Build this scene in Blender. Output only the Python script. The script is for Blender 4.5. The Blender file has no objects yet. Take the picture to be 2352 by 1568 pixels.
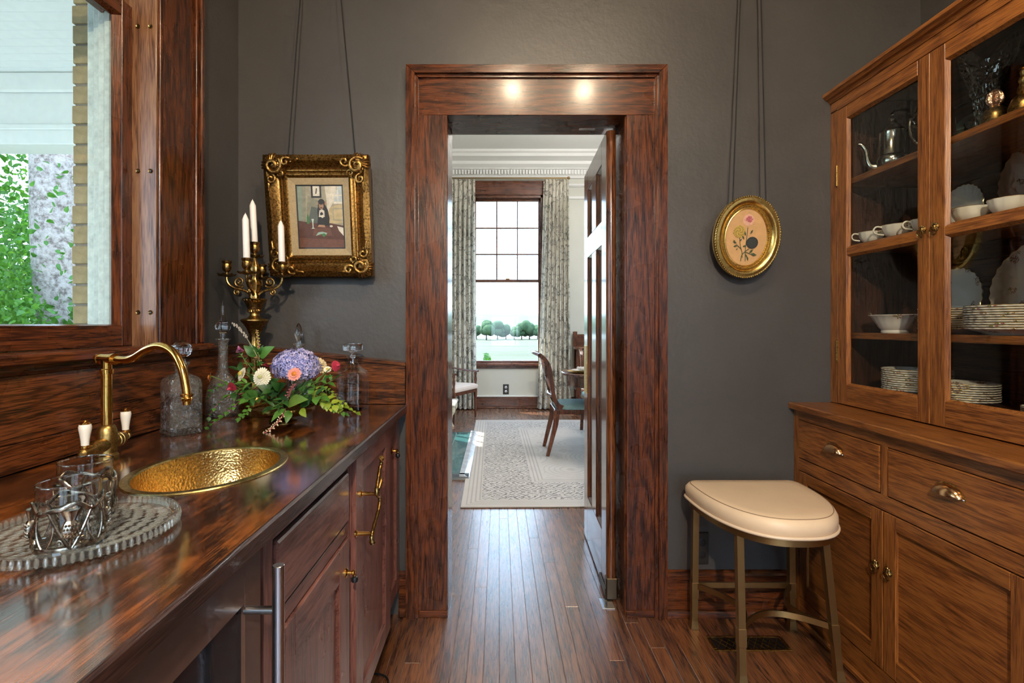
import bpy, bmesh, math, random
from mathutils import Vector, Matrix
random.seed(7)
PI = math.pi
S = bpy.context.scene
COL = S.collection

# ------------------------------------------------------------------ camera
F, VX, VY, H = 1190.0, 1146.0, 747.0, 1.22      # focal length in pixels, vanishing point, eye height
cam = bpy.data.cameras.new('camera')
cam.sensor_width = 36.0
cam.lens = 36.0 * F / 2352.0
cam.shift_x = (1176.0 - VX) / 2352.0
cam.shift_y = (VY - 784.0) / 2352.0
cam.clip_start = 0.02
cam.clip_end = 5000
camo = bpy.data.objects.new('camera', cam)
camo.location = (0, 0, H)
camo.rotation_euler = (PI / 2, 0, 0)
COL.objects.link(camo)
S.camera = camo
# ------------------------------------------------------------------ world, sun, exposure
S.view_settings.view_transform = 'Standard'
S.view_settings.look = 'None'
S.view_settings.gamma = 1.0
S.view_settings.exposure = 0.2
S.view_settings.use_curve_mapping = False
S.cycles.use_denoising = True
S.cycles.use_adaptive_sampling = True
S.cycles.adaptive_threshold = 0.07
S.cycles.adaptive_min_samples = 10
S.cycles.max_bounces = 6
S.cycles.diffuse_bounces = 3
S.cycles.glossy_bounces = 4
S.cycles.transparent_max_bounces = 20
S.cycles.transmission_bounces = 6
S.cycles.caustics_reflective = False
S.cycles.sample_clamp_indirect = 6.0
W = bpy.data.worlds.new('sky')
S.world = W
W.use_nodes = True
nt = W.node_tree
bg = nt.nodes['Background']
tc = nt.nodes.new('ShaderNodeTexCoord')
sp = nt.nodes.new('ShaderNodeSeparateXYZ')
rp = nt.nodes.new('ShaderNodeValToRGB')
nt.links.new(tc.outputs['Generated'], sp.inputs[0])
nt.links.new(sp.outputs['Z'], rp.inputs[0])
nt.links.new(rp.outputs[0], bg.inputs[0])
rp.color_ramp.elements[0].position = 0.0
rp.color_ramp.elements[0].color = (0.64, 0.81, 1.0, 1)
rp.color_ramp.elements[1].position = 0.6
rp.color_ramp.elements[1].color = (0.46, 0.68, 1.0, 1)
bg.inputs[1].default_value = 6.0
sun = bpy.data.lights.new('sun', 'SUN')
sun.energy = 11.0
sun.angle = 0.01
sun.color = (1.0, 0.93, 0.82)
suno = bpy.data.objects.new('sun', sun)
suno.rotation_euler = Vector((0.50, -0.45, -1.0)).to_track_quat('-Z', 'Y').to_euler()
suno.location = (-6, 12, 12)
COL.objects.link(suno)

def portal(name, loc, rot, sx, sy):
    l = bpy.data.lights.new(name, 'AREA')
    l.shape = 'RECTANGLE'; l.size = sx; l.size_y = sy
    l.cycles.is_portal = True
    o = bpy.data.objects.new(name, l); o.location = loc; o.rotation_euler = rot
    COL.objects.link(o)
portal('window_portal', (-1.21, 0.97, 2.0), (0, -PI / 2, 0), 1.9, 1.4)
portal('dining_window_portal', (0.12, 7.72, 1.9), (-PI / 2, 0, 0), 1.0, 2.6)
portal('rear_fill_portal', (.55, -2.42, 1.55), (PI / 2, 0, 0), 1.7, 2.5)
portal('right_fill_portal', (1.98, -1.3, 1.65), (0, PI / 2, 0), 2.3, 1.2)
portal('dining_fill_portal', (3.66, 4.0, 1.85), (0, PI / 2, 0), 2.6, 1.3)
portal('dining_fill_portal', (3.66, 6.0, 1.85), (0, PI / 2, 0), 2.6, 1.3)
portal('dining_side_portal', (-1.46, 6.62, 1.9), (0, -PI / 2, 0), 2.6, 1.0)

# ------------------------------------------------------------------ helpers
def YX(X, px): return F * X / (px - VX)
def XY(Y, px): return (px - VX) * Y / F
def ZY(Y, py): return H - (py - VY) * Y / F
def P(px, py, Y): return Vector((XY(Y, px), Y, ZY(Y, py)))

def clamp(v, a, b): return max(a, min(b, v))

class MB:
    def __init__(self):
        self.v = []; self.f = []; self.m = []; self.M = None; self.mi = 0
    def pt(self, p):
        p = Vector(p)
        if self.M is not None: p = self.M @ p
        self.v.append(p); return len(self.v) - 1
    def face(self, idx):
        self.f.append(tuple(idx)); self.m.append(self.mi)
    def poly(self, pts):
        self.face([self.pt(p) for p in pts]); return self
    def box(self, x0, x1, y0, y1, z0, z1, b=0.0):
        if x0 > x1: x0, x1 = x1, x0
        if y0 > y1: y0, y1 = y1, y0
        if z0 > z1: z0, z1 = z1, z0
        b = min(b, (x1-x0)*.45, (y1-y0)*.45, (z1-z0)*.45)
        lo = (x0, y0, z0); hi = (x1, y1, z1)
        if b <= 0:
            c = [self.pt((x, y, z)) for x in (x0, x1) for y in (y0, y1) for z in (z0, z1)]
            for q in ((0,1,3,2),(4,6,7,5),(0,4,5,1),(2,3,7,6),(0,2,6,4),(1,5,7,3)):
                self.face([c[i] for i in q])
            return self
        idx = {}
        for sx in (0, 1):
            for sy in (0, 1):
                for sz in (0, 1):
                    s = (sx, sy, sz)
                    for a in range(3):   # vertex lying on face of axis a
                        p = [0, 0, 0]
                        for k in range(3):
                            e = hi[k] if s[k] else lo[k]
                            if k != a: e += -b if s[k] else b
                            p[k] = e
                        idx[(s, a)] = self.pt(p)
        for a in range(3):
            o = [k for k in range(3) if k != a]
            for sa in (0, 1):
                q = []
                for (u, w) in ((0,0),(1,0),(1,1),(0,1)):
                    s = [0,0,0]; s[a] = sa; s[o[0]] = u; s[o[1]] = w
                    q.append(idx[(tuple(s), a)])
                self.face(q)
        for a in range(3):               # edges parallel to axis a
            o = [k for k in range(3) if k != a]
            for u in (0, 1):
                for w in (0, 1):
                    s0 = [0,0,0]; s0[o[0]] = u; s0[o[1]] = w; s1 = list(s0); s1[a] = 1
                    s0 = tuple(s0); s1 = tuple(s1)
                    self.face([idx[(s0,o[0])], idx[(s1,o[0])], idx[(s1,o[1])], idx[(s0,o[1])]])
        for sx in (0, 1):
            for sy in (0, 1):
                for sz in (0, 1):
                    s = (sx, sy, sz)
                    self.face([idx[(s,0)], idx[(s,1)], idx[(s,2)]])
        return self
    def rings(self, rings, close=False, cap0=True, cap1=True):
        ids = [[self.pt(p) for p in r] for r in rings]
        n = len(ids[0]); m = len(ids)
        for i in range(m if close else m - 1):
            a = ids[i]; b = ids[(i + 1) % m]
            for j in range(n):
                k = (j + 1) % n
                self.face((a[j], a[k], b[k], b[j]))
        if not close:
            if cap0: self.face(ids[0][::-1])
            if cap1: self.face(ids[-1])
        return self
    def lathe(self, prof, n=24, o=(0, 0, 0), axis='z', close=False, sx=1.0, sy=1.0, flute=0, fa=0.0, cap0=True, cap1=True):
        R = []
        for (r, z) in prof:
            ring = []
            for j in range(n):
                a = 2 * PI * j / n
                rr = max(r, 1e-5) * (1 + fa * math.cos(flute * a) if flute else 1)
                x, y = rr * math.cos(a) * sx, rr * math.sin(a) * sy
                if axis == 'z': p = (x, y, z)
                elif axis == 'x': p = (z, x, y)
                else: p = (y, z, x)
                ring.append((p[0] + o[0], p[1] + o[1], p[2] + o[2]))
            R.append(ring)
        return self.rings(R, close, cap0, cap1)
    def tube(self, pts, r, n=10, close=False, flat=1.0):
        pts = [Vector(p) for p in pts]; m = len(pts)
        rr = r if isinstance(r, (list, tuple)) else [r] * m
        R = []; up = None
        for i in range(m):
            if close: t = pts[(i+1) % m] - pts[i-1]
            else: t = pts[min(i+1, m-1)] - pts[max(i-1, 0)]
            if t.length < 1e-9: t = Vector((0, 0, 1))
            t.normalize()
            if up is None:
                up = Vector((0, 0, 1)) if abs(t.z) < .9 else Vector((1, 0, 0))
            s = t.cross(up)
            if s.length < 1e-6: s = t.orthogonal()
            s.normalize(); up = s.cross(t).normalized()
            R.append([pts[i] + (s * math.cos(2*PI*j/n) + up * math.sin(2*PI*j/n) * flat) * rr[i] for j in range(n)])
        return self.rings(R, close)
    def ball(self, c, r, n=10, m=6, sz=1.0):
        pr = [(r * math.sin(PI * i / m), -r * sz * math.cos(PI * i / m)) for i in range(m + 1)]
        pr[0] = (r * .02, -r * sz); pr[-1] = (r * .02, r * sz)
        return self.lathe(pr, n, c)
    def prism(self, poly, axis, a0, a1):
        """2D polygon extruded along axis: x -> (y,z), y -> (x,z), z -> (x,y)"""
        def mk(p, a):
            if axis == 'x': return (a, p[0], p[1])
            if axis == 'y': return (p[0], a, p[1])
            return (p[0], p[1], a)
        return self.rings([[mk(p, a0) for p in poly], [mk(p, a1) for p in poly]])
    def grid(self, fn, nu, nv, cu=False):
        ids = [[self.pt(fn(i / nu, j / nv)) for j in range(nv + 1)] for i in range(nu if cu else nu + 1)]
        for i in range(nu):
            a = ids[i]; b = ids[(i + 1) % len(ids)]
            for j in range(nv):
                self.face((a[j], b[j], b[j+1], a[j+1]))
        return self
    def mesh(self, name, mats, smooth=35, recalc=True):
        me = bpy.data.meshes.new(name)
        me.from_pydata([tuple(p) for p in self.v], [], self.f)
        if recalc:
            bm = bmesh.new(); bm.from_mesh(me)
            bmesh.ops.recalc_face_normals(bm, faces=bm.faces)
            bm.to_mesh(me); bm.free()
        if not isinstance(mats, (list, tuple)): mats = [mats]
        for m in mats: me.materials.append(m)
        if len(mats) > 1: me.polygons.foreach_set('material_index', self.m)
        if smooth:
            me.polygons.foreach_set('use_smooth', [True] * len(me.polygons))
            me.set_sharp_from_angle(angle=math.radians(smooth))
        me.update()
        return me
    def build(self, name, mats, parent=None, smooth=35, recalc=True):
        return link(name, self.mesh(name, mats, smooth, recalc), parent)

def link(name, me, parent=None):
    o = bpy.data.objects.new(name, me); COL.objects.link(o)
    if parent is not None: o.parent = parent
    return o
def tag(o, label=None, cat=None, group=None, kind=None):
    if label: o['label'] = label
    if cat: o['category'] = cat
    if group: o['group'] = group
    if kind: o['kind'] = kind
    return o
def thing(name, label, cat, loc=(0, 0, 0), rz=0.0, group=None):
    o = bpy.data.objects.new(name, None); COL.objects.link(o)
    o.empty_display_size = 0.05
    o.location = loc; o.rotation_euler = (0, 0, rz)
    return tag(o, label, cat, group)
def struct(name, label=None, parent=None):
    o = bpy.data.objects.new(name, None); COL.objects.link(o)
    o.empty_display_size = 0.05
    if parent: o.parent = parent
    else: o['kind'] = 'structure'
    if label: o['label'] = label
    return o
def box(name, mat, parent, x0, x1, y0, y1, z0, z1, b=0.0015):
    return MB().box(x0, x1, y0, y1, z0, z1, b).build(name, mat, parent, smooth=0)
def copy_tree(o, parent=None):
    c = o.copy(); COL.objects.link(c)
    if parent is not None: c.parent = parent
    for ch in list(o.children): copy_tree(ch, c)
    return c
def bez(pts, n=8):
    """Catmull-Rom through pts"""
    pts = [Vector(p) for p in pts]; out = []
    for i in range(len(pts) - 1):
        p0 = pts[max(i-1, 0)]; p1 = pts[i]; p2 = pts[i+1]; p3 = pts[min(i+2, len(pts)-1)]
        for k in range(n):
            t = k / n
            out.append(.5 * ((2*p1) + (p2-p0)*t + (2*p0-5*p1+4*p2-p3)*t*t + (3*p1-p0-3*p2+p3)*t*t*t))
    out.append(pts[-1]); return out
def lerp(a, b, t): return a + (b - a) * t

# ------------------------------------------------------------------ materials
def new_mat(name):
    m = bpy.data.materials.new(name); m.use_nodes = True
    return m, m.node_tree, m.node_tree.nodes['Principled BSDF']
def N(nt, typ, **kw):
    n = nt.nodes.new(typ)
    for k, v in kw.items():
        if k.startswith('i_'):
            key = k[2:]
            key = int(key) if key.isdigit() else key.replace('_', ' ')
            n.inputs[key].default_value = v
        else: setattr(n, k, v)
    return n
def ramp(nt, stops):
    r = nt.nodes.new('ShaderNodeValToRGB'); e = r.color_ramp.elements
    while len(e) < len(stops): e.new(0.5)
    for k, (p, c) in enumerate(stops):
        e[k].position = p; e[k].color = tuple(c) + ((1,) if len(c) == 3 else ())
    return r
def L(nt, a, b): nt.links.new(a, b)
def math_n(nt, op, a, b=None):
    n = nt.nodes.new('ShaderNodeMath'); n.operation = op
    for k, v in ((0, a), (1, b)):
        if v is None: continue
        if isinstance(v, (int, float)): n.inputs[k].default_value = v
        else: L(nt, v, n.inputs[k])
    return n.outputs[0]
def mixc(nt, fac, a, b, blend='MIX'):
    n = nt.nodes.new('ShaderNodeMix'); n.data_type = 'RGBA'; n.blend_type = blend
    for sock, v in ((n.inputs['Factor'], fac), (n.inputs[6], a), (n.inputs[7], b)):
        if isinstance(v, (int, float)): sock.default_value = v
        elif isinstance(v, (tuple, list)): sock.default_value = tuple(v) + ((1,) if len(v) == 3 else ())
        else: L(nt, v, sock)
    return n.outputs[2]
def bump(nt, b, h, strength=.2, dist=.002):
    n = N(nt, 'ShaderNodeBump', i_Strength=strength, i_Distance=dist)
    L(nt, h, n.inputs['Height']); L(nt, n.outputs[0], b.inputs['Normal'])
    return n

def flat(name, col, rough=.5, metal=0.0, spec=.5, var=0.0, vs=20.0, coat=0.0, bmp=0.0, bs=200.0):
    m, nt, b = new_mat(name)
    b.inputs['Base Color'].default_value = tuple(col) + (1,)
    b.inputs['Roughness'].default_value = rough
    b.inputs['Metallic'].default_value = metal
    b.inputs['Specular IOR Level'].default_value = spec
    b.inputs['Coat Weight'].default_value = coat
    t = N(nt, 'ShaderNodeTexCoord')
    if var > 0:
        n = N(nt, 'ShaderNodeTexNoise', i_Scale=vs, i_Detail=5.0, i_Roughness=.6)
        L(nt, t.outputs['Object'], n.inputs['Vector'])
        r = ramp(nt, [(.3, [c * (1 - var) for c in col]), (.7, [min(1, c * (1 + var)) for c in col])])
        L(nt, n.outputs[0], r.inputs[0]); L(nt, r.outputs[0], b.inputs['Base Color'])
    if bmp > 0:
        n = N(nt, 'ShaderNodeTexNoise', i_Scale=bs, i_Detail=4.0)
        L(nt, t.outputs['Object'], n.inputs['Vector'])
        bump(nt, b, n.outputs[0], bmp, .003)
    return m

def wood(name, dark, mid, light, axis='z', rough=.32, fig=1.0, coat=.3, wear=None, vary=.25, bmp=.35, cior=1.5):
    """oak: open dark pores, ray figure and wavy growth lines along one axis"""
    m, nt, b = new_mat(name)
    t = N(nt, 'ShaderNodeTexCoord')
    oi = N(nt, 'ShaderNodeObjectInfo')
    off = N(nt, 'ShaderNodeVectorMath', operation='SCALE'); off.inputs[0].default_value = (7.3, 3.1, 5.7)
    L(nt, oi.outputs['Random'], off.inputs['Scale'])
    add = N(nt, 'ShaderNodeVectorMath', operation='ADD')
    L(nt, t.outputs['Object'], add.inputs[0]); L(nt, off.outputs[0], add.inputs[1])
    def stretched(k):
        s = [1, 1, 1]; s['xyz'.index(axis)] = k
        mp = N(nt, 'ShaderNodeMapping'); mp.inputs['Scale'].default_value = s
        L(nt, add.outputs[0], mp.inputs['Vector']); return mp.outputs[0]
    # growth rings cut by the board: long cathedral contours
    big = N(nt, 'ShaderNodeTexNoise', i_Scale=6.0 * fig, i_Detail=2.0, i_Distortion=.25)
    L(nt, stretched(.10), big.inputs['Vector'])
    saw = math_n(nt, 'PINGPONG', math_n(nt, 'MULTIPLY', big.outputs[0], 19.0), 1.0)
    saw = math_n(nt, 'POWER', saw, 1.8)
    pore = N(nt, 'ShaderNodeTexNoise', i_Scale=400.0, i_Detail=1.0, i_Roughness=.6)
    L(nt, stretched(.035), pore.inputs['Vector'])
    mid_n = N(nt, 'ShaderNodeTexNoise', i_Scale=125.0 * fig, i_Detail=2.0, i_Roughness=.62, i_Distortion=.6)
    L(nt, stretched(.07), mid_n.inputs['Vector'])
    f = math_n(nt, 'MULTIPLY', saw, .13)
    f = math_n(nt, 'ADD', f, math_n(nt, 'MULTIPLY', pore.outputs[0], .46))
    f = math_n(nt, 'ADD', f, math_n(nt, 'MULTIPLY', mid_n.outputs[0], .46))
    r = ramp(nt, [(.42, light), (.54, mid), (.66, dark)])
    L(nt, f, r.inputs[0])
    hv = N(nt, 'ShaderNodeHueSaturation')
    val = math_n(nt, 'ADD', math_n(nt, 'MULTIPLY', oi.outputs['Random'], 2 * vary), 1 - vary)
    L(nt, val, hv.inputs['Value']); L(nt, r.outputs[0], hv.inputs['Color'])
    colour = hv.outputs[0]
    if wear is not None:     # patches rubbed through to the warmer wood
        wn = N(nt, 'ShaderNodeTexNoise', i_Scale=13.0, i_Detail=4.0, i_Roughness=.7)
        L(nt, stretched(.35), wn.inputs['Vector'])
        wf = math_n(nt, 'ADD', math_n(nt, 'MULTIPLY', wn.outputs[0], .75), math_n(nt, 'MULTIPLY', pore.outputs[0], .35))
        wr = ramp(nt, [(.54, (0, 0, 0)), (.68, (1, 1, 1))]); L(nt, wf, wr.inputs[0])
        colour = mixc(nt, wr.outputs[0], colour, wear)
    L(nt, colour, b.inputs['Base Color'])
    rn = N(nt, 'ShaderNodeTexNoise', i_Scale=9.0, i_Detail=2.0)
    L(nt, add.outputs[0], rn.inputs['Vector'])
    rr = N(nt, 'ShaderNodeMapRange'); rr.inputs['To Min'].default_value = rough * .7; rr.inputs['To Max'].default_value = rough * 1.35
    L(nt, rn.outputs[0], rr.inputs['Value']); L(nt, rr.outputs[0], b.inputs['Roughness'])
    b.inputs['Specular IOR Level'].default_value = .32
    b.inputs['Coat Weight'].default_value = coat
    b.inputs['Coat Roughness'].default_value = rough * .55
    b.inputs['Coat IOR'].default_value = cior
    bump(nt, b, pore.outputs[0], bmp, .0012)
    return m

def metal(name, col, rough=.25, hammer=0.0, hs=90.0, tarnish=0.0):
    m, nt, b = new_mat(name)
    b.inputs['Base Color'].default_value = tuple(col) + (1,)
    b.inputs['Metallic'].default_value = 1.0
    b.inputs['Roughness'].default_value = rough
    t = N(nt, 'ShaderNodeTexCoord')
    if hammer > 0:
        v = N(nt, 'ShaderNodeTexVoronoi', i_Scale=hs); v.feature = 'SMOOTH_F1'
        L(nt, t.outputs['Object'], v.inputs['Vector'])
        bump(nt, b, v.outputs['Distance'], hammer, .0022)
    if tarnish > 0:
        n = N(nt, 'ShaderNodeTexNoise', i_Scale=130.0, i_Detail=5.0, i_Roughness=.7)
        L(nt, t.outputs['Object'], n.inputs['Vector'])
        r = ramp(nt, [(.38, [c * (1 - tarnish) for c in col]), (.6, col)])
        L(nt, n.outputs[0], r.inputs[0]); L(nt, r.outputs[0], b.inputs['Base Color'])
    return m

def glass(name, rough=0.0, tint=(1, 1, 1), cut=0.0, cs=60.0, ior=1.5, clear=.18):
    """clear glass: part refracting, part straight transmission so that it throws a light shadow"""
    m, nt, b = new_mat(name)
    b.inputs['Base Color'].default_value = tuple(tint) + (1,)
    b.inputs['Transmission Weight'].default_value = 1.0
    b.inputs['Roughness'].default_value = rough
    b.inputs['IOR'].default_value = ior
    tr = N(nt, 'ShaderNodeBsdfTransparent'); tr.inputs['Color'].default_value = tuple(tint) + (1,)
    mx = N(nt, 'ShaderNodeMixShader'); mx.inputs[0].default_value = clear
    L(nt, b.outputs[0], mx.inputs[1]); L(nt, tr.outputs[0], mx.inputs[2]); L(nt, mx.outputs[0], nt.nodes['Material Output'].inputs[0])
    if cut > 0:
        t = N(nt, 'ShaderNodeTexCoord')
        v = N(nt, 'ShaderNodeTexVoronoi', i_Scale=cs); v.distance = 'CHEBYCHEV'
        L(nt, t.outputs['Object'], v.inputs['Vector'])
        bump(nt, b, v.outputs['Distance'], cut, .01)
    return m

def pane_mat(name, tint=(1, 1, 1), refl=1.0, wavy=0.0, cut=0.0, cs=60.0, rough=0.0, white_glint=0.0):
    """thin clear glass: straight transmission with Fresnel reflection on its surface; cut > 0 gives it facets"""
    m = bpy.data.materials.new(name); m.use_nodes = True; nt = m.node_tree
    for n in list(nt.nodes): nt.nodes.remove(n)
    out = N(nt, 'ShaderNodeOutputMaterial'); mix = N(nt, 'ShaderNodeMixShader')
    tr = N(nt, 'ShaderNodeBsdfTransparent'); gl = N(nt, 'ShaderNodeBsdfGlossy'); gl.inputs['Roughness'].default_value = rough
    tr.inputs['Color'].default_value = tuple(tint) + (1,)
    fr = N(nt, 'ShaderNodeFresnel'); ge = N(nt, 'ShaderNodeNewGeometry')
    L(nt, math_n(nt, 'ADD', math_n(nt, 'MULTIPLY', ge.outputs['Backfacing'], 1/1.45 - 1.45), 1.45), fr.inputs['IOR'])
    L(nt, math_n(nt, 'MINIMUM', math_n(nt, 'MULTIPLY', fr.outputs[0], refl), 1.0), mix.inputs[0])
    L(nt, tr.outputs[0], mix.inputs[1]); L(nt, gl.outputs[0], mix.inputs[2]); L(nt, mix.outputs[0], out.inputs[0])
    if white_glint > 0:      # diffuse white mixed in, standing in for bright reflections on the glass
        df = N(nt, 'ShaderNodeBsdfDiffuse'); df.inputs['Color'].default_value = (.9, .93, .9, 1); m2 = N(nt, 'ShaderNodeMixShader'); m2.inputs[0].default_value = white_glint
        L(nt, mix.outputs[0], m2.inputs[1]); L(nt, df.outputs[0], m2.inputs[2]); L(nt, m2.outputs[0], out.inputs[0])
    if wavy > 0 or cut > 0:
        t = N(nt, 'ShaderNodeTexCoord')
        if cut > 0:
            n = N(nt, 'ShaderNodeTexVoronoi', i_Scale=cs); n.distance = 'CHEBYCHEV'; h = n.outputs['Distance']
        else:
            n = N(nt, 'ShaderNodeTexNoise', i_Scale=9.0); h = n.outputs[0]
        L(nt, t.outputs['Object'], n.inputs['Vector'])
        bp = N(nt, 'ShaderNodeBump', i_Strength=max(wavy, cut), i_Distance=.01); L(nt, h, bp.inputs['Height'])
        L(nt, bp.outputs[0], gl.inputs['Normal']); L(nt, bp.outputs[0], fr.inputs['Normal'])
    return m

def leafmat(name, c1, c2, trans=.25):
    m, nt, b = new_mat(name)
    oi = N(nt, 'ShaderNodeObjectInfo'); t = N(nt, 'ShaderNodeTexCoord')
    n = N(nt, 'ShaderNodeTexNoise', i_Scale=30.0, i_Detail=3.0); L(nt, t.outputs['Object'], n.inputs['Vector'])
    f = math_n(nt, 'ADD', math_n(nt, 'MULTIPLY', oi.outputs['Random'], .6), math_n(nt, 'MULTIPLY', n.outputs[0], .5))
    r = ramp(nt, [(.25, c1), (.8, c2)]); L(nt, f, r.inputs[0]); L(nt, r.outputs[0], b.inputs['Base Color'])
    b.inputs['Roughness'].default_value = .45
    b.inputs['Subsurface Weight'].default_value = 0.0
    if trans > 0:
        tl = N(nt, 'ShaderNodeBsdfTranslucent'); L(nt, r.outputs[0], tl.inputs['Color'])
        mx = N(nt, 'ShaderNodeMixShader'); mx.inputs[0].default_value = trans
        out = nt.nodes['Material Output']
        L(nt, b.outputs[0], mx.inputs[1]); L(nt, tl.outputs[0], mx.inputs[2]); L(nt, mx.outputs[0], out.inputs[0])
    return m

M = {}
# oak of the door casing, panelling and window
RD, RM, RL = (.013, .0035, .0022), (.054, .0145, .005), (.135, .036, .010)
for a in 'xyz': M['oak_' + a] = wood('oak_' + a, RD, RM, RL, a, .27, 1.5, .24, bmp=.18, vary=.12)
# the lighter hutch oak
HD, HM, HL = (.095, .030, .008), (.185, .062, .015), (.29, .106, .024)
for a in 'xyz': M['hutch_' + a] = wood('hutch_' + a, HD, HM, HL, a, .32, 1.7, .20, vary=.10)
# cabinet fronts on the left, a darker purple brown
CD, CM, CL = (.070, .026, .021), (.140, .054, .042), (.20, .082, .062)
for a in 'xyz': M['cab_' + a] = wood('cab_' + a, CD, CM, CL, a, .30, 1.2, .3, vary=.06, bmp=.2)
M['counter'] = wood('counter', (.004, .002, .0015), (.020, .007, .0035), (.046, .015, .006), 'y', .21, 1.0, 1.0, wear=(.27, .076, .013), vary=0.0, bmp=.35, cior=2.2)
M['splash'] = wood('splash', (.010, .004, .002), (.060, .017, .006), (.16, .045, .012), 'y', .28, 1.7, .4, vary=.05, bmp=.2)
M['splash_x'] = wood('splash_x', (.012, .005, .002), (.070, .022, .008), (.18, .058, .016), 'x', .28, 1.7, .4, vary=.05, bmp=.2)
M['floor'] = wood('floor', (.030, .010, .005), (.115, .036, .012), (.22, .078, .022), 'y', .48, 1.0, 1.0, vary=.22, bmp=.15, cior=2.4)
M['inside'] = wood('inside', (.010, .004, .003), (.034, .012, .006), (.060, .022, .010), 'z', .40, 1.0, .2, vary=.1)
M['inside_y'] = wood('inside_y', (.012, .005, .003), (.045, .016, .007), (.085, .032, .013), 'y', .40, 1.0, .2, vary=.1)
M['mahog'] = wood('mahog', (.020, .006, .004), (.085, .025, .012), (.16, .050, .020), 'z', .25, 1.0, .5, vary=.1)
M['door_z'] = wood('door_z', RD, (.10, .030, .010), (.20, .066, .020), 'z', .20, 1.0, .7, vary=.06, bmp=.15)

def wallmat(name, col, rough=.42):
    m, nt, b = new_mat(name)
    t = N(nt, 'ShaderNodeTexCoord')
    n = N(nt, 'ShaderNodeTexNoise', i_Scale=2.2, i_Detail=6.0, i_Roughness=.6); L(nt, t.outputs['Object'], n.inputs['Vector'])
    r = ramp(nt, [(.3, [c * .86 for c in col]), (.7, [c * 1.12 for c in col])]); L(nt, n.outputs[0], r.inputs[0])
    L(nt, r.outputs[0], b.inputs['Base Color']); b.inputs['Roughness'].default_value = rough
    n2 = N(nt, 'ShaderNodeTexNoise', i_Scale=30.0, i_Detail=6.0, i_Roughness=.65); L(nt, t.outputs['Object'], n2.inputs['Vector'])
    bump(nt, b, n2.outputs[0], .25, .006)
    return m
M['wall'] = wallmat('wall', (.056, .051, .048))
M['cream'] = flat('cream', (.62, .62, .55), .55, var=.03, vs=3)
M['white'] = flat('white', (.80, .80, .78), .5)
M['ceil'] = flat('ceil', (.90, .90, .89), .6)
M['extwhite'] = flat('extwhite', (.40, .44, .40), .6, var=.22, vs=45, bmp=.4, bs=90)
M['porch'] = flat('porch', (.86, .91, .92), .5, var=.03)
M['brass'] = metal('brass', (.80, .445, .115), .16, tarnish=.25)
M['brass_old'] = metal('brass_old', (.48, .30, .10), .28, tarnish=.7)
M['brass_body'] = metal('brass_body', (.55, .36, .12), .36, tarnish=.5)
M['gold'] = metal('gold', (.42, .225, .065), .36, tarnish=.80)
M['gold_br'] = metal('gold_br', (.85, .58, .18), .26, tarnish=.35)
M['sinkm'] = metal('sinkm', (.70, .47, .18), .26, hammer=.55, hs=210, tarnish=.3)
M['sinkrim'] = metal('sinkrim', (.62, .52, .22), .3, tarnish=.45)
M['steel'] = metal('steel', (.55, .55, .57), .24)
M['silver'] = metal('silver', (.62, .60, .52), .16, tarnish=.45)
M['pewter'] = metal('pewter', (.52, .46, .38), .26, tarnish=.65)
M['bronze'] = metal('bronze', (.36, .25, .12), .38, tarnish=.2)
M['copper'] = metal('copper', (.80, .46, .22), .20, tarnish=.15)
M['stoolm'] = metal('stoolm', (.31, .195, .08), .40)
M['jamb_z'] = wood('jamb_z', (.05, .02, .01), (.15, .066, .030), (.22, .11, .052), 'z', .32, 1.2, .25, vary=.05)
M['glass'] = glass('glass')
M['thin'] = pane_mat('thin', (.985, .99, .985), 1.3)
M['solid'] = glass('solid', clear=0.0)
M['glass_dark'] = pane_mat('glass_dark', (.55, .62, .56), 3.0, cut=.8, cs=70, rough=.05)
M['cutglass'] = pane_mat('cutglass', (.98, .985, .98), 2.4, cut=1.0, cs=75, rough=.03, white_glint=.03)
M['trayglass'] = pane_mat('trayglass', (.96, .99, .975), 1.8, white_glint=.03)
M['trayrib'] = pane_mat('trayrib', (.98, 1, .99), 2.6, rough=.05, white_glint=.07)
M['water'] = glass('water', ior=1.33)
M['shoe'] = metal('shoe', (.10, .075, .05), .4)
M['pane'] = pane_mat('pane', (.98, 1, .99), .8)
M['hpane'] = pane_mat('hpane', (.93, .94, .92), 1.0)
M['black'] = flat('black', (.008, .008, .009), .35)
M['cooler_dark'] = flat('cooler_dark', (.012, .014, .018), .12)
M['darkplate'] = flat('darkplate', (.02, .018, .016), .35)
M['porcelain'] = flat('porcelain', (.82, .78, .70), .18, coat=.4)
M['wax'] = flat('wax', (.86, .80, .76), .45)
M['leather'] = flat('leather', (.76, .58, .40), .40, var=.04, vs=8, bmp=.12, bs=500)
M['piping'] = flat('piping', (.72, .57, .42), .4)
M['stitch'] = flat('stitch', (.30, .20, .12), .6)
M['cord'] = flat('cord', (.006, .006, .007), .7)
# ================================================================== room shell
WY = 2.1875          # pantry face of the doorway wall
LX, RX = -1.10, 1.78
CZ = 3.60
FY = 7.64            # far wall of the dining room
DZ = 3.72
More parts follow.
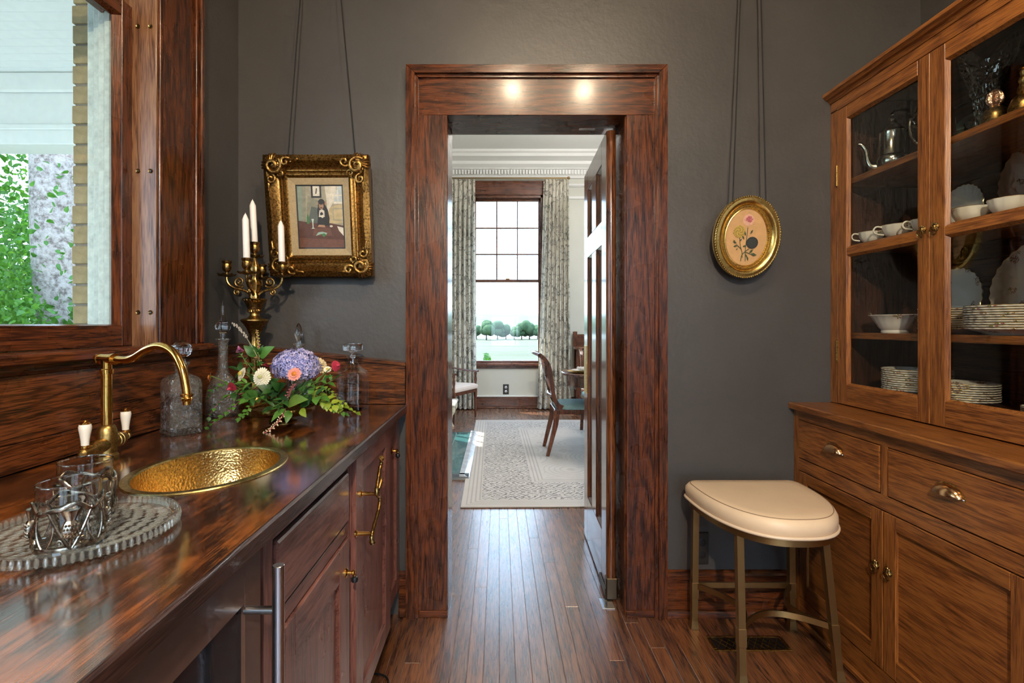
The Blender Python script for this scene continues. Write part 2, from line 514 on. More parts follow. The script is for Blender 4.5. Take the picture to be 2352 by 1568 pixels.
# floor: strip oak boards running towards the dining room
fl = MB().box(-1.6, 3.6, -2.4, 7.9, -.12, -.0035).build('floor', M['floor'], smooth=0)
tag(fl, 'narrow oak strip floor running through the doorway', None, None, 'structure')
bw = .0572
k0 = int(math.floor((-.80) / bw)); k1 = int(math.ceil(1.36 / bw))
for k in range(k0, k1):
    xa = .002 + k * bw; xb = xa + bw - .0014
    ya = -.45 if xa > -.48 else 2.20
    yend = 7.64 if xb < .98 else 2.19
    rr = random.Random(k * 31 + 5)
    y = ya - rr.random() * .6
    while y < yend:
        y2 = y + 1.05 + rr.random() * 1.3
        a, b_ = max(y, ya), min(y2, yend)
        if b_ - a > .03:
            MB().box(xa, xb, a, b_ - .0008, -.012, 0, .0011).build('plank', M['floor'], fl, smooth=0)
        y = y2

def shell(name, mat, pieces, label):
    mb = MB()
    for q in pieces: mb.box(*q)
    return tag(mb.build(name, mat, smooth=0), label, None, None, 'structure')
shell('wall_back', M['wall'], [(LX-.3, -.26, WY, 2.30, -.1, CZ), (.58, RX+.2, WY, 2.30, -.1, CZ), (-.26, .58, WY, 2.30, 2.14, CZ)],
      'dark taupe plaster wall around the doorway')
shell('wall_dining_back', M['cream'], [(-1.5, -.25, 2.302, 2.387, -.1, DZ), (.57, 3.6, 2.302, 2.387, -.1, DZ), (-.25, .57, 2.302, 2.387, 2.12, DZ)],
      'pale dining room side of the doorway wall')
shell('wall_left', M['wall'], [(-1.16, LX, 1.66, WY, -.1, CZ), (-1.16, LX, -2.3, .22, -.1, CZ), (-1.16, LX, .22, 1.66, -.1, 1.13),
      (-1.16, LX, .22, 1.66, 3.02, CZ)], 'dark taupe wall holding the window over the counter')
shell('wall_right', M['wall'], [(RX, RX+.15, -.70, WY, -.1, CZ), (RX, RX+.15, -2.3, -1.90, -.1, CZ), (RX, RX+.15, -1.90, -.70, -.1, .5), (RX, RX+.15, -1.90, -.70, 2.8, CZ)], 'dark grey wall behind the china hutch')
shell('wall_front', M['wall'], [(LX-.1, -.30, -2.35, -2.2, -.1, CZ), (1.40, RX+.1, -2.35, -2.2, -.1, CZ), (-.30, 1.40, -2.35, -2.2, -.1, .30), (-.30, 1.40, -2.35, -2.2, 2.80, CZ)], 'dark taupe wall behind the viewer')
w4 = struct('fill_window_4', 'wide window added behind the viewer for fill daylight')  # unseen window, added for even daylight from behind
for xx in (-.32, .53, 1.36): box('stile', M['oak_z'], w4, xx, xx+.06, -2.33, -2.19, .28, 2.82, .002)
for zz in (.27, 1.52, 2.77): box('rail', M['oak_x'], w4, -.30, 1.40, -2.33, -2.19, zz, zz+.06, .002)
box('pane', M['pane'], w4, -.28, .53, -2.27, -2.267, .32, 2.78, 0); box('pane', M['pane'], w4, .59, 1.37, -2.27, -2.267, .32, 2.78, 0)
shell('ceiling', M['ceil'], [(LX-.4, RX+.2, -2.35, 2.30, CZ, CZ+.1)], 'white pantry ceiling')
shell('ceiling_dining', M['ceil'], [(-1.7, 3.7, 2.30, 7.9, DZ, DZ+.1)], 'white dining room ceiling')
shell('wall_dining_right', M['cream'], [(3.4, 3.6, 2.387, 3.35, -.1, DZ), (3.4, 3.6, 4.65, 5.35, -.1, DZ), (3.4, 3.6, 6.65, 7.9, -.1, DZ), (3.4, 3.6, 2.387, 7.9, -.1, .6), (3.4, 3.6, 2.387, 7.9, 3.15, DZ)], 'pale right wall of the dining room')
wx0, wx1, wz0, wz1 = -.40, .645, .615, 3.19
shell('wall_far', M['cream'], [(-1.5, wx0, FY, FY+.2, -.1, DZ), (wx1, 3.6, FY, FY+.2, -.1, DZ), (wx0, wx1, FY, FY+.2, -.1, wz0), (wx0, wx1, FY, FY+.2, wz1, DZ)],
      'pale far wall of the dining room around the tall window')
shell('wall_dining_left', M['cream'], [(-1.5, -1.35, 2.3, 6.17, -.1, DZ), (-1.5, -1.35, 7.07, 7.9, -.1, DZ), (-1.5, -1.35, 6.17, 7.07, -.1, .62), (-1.5, -1.35, 6.17, 7.07, 3.15, DZ)],
      'pale left wall of the dining room')
w7 = struct('fill_window_7', 'window added in the right wall behind the viewer for fill daylight')  # added out of view, throws daylight on the left cabinets
for yy in (-1.90, -1.33, -.76): box('stile', M['oak_z'], w7, RX-.01, RX+.12, yy, yy+.06, .5, 2.8, .002)
for zz in (.48, 1.60, 2.76): box('rail', M['oak_y'], w7, RX-.01, RX+.12, -1.90, -.70, zz, zz+.06, .002)
box('pane', M['pane'], w7, RX+.06, RX+.063, -1.84, -1.33, .54, 2.76, 0); box('pane', M['pane'], w7, RX+.06, RX+.063, -1.27, -.76, .54, 2.76, 0)
# exterior brick skin with bricks at the window return
ext = shell('wall_exterior', flat('mortar', (.16, .14, .11), .9, var=.2), [(-1.436, -1.165, 1.757, 2.6, -1.2, CZ+.2), (-1.43, -1.165, -2.3, .12, -1.2, CZ+.2), (-1.43, -1.165, .12, 1.80, -1.2, 1.10),
      (-1.43, -1.165, .12, 1.80, 3.08, CZ+.2)], 'buff brick outer skin of the house beside the window')
M['brick'] = flat('brick', (.25, .19, .095), .85, var=.25, vs=30, bmp=.5, bs=120)
bme = MB().box(-.035, .035, 0, .2, -.0300, .0300, .0025).mesh('brick', M['brick'], 0)
for i in range(30):
    o = link('brick', bme, ext)
    o.location = (-1.407 + random.uniform(-.0025, .0025), 1.752 + random.uniform(-.002, .002), 1.12 + i * .0677)
    if i % 2: o.rotation_euler = (0, 0, .01)

# ------------------------------------------------------------------ doorway casing
tr = struct('trim_1', 'dark red oak casing around the doorway')
ox0, ox1, oz = -.216, .534, 2.10
cx0, cx1, cz = -.3866, .7005, 2.3035
fy = 2.168
box('casing_board', M['oak_z'], tr, cx0+.03, ox0, fy, WY, 0, oz, .001)
box('casing_board', M['oak_z'], tr, ox1, cx1-.03, fy, WY, 0, oz, .001)
box('casing_board', M['oak_x'], tr, cx0+.03, cx1-.03, fy, WY, oz+.0005, cz-.03, .001)
# plinth blocks
box('casing_foot', M['oak_x'], tr, cx0+.052, ox0+.0015, fy-.006, WY, 0, .028, .002)
box('casing_foot', M['oak_x'], tr, ox1-.0015, cx1-.052, fy-.006, WY, 0, .028, .002)
def band(w0, w1, yf, name):
    """mitred moulding that runs up, over and down outside the boards; w measured inwards from the outer edge"""
    for part in ('l', 'r', 't'):
        mb = MB()
        a, b_ = w0, w1
        if part == 't':
            q = [(cx0+a, cz-a), (cx1-a, cz-a), (cx1-b_, cz-b_), (cx0+b_, cz-b_)]
        elif part == 'l':
            q = [(cx0+a, 0), (cx0+b_, 0), (cx0+b_, cz-b_), (cx0+a, cz-a)]
        else:
            q = [(cx1-b_, 0), (cx1-a, 0), (cx1-a, cz-a), (cx1-b_, cz-b_)]
        c = [sum(p[0] for p in q)/4, sum(p[1] for p in q)/4]
        mid = [( (p[0]-c[0])*.995+c[0], (p[1]-c[1])*.9995+c[1]) for p in q]
        mb.rings([[(p[0], WY, p[1]) for p in q], [(p[0], yf+.002, p[1]) for p in q], [(p[0] , yf, p[1]) for p in mid]])
        mb.build(name, M['oak_x' if part == 't' else 'oak_z'], tr, smooth=0)
band(0, .022, 2.150, 'back_band')
band(.022, .037, 2.143, 'back_band')
band(.037, .050, 2.158, 'bead')
# jambs
box('jamb', M['oak_z'], tr, ox0-.03, ox0, 2.172, 2.395, 0, oz+.03, .0015)
box('jamb', M['oak_z'], tr, ox1, ox1+.035, 2.172, 2.395, 0, oz+.03, .0015)
box('jamb_head', M['oak_x'], tr, ox0, ox1, 2.172, 2.395, oz, oz+.03, .0015)
box('casing_board', M['oak_z'], tr, ox0-.20, ox0-.004, 2.388, 2.41, 0, 2.30, .002)
box('casing_board', M['oak_z'], tr, ox1+.004, ox1+.20, 2.388, 2.41, 0, 2.30, .002)
box('casing_board', M['oak_x'], tr, ox0-.20, ox1+.20, 2.388, 2.41, oz+.006, 2.30, .002)
# half-round bead on the right jamb's inner edge
MB().lathe([(.008, 0), (.008, oz)], 12, (ox1+.002, 2.185, 0)).build('bead', M['oak_z'], tr)
box('strike_plate', M['steel'], tr, .36, .43, 2.31, 2.335, oz-.0015, oz+.002, .0008)

# swing door standing open against the dining room side
d = thing('door_1', 'dark oak four-panel swing door standing open into the dining room', 'door', (.500, 2.303, 0), 0)
d.rotation_euler = (0, 0, -.026)
d['kind'] = 'structure'
del d['category']
T = .022
DW, DH = .711, 2.085
def db(name, y0, y1, z0, z1, mat=M['door_z'], t=T, b=.002): return box(name, mat, d, -t, t, y0, y1, z0, z1, b)
db('stile', .012, .125, .012, DH); db('stile', DW-.125, DW, .012, DH)
db('mullion', .29, .42, .264, 1.596); db('mullion', .29, .42, 1.708, 1.975)
rl = wood('door_y', RD, (.10, .030, .010), (.20, .066, .020), 'y', .20, 1.0, .7, vary=.06, bmp=.15)
db('rail', .125, DW-.125, .012, .264, rl); db('rail', .125, DW-.125, 1.596, 1.708, rl); db('rail', .125, DW-.125, 1.975, DH, rl)
for (a, b_) in ((.125, .29), (.42, DW-.125)):
    for (z0, z1) in ((.264, 1.596), (1.708, 1.975)):
        pn = db('panel', a, b_, z0, z1, t=.006, b=0)
        mb = MB()
        for sx in (-1, 1):     # sticking: sloped moulding around each panel
            w = .014
            o_ = [(a, z0), (b_, z0), (b_, z1), (a, z1)]; i_ = [(a+w, z0+w), (b_-w, z0+w), (b_-w, z1-w), (a+w, z1-w)]
            for k in range(4):
                j = (k+1) % 4
                mb.poly([(sx*T*.8, *o_[k]), (sx*T*.8, *o_[j]), (sx*.0065, *i_[j]), (sx*.0065, *i_[k])])
        mb.build('panel_moulding', M['door_z'], pn, smooth=0, recalc=False)
MB().lathe([(T, .012), (T, DH)], 20, (0, .014, 0)).build('rounded_edge', M['door_z'], d)
pp = box('push_plate', metal('pushplate', (.86, .66, .30), .4, hammer=.8, hs=120, tarnish=.3), d, -T-.003, -T, DW-.10, DW-.012, .835, 1.105, .001)
tag(pp, 'ornate gilt push plate')
box('pivot_shoe', M['shoe'], d, -.025, .025, -.012, .03, .006, .10, .004)
box('pivot_shoe', M['shoe'], d, -.028, -.022, .0, .16, .012, .05, .002)
pv = box('pivot_plate', M['steel'], None, .445, .50, 2.225, 2.31, 0, .004, .001)
tag(pv, 'small screwed steel floor plate under the swing door pivot', 'floor plate')
for q in ((.46, 2.245), (.475, 2.29)):
    MB().lathe([(.005, .004), (.005, .0055), (.002, .006)], 10, (q[0], q[1], 0)).build('screw', M['bronze'], pv)

# baseboards
bb = struct('baseboard_right', 'dark oak baseboard under the wall outlet')
box('board', M['oak_x'], bb, .70, 1.243, WY-.018, WY, .03, .172, .002)
MB().prism([(WY, .172), (WY-.018, .172), (WY-.013, .180), (WY-.006, .188), (WY, .190)], 'x', .70, 1.243).build('cap', M['oak_x'], bb, smooth=50)
MB().prism([(WY, 0), (WY-.032, 0), (WY-.031, .012), (WY-.026, .024), (WY-.018, .032), (WY, .032)], 'x', .70, 1.243).build('shoe', M['oak_x'], bb, smooth=50)
bb = struct('baseboard_left', 'short stub of dark baseboard between cabinet end and door casing')
box('board', M['oak_x'], bb, -.42, -.3866, WY-.018, WY, .03, .172, .002)
box('cap', M['oak_x'], bb, -.42, -.3866, WY-.022, WY, .172, .186, .003)
box('shoe', M['oak_x'], bb, -.42, -.3866, WY-.030, WY, 0, .035, .006)
# picture rail above the frame, carrying the cords
pr = MB().box(LX, RX, WY-.03, WY, 3.38, 3.44, .01).build('trim_2', M['oak_x'], smooth=0)
tag(pr, 'dark oak picture rail high on the doorway wall', None, None, 'structure')

# ------------------------------------------------------------------ pantry window
w = struct('window_1', 'dark oak sash window over the counter looking onto the porch')
gy0, gy1 = .34, 1.575
gx = -1.178
# casing on the room side
def casing(y0, y1):
    box('casing_board', M['oak_z'], w, LX-.001, -1.080, y0, y1, 1.156, 3.2, .0015)
casing(1.66, 1.855)
MB().lathe([(.0085, 1.156), (.0085, 3.2)], 12, (-1.083, 1.655, 0)).build('bead', M['oak_z'], w)
MB().lathe([(.007, 1.156), (.007, 3.2)], 12, (-1.076, 1.842, 0)).build('bead', M['oak_z'], w)
box('back_band', M['oak_z'], w, LX-.001, -1.062, 1.853, 1.873, 1.156, 3.2, .004)
casing(.02, .215)
box('back_band', M['oak_z'], w, LX-.001, -1.062, .0, .02, 1.156, 3.2, .004)
box('casing_head', M['oak_y'], w, LX-.001, -1.078, 0, 1.873, 3.02, 3.22, .002)
# jamb reveal facing the room, with brass screw cups
box('jamb', M['jamb_z'], w, -1.20, -1.084, 1.639, 1.665, 1.13, 3.03, .001)
box('jamb', M['oak_z'], w, -1.20, -1.084, .215, .24, 1.13, 3.03, .001)
box('jamb_head', M['oak_y'], w, -1.20, -1.084, .24, 1.639, 3.0, 3.03, .001)
for zz in (1.226+.035, 1.708, 2.165):
    for xx in (-1.141, -1.102):
        s_ = MB().lathe([(.0025, .0005), (.0035, -.0005), (.0065, -.003), (.0072, -.001), (.0072, .002)], 14, (xx, 1.639, zz), 'y').build('screw_cup', M['brass_old'], w)
        MB().lathe([(.0034, .001), (.0032, -.0018)], 10, (xx, 1.639, zz), 'y').build('screw', M['black'], s_)
# stool and apron
st = MB()
st.prism([(-1.30, 1.130), (-1.047, 1.130), (-1.040, 1.135), (-1.040, 1.150), (-1.046, 1.156), (-1.30, 1.156)], 'y', -.05, 1.895)
st.build('stool', M['oak_y'], w, smooth=20)
MB().prism([(-1.10, 1.130), (-1.053, 1.130), (-1.055, 1.118), (-1.066, 1.108), (-1.10, 1.106)], 'y', -.05, 1.88).build('apron_moulding', M['splash'], w, smooth=40)
# lower sash
sx0, sx1 = -1.196, -1.160
def sash(z0, z1, bot, top, xo=0):
    s_ = struct('sash', None, w)
    box('stile', M['oak_z'], s_, sx0+xo, sx1+xo, gy1+.02, 1.639, z0, z1, .0015)
    box('stile', M['oak_z'], s_, sx0+xo, sx1+xo, .24, gy0-.02, z0, z1, .0015)
    box('rail', M['oak_y'], s_, sx0+xo, sx1+xo, gy0-.02, gy1+.02, z0, z0+bot, .0015)
    box('rail', M['oak_y'], s_, sx0+xo, sx1+xo, gy0-.02, gy1+.02, z1-top, z1, .0015)
    a, b_, c, e = gy0-.02, gy1+.02, z0+bot, z1-top
    mb = MB(); w_ = .02
    o_ = [(a, c), (b_, c), (b_, e), (a, e)]; i_ = [(a+w_, c+.004), (b_-w_, c+.004), (b_-w_, e-w_*.5), (a+w_, e-w_*.5)]
    for k in range(4):
        j = (k+1) % 4
        mb.poly([(sx1+xo-.003, *o_[k]), (sx1+xo-.003, *o_[j]), (gx+xo, *i_[j]), (gx+xo, *i_[k])])
    mb.build('glazing_bead', M['oak_z'], s_, smooth=0, recalc=False)
    box('pane', M['pane'], s_, gx+xo-.003, gx+xo, a, b_, c, e, 0)
sash(1.157, 2.225, .062, .05)
sash(2.19, 2.99, .04, .05, -.04)
# weathered outer frame
xw = struct('trim_3', 'weathered white outer window frame with flaking paint')
for (x0, x1, y1) in ((-1.222, -1.20, 1.600), (-1.246, -1.222, 1.608), (-1.272, -1.246, 1.622), (-1.302, -1.272, 1.636)):
    box('frame_step', M['extwhite'], xw, x0, x1, y1, 1.80, 1.09, 3.06, .004)
box('frame_step', M['extwhite'], xw, -1.392, -1.24, .12, .28, 1.09, 3.06, .004)
box('frame_head', M['extwhite'], xw, -1.392, -1.24, .28, 1.64, 2.96, 3.06, .004)
box('outer_sill', M['extwhite'], xw, -1.48, -1.20, .10, 1.76, 1.09, 1.150, .004)
# old meeting strip that shows at the head of the lower sash
box('parting_strip', M['extwhite'], xw, -1.285, -1.205, .28, 1.63, 2.225, 2.275, .004)

# ------------------------------------------------------------------ backsplash panelling
bs = struct('trim_4', 'dark stained panelling between counter and window stool')
sy0 = -.6
box('board', M['splash'], bs, LX, -1.072, sy0, WY-.03, .958, 1.108, .0015)
box('board', M['splash'], bs, LX, -1.072, sy0, WY-.03, .893, .9565, .0015)
box('cap', M['splash'], bs, LX, -1.058, 1.896, WY-.03, 1.122, 1.142, .004)
box('board', M['splash'], bs, LX, -1.074, 1.896, WY-.03, 1.108, 1.122, .001)
# tapering end board against the doorway wall
MB().rings([[(-1.10, WY-.028, .893), (-.392, WY-.028, .893), (-.392, WY-.028, 1.052), (-1.10, WY-.028, 1.130)],
            [(-1.10, WY, .893), (-.392, WY, .893), (-.392, WY, 1.052), (-1.10, WY, 1.130)]]).build('end_board', M['splash_x'], bs, smooth=0)
MB().rings([[(-1.10, WY-.04, 1.130), (-.388, WY-.04, 1.052), (-.388, WY-.04, 1.064), (-1.10, WY-.04, 1.142)],
            [(-1.10, WY, 1.130), (-.388, WY, 1.052), (-.388, WY, 1.068), (-1.10, WY, 1.146)]]).build('end_cap', M['splash_x'], bs, smooth=0)

# ------------------------------------------------------------------ ceiling lamps (above the frame)
bulbm, nt_, bb_ = new_mat('bulb')
bb_.inputs['Emission Color'].default_value = (1.0, .79, .54, 1)
bb_.inputs['Emission Strength'].default_value = 520.0
fill_bulb, nt_, bb_ = new_mat('bulb_fill')
bb_.inputs['Emission Color'].default_value = (1.0, .82, .60, 1)
bb_.inputs['Emission Strength'].default_value = 3400.0
def pendant(x, y, z, label, mat=None):
    t = thing('pendant_lamp', label, 'lamp', (x, y, z), 0, 'pendant lamps on the pantry ceiling')
    MB().lathe([(.06, CZ-z), (.06, CZ-z-.02), (.02, CZ-z-.035)], 20).build('canopy', M['brass'], t)
    MB().tube([(0, 0, .12), (0, 0, CZ-z-.02)], .006, 8).build('rod', M['brass'], t)
    MB().lathe([(.02, .14), (.03, .11), (.07, .075), (.10, .055), (.099, .053), (.068, .070), (.028, .10), (.0, .10)], 24, cap0=True, cap1=False).build('lamp_shade', M['brass'], t)
    MB().ball((0, 0, .035), .045, 16, 10).build('bulb', mat or bulbm, t)
pendant(.10, .56, 2.9, 'brass pendant lamp nearest the sink')
pendant(.62, .56, 2.9, 'brass pendant lamp nearest the hutch')
pendant(.10, -1.0, 2.35, 'brass pendant lamp added behind the viewer as fill light', fill_bulb)  # unseen fill lamp, added to light the room from the viewer's side
# ================================================================== left run: counter, sink, cabinets
CT = .891
# countertop with an oval cut-out
SCX, SCY, SA, SB = -.666, 1.195*1.0, .158, .203
SCY = 1.20
ct = MB()
cxa, cxb = -1.072, -.387
def slab(y0, y1): ct.box(cxa, cxb, y0, y1, CT-.03, CT, 0)
ya, yb = .94, 1.46
def rect_pt(a):
    dx, dy = math.cos(a), math.sin(a)
    tx = ((cxb if dx > 0 else cxa) - SCX) / dx if abs(dx) > 1e-9 else 1e9
    ty = ((yb if dy > 0 else ya) - SCY) / dy if abs(dy) > 1e-9 else 1e9
    t = min(tx, ty); return (SCX + dx*t, SCY + dy*t)
angs = [2*PI*i/64 for i in range(64)] + [math.atan2(y-SCY, x-SCX) % (2*PI) for x in (cxa, cxb) for y in (ya, yb)]
angs = sorted(set(round(a, 6) for a in angs))
outl = [rect_pt(a) for a in angs]
inl = [(SCX + (SA-.012)*math.cos(a), SCY + (SB-.012)*math.sin(a)) for a in angs]
n_ = len(angs)
io = [ct.pt((p[0], p[1], CT)) for p in outl]; ii = [ct.pt((p[0], p[1], CT)) for p in inl]
jo = [ct.pt((p[0], p[1], CT-.03)) for p in outl]; ji = [ct.pt((p[0], p[1], CT-.03)) for p in inl]
for k in range(n_):
    j = (k+1) % n_
    ct.face((io[k], io[j], ii[j], ii[k])); ct.face((jo[k], ji[k], ji[j], jo[j]))
    ct.face((ii[k], ii[j], ji[j], ji[k])); ct.face((io[k], jo[k], jo[j], io[j]))
slab(-.6, ya); slab(yb, WY)
o = ct.build('countertop', M['counter'], smooth=0)
tag(o, 'dark worn wooden countertop with a brass sink let into it', 'countertop')
ed = MB().prism([(cxb-.002, CT-.032), (cxb+.004, CT-.030), (cxb+.005, CT-.004), (cxb+.001, CT+.0004), (cxb-.002, CT+.0004)], 'y', -.6, WY)
ed.build('edge_strip', wood('edge', (.008, .004, .004), (.024, .011, .009), (.045, .020, .014), 'y', .3, 1.0, .3, vary=0), o, smooth=20)

# bar sink
s = thing('bar_sink', 'oval hammered brass bar sink set into the counter', 'sink', (SCX, SCY, CT))
rim = []
def ell(a, b, z, n=64): return [(a*math.cos(2*PI*i/n), b*math.sin(2*PI*i/n), z) for i in range(n)]
MB().rings([ell(SA, SB, .0005), ell(SA-.002, SB-.002, .003), ell(SA-.017, SB-.017, .003), ell(SA-.020, SB-.020, .0)], cap0=False, cap1=False).build('rim', M['sinkrim'], s)
prof = [(1.0, 0), (.985, -.02), (.965, -.05), (.93, -.08), (.85, -.105), (.68, -.122), (.40, -.13), (.12, -.132)]
MB().rings([ell((SA-.020)*f, (SB-.020)*f, z) for f, z in prof], cap0=False, cap1=True).build('basin', M['sinkm'], s)
MB().lathe([(.022, -.130), (.024, -.128), (.016, -.129), (.003, -.131)], 20).build('drain', M['brass_old'], s)

# faucet
fx, fyy = -.978, 1.292
fa = thing('faucet', 'polished brass swan-neck faucet with porcelain levers', 'faucet', (fx, fyy, CT))
MB().lathe([(.026, 0), (.026, .006), (.021, .012), (.0215, .030), (.0225, .045), (.0215, .066), (.0195, .073), (.016, .080), (.0125, .082)], 28).build('body', M['brass_body'], fa)
MB().lathe([(.012, .08), (.012, .208), (.0145, .209), (.0148, .219), (.012, .221), (.0125, .243)], 24).build('post', M['brass'], fa)
dv = Vector((.316, -.127, 0)).normalized()
zt = .2455
MB().tube([tuple(-dv*.034 + Vector((0,0,zt))), tuple(-dv*.024 + Vector((0,0,zt))), tuple(-dv*.0235 + Vector((0,0,zt))), tuple(dv*.022 + Vector((0,0,zt))), tuple(dv*.0225 + Vector((0,0,zt))), tuple(dv*.031 + Vector((0,0,zt)))],
          [.0125, .0135, .0120, .0120, .0140, .0140], 20).build('tee', M['brass'], fa)
sp_ = bez([dv*.025+Vector((0,0,zt)), dv*.07+Vector((0,0,zt-.001)), dv*.105+Vector((0,0,zt+.006)), dv*.15+Vector((0,0,zt+.026)), dv*.195+Vector((0,0,zt+.035)),
           dv*.238+Vector((0,0,zt+.022)), dv*.266+Vector((0,0,zt-.012)), dv*.279+Vector((0,0,zt-.05)), dv*.284+Vector((0,0,zt-.075))], 8)
MB().tube(sp_, .0092, 18).build('spout', M['brass'], fa)
tp = dv*.284
MB().lathe([(.0092, zt-.072), (.0135, zt-.074), (.0135, zt-.078), (.0105, zt-.080), (.0125, zt-.083), (.011, zt-.088), (.0085, zt-.090), (.0085, zt-.098)], 20, (tp.x, tp.y, 0)).build('nozzle', M['brass'], fa)
hv_ = Vector((-.02, .1, 0)).normalized()
for sgn in (-1, 1):
    def hp(t, z=.034): return hv_*(sgn*t) + Vector((0, 0, z))
    MB().tube([hp(.012), hp(.035), hp(.036), hp(.048), hp(.0485), hp(.053), hp(.058), hp(.072), hp(.082), hp(.092), hp(.093), hp(.103), hp(.108)],
              [.0165, .0165, .0185, .0185, .0195, .0195, .016, .0155, .0115, .009, .0105, .0095, .004], 20).build('valve', M['brass_body'], fa)
    c = hp(.092); 
    hnd = MB().lathe([(.0065, .040), (.0075, .044), (.0110, .046), (.0110, .049), (.0085, .051)], 18, (c.x, c.y, 0)).build('lever_collar', M['brass'], fa)
    MB().lathe([(.0080, .051), (.0085, .06), (.0105, .075), (.0128, .088), (.0132, .094), (.0118, .099), (.008, .101)], 20, (c.x, c.y, 0)).build('porcelain_lever', M['porcelain'], fa)
    MB().lathe([(.0105, .0985), (.0108, .101), (.008, .104), (.0045, .105), (.005, .107), (.004, .1085), (.001, .109)], 18, (c.x, c.y, 0)).build('cap', M['brass'], fa)

# ------------------------------------------------------------------ cabinets
FX = -.415            # face frame plane
def frame_door(parent, name, X, y0, y1, z0, z1, st, mz, my, depth=.02, rec=.009, label=None, railw=None):
    """framed front facing +X with a recessed panel"""
    rw = railw or st
    g = bpy.data.objects.new(name, None); COL.objects.link(g); g.parent = parent; g.empty_display_size = .05
    if label: g['label'] = label
    box('stile', mz, g, X-depth, X, y0, y0+st, z0, z1, .0018); box('stile', mz, g, X-depth, X, y1-st, y1, z0, z1, .0018)
    box('rail', my, g, X-depth, X, y0+st, y1-st, z0, z0+rw, .0018); box('rail', my, g, X-depth, X, y0+st, y1-st, z1-rw, z1, .0018)
    a, b_, c, e = y0+st, y1-st, z0+rw, z1-rw
    mb = MB(); w_ = .010
    o_ = [(a, c), (b_, c), (b_, e), (a, e)]; i_ = [(a+w_, c+w_), (b_-w_, c+w_), (b_-w_, e-w_), (a+w_, e-w_)]
    for k in range(4):
        j = (k+1) % 4
        mb.poly([(X-.0025, *o_[k]), (X-.0025, *o_[j]), (X-rec, *i_[j]), (X-rec, *i_[k])])
    mb.build('moulding', my, g, smooth=0, recalc=False)
    box('panel', mz, g, X-depth, X-rec, a-.002, b_+.002, c-.002, e+.002, 0)
    return g

def drop_knob(parent, X, y, z):
    k = MB().lathe([(.013, 0), (.013, .003), (.0085, .005), (.006, .006), (.0048, .016), (.0075, .019), (.0075, .023), (.004, .026)], 20, (X, y, z), 'x').build('drop_knob', M['brass'], parent)
    MB().tube([(X+.021, y, z), (X+.024, y, z-.005), (X+.024, y, z-.010)], .0032, 8).build('link', M['brass'], k)
    MB().lathe([(.0025, .002), (.0075, -.001), (.0095, -.007), (.0085, -.013), (.004, -.0165), (.0018, -.018)], 16, (X+.024, y, z-.010)).build('drop', M['black'], k)
    return k
# wine cooler
yr = YX(-.405, 600)
wc = thing('wine_cooler', 'built-in wine cooler with brown framed glass door and steel bar handle', 'wine cooler')
box('body', M['black'], wc, -1.0, -.43, yr-.60, yr, .09, .852, .003)
g = bpy.data.objects.new('door', None); COL.objects.link(g); g.parent = wc
cb = flat('coolerframe', (.085, .045, .032), .35, coat=.2, var=.12, vs=14)
X1 = -.405
box('stile', cb, g, X1-.02, X1, yr-.057, yr-.002, .10, .841, .001); box('stile', cb, g, X1-.02, X1, yr-.597, yr-.54, .10, .841, .001)
box('rail', cb, g, X1-.02, X1, yr-.54, yr-.057, .776, .841, .001); box('rail', cb, g, X1-.02, X1, yr-.54, yr-.057, .10, .165, .001)
box('glass', M['cooler_dark'], g, X1-.014, X1-.006, yr-.545, yr-.052, .16, .78, 0)
hy = yr-.056; 
bar = MB().lathe([(.0085, .25), (.0095, .251), (.0095, .837), (.0085, .838)], 24, (-.352, hy, 0)).build('handle', M['steel'], g)
for zz in (.766, .32):
    MB().lathe([(.0065, -.405), (.0065, -.352)], 16, (0, hy, zz), 'x').build('handle_post', M['steel'], bar)
# sink cabinet
y0, y1 = YX(FX, 605), YX(FX, 803)
sc = thing('sink_cabinet', 'brown cabinet under the sink with one drawer over one door', 'cabinet')
box('carcass', M['cab_z'], sc, -1.05, -.437, y0, y1, .09, .745, 0)
db0, db1 = YX(FX, 628), YX(FX, 799)
box('face_frame', M['cab_z'], sc, FX-.02, FX, y0+.0005, db0-.002, .10, .86, .001)
box('face_frame', M['cab_z'], sc, FX-.02, FX, db1+.002, y1, .10, .86, .001)
box('face_frame', M['cab_y'], sc, FX-.02, FX, db0-.002, db1+.002, .826, .86, .001)
box('face_frame', M['cab_y'], sc, FX-.02, FX, db0-.002, db1+.002, .645, .678, .001)
box('face_frame', M['cab_y'], sc, FX-.02, FX, db0-.002, db1+.002, .10, .13, .001)
dr = box('drawer', M['cab_y'], sc, FX-.02, FX+.006, db0+.007, db1-.007, .687, .818, .004)
MB().rings([[(FX-.001, db0, .680), (FX-.001, db1, .680), (FX-.001, db1, .824), (FX-.001, db0, .824)],
            [(FX-.006, db0+.009, .689), (FX-.006, db1-.009, .689), (FX-.006, db1-.009, .816), (FX-.006, db0+.009, .816)]], cap0=False, cap1=False).build('cove', M['black'], dr, smooth=0)
dd = frame_door(sc, 'door', FX+.006, db0+.003, db1-.003, .133, .641, .085, M['cab_z'], M['cab_y'])
drop_knob(dd, FX+.006, YX(FX, 789), .560)
box('toe_kick', M['black'], sc, -.50, -.48, y0, y1, 0, .10, 0)
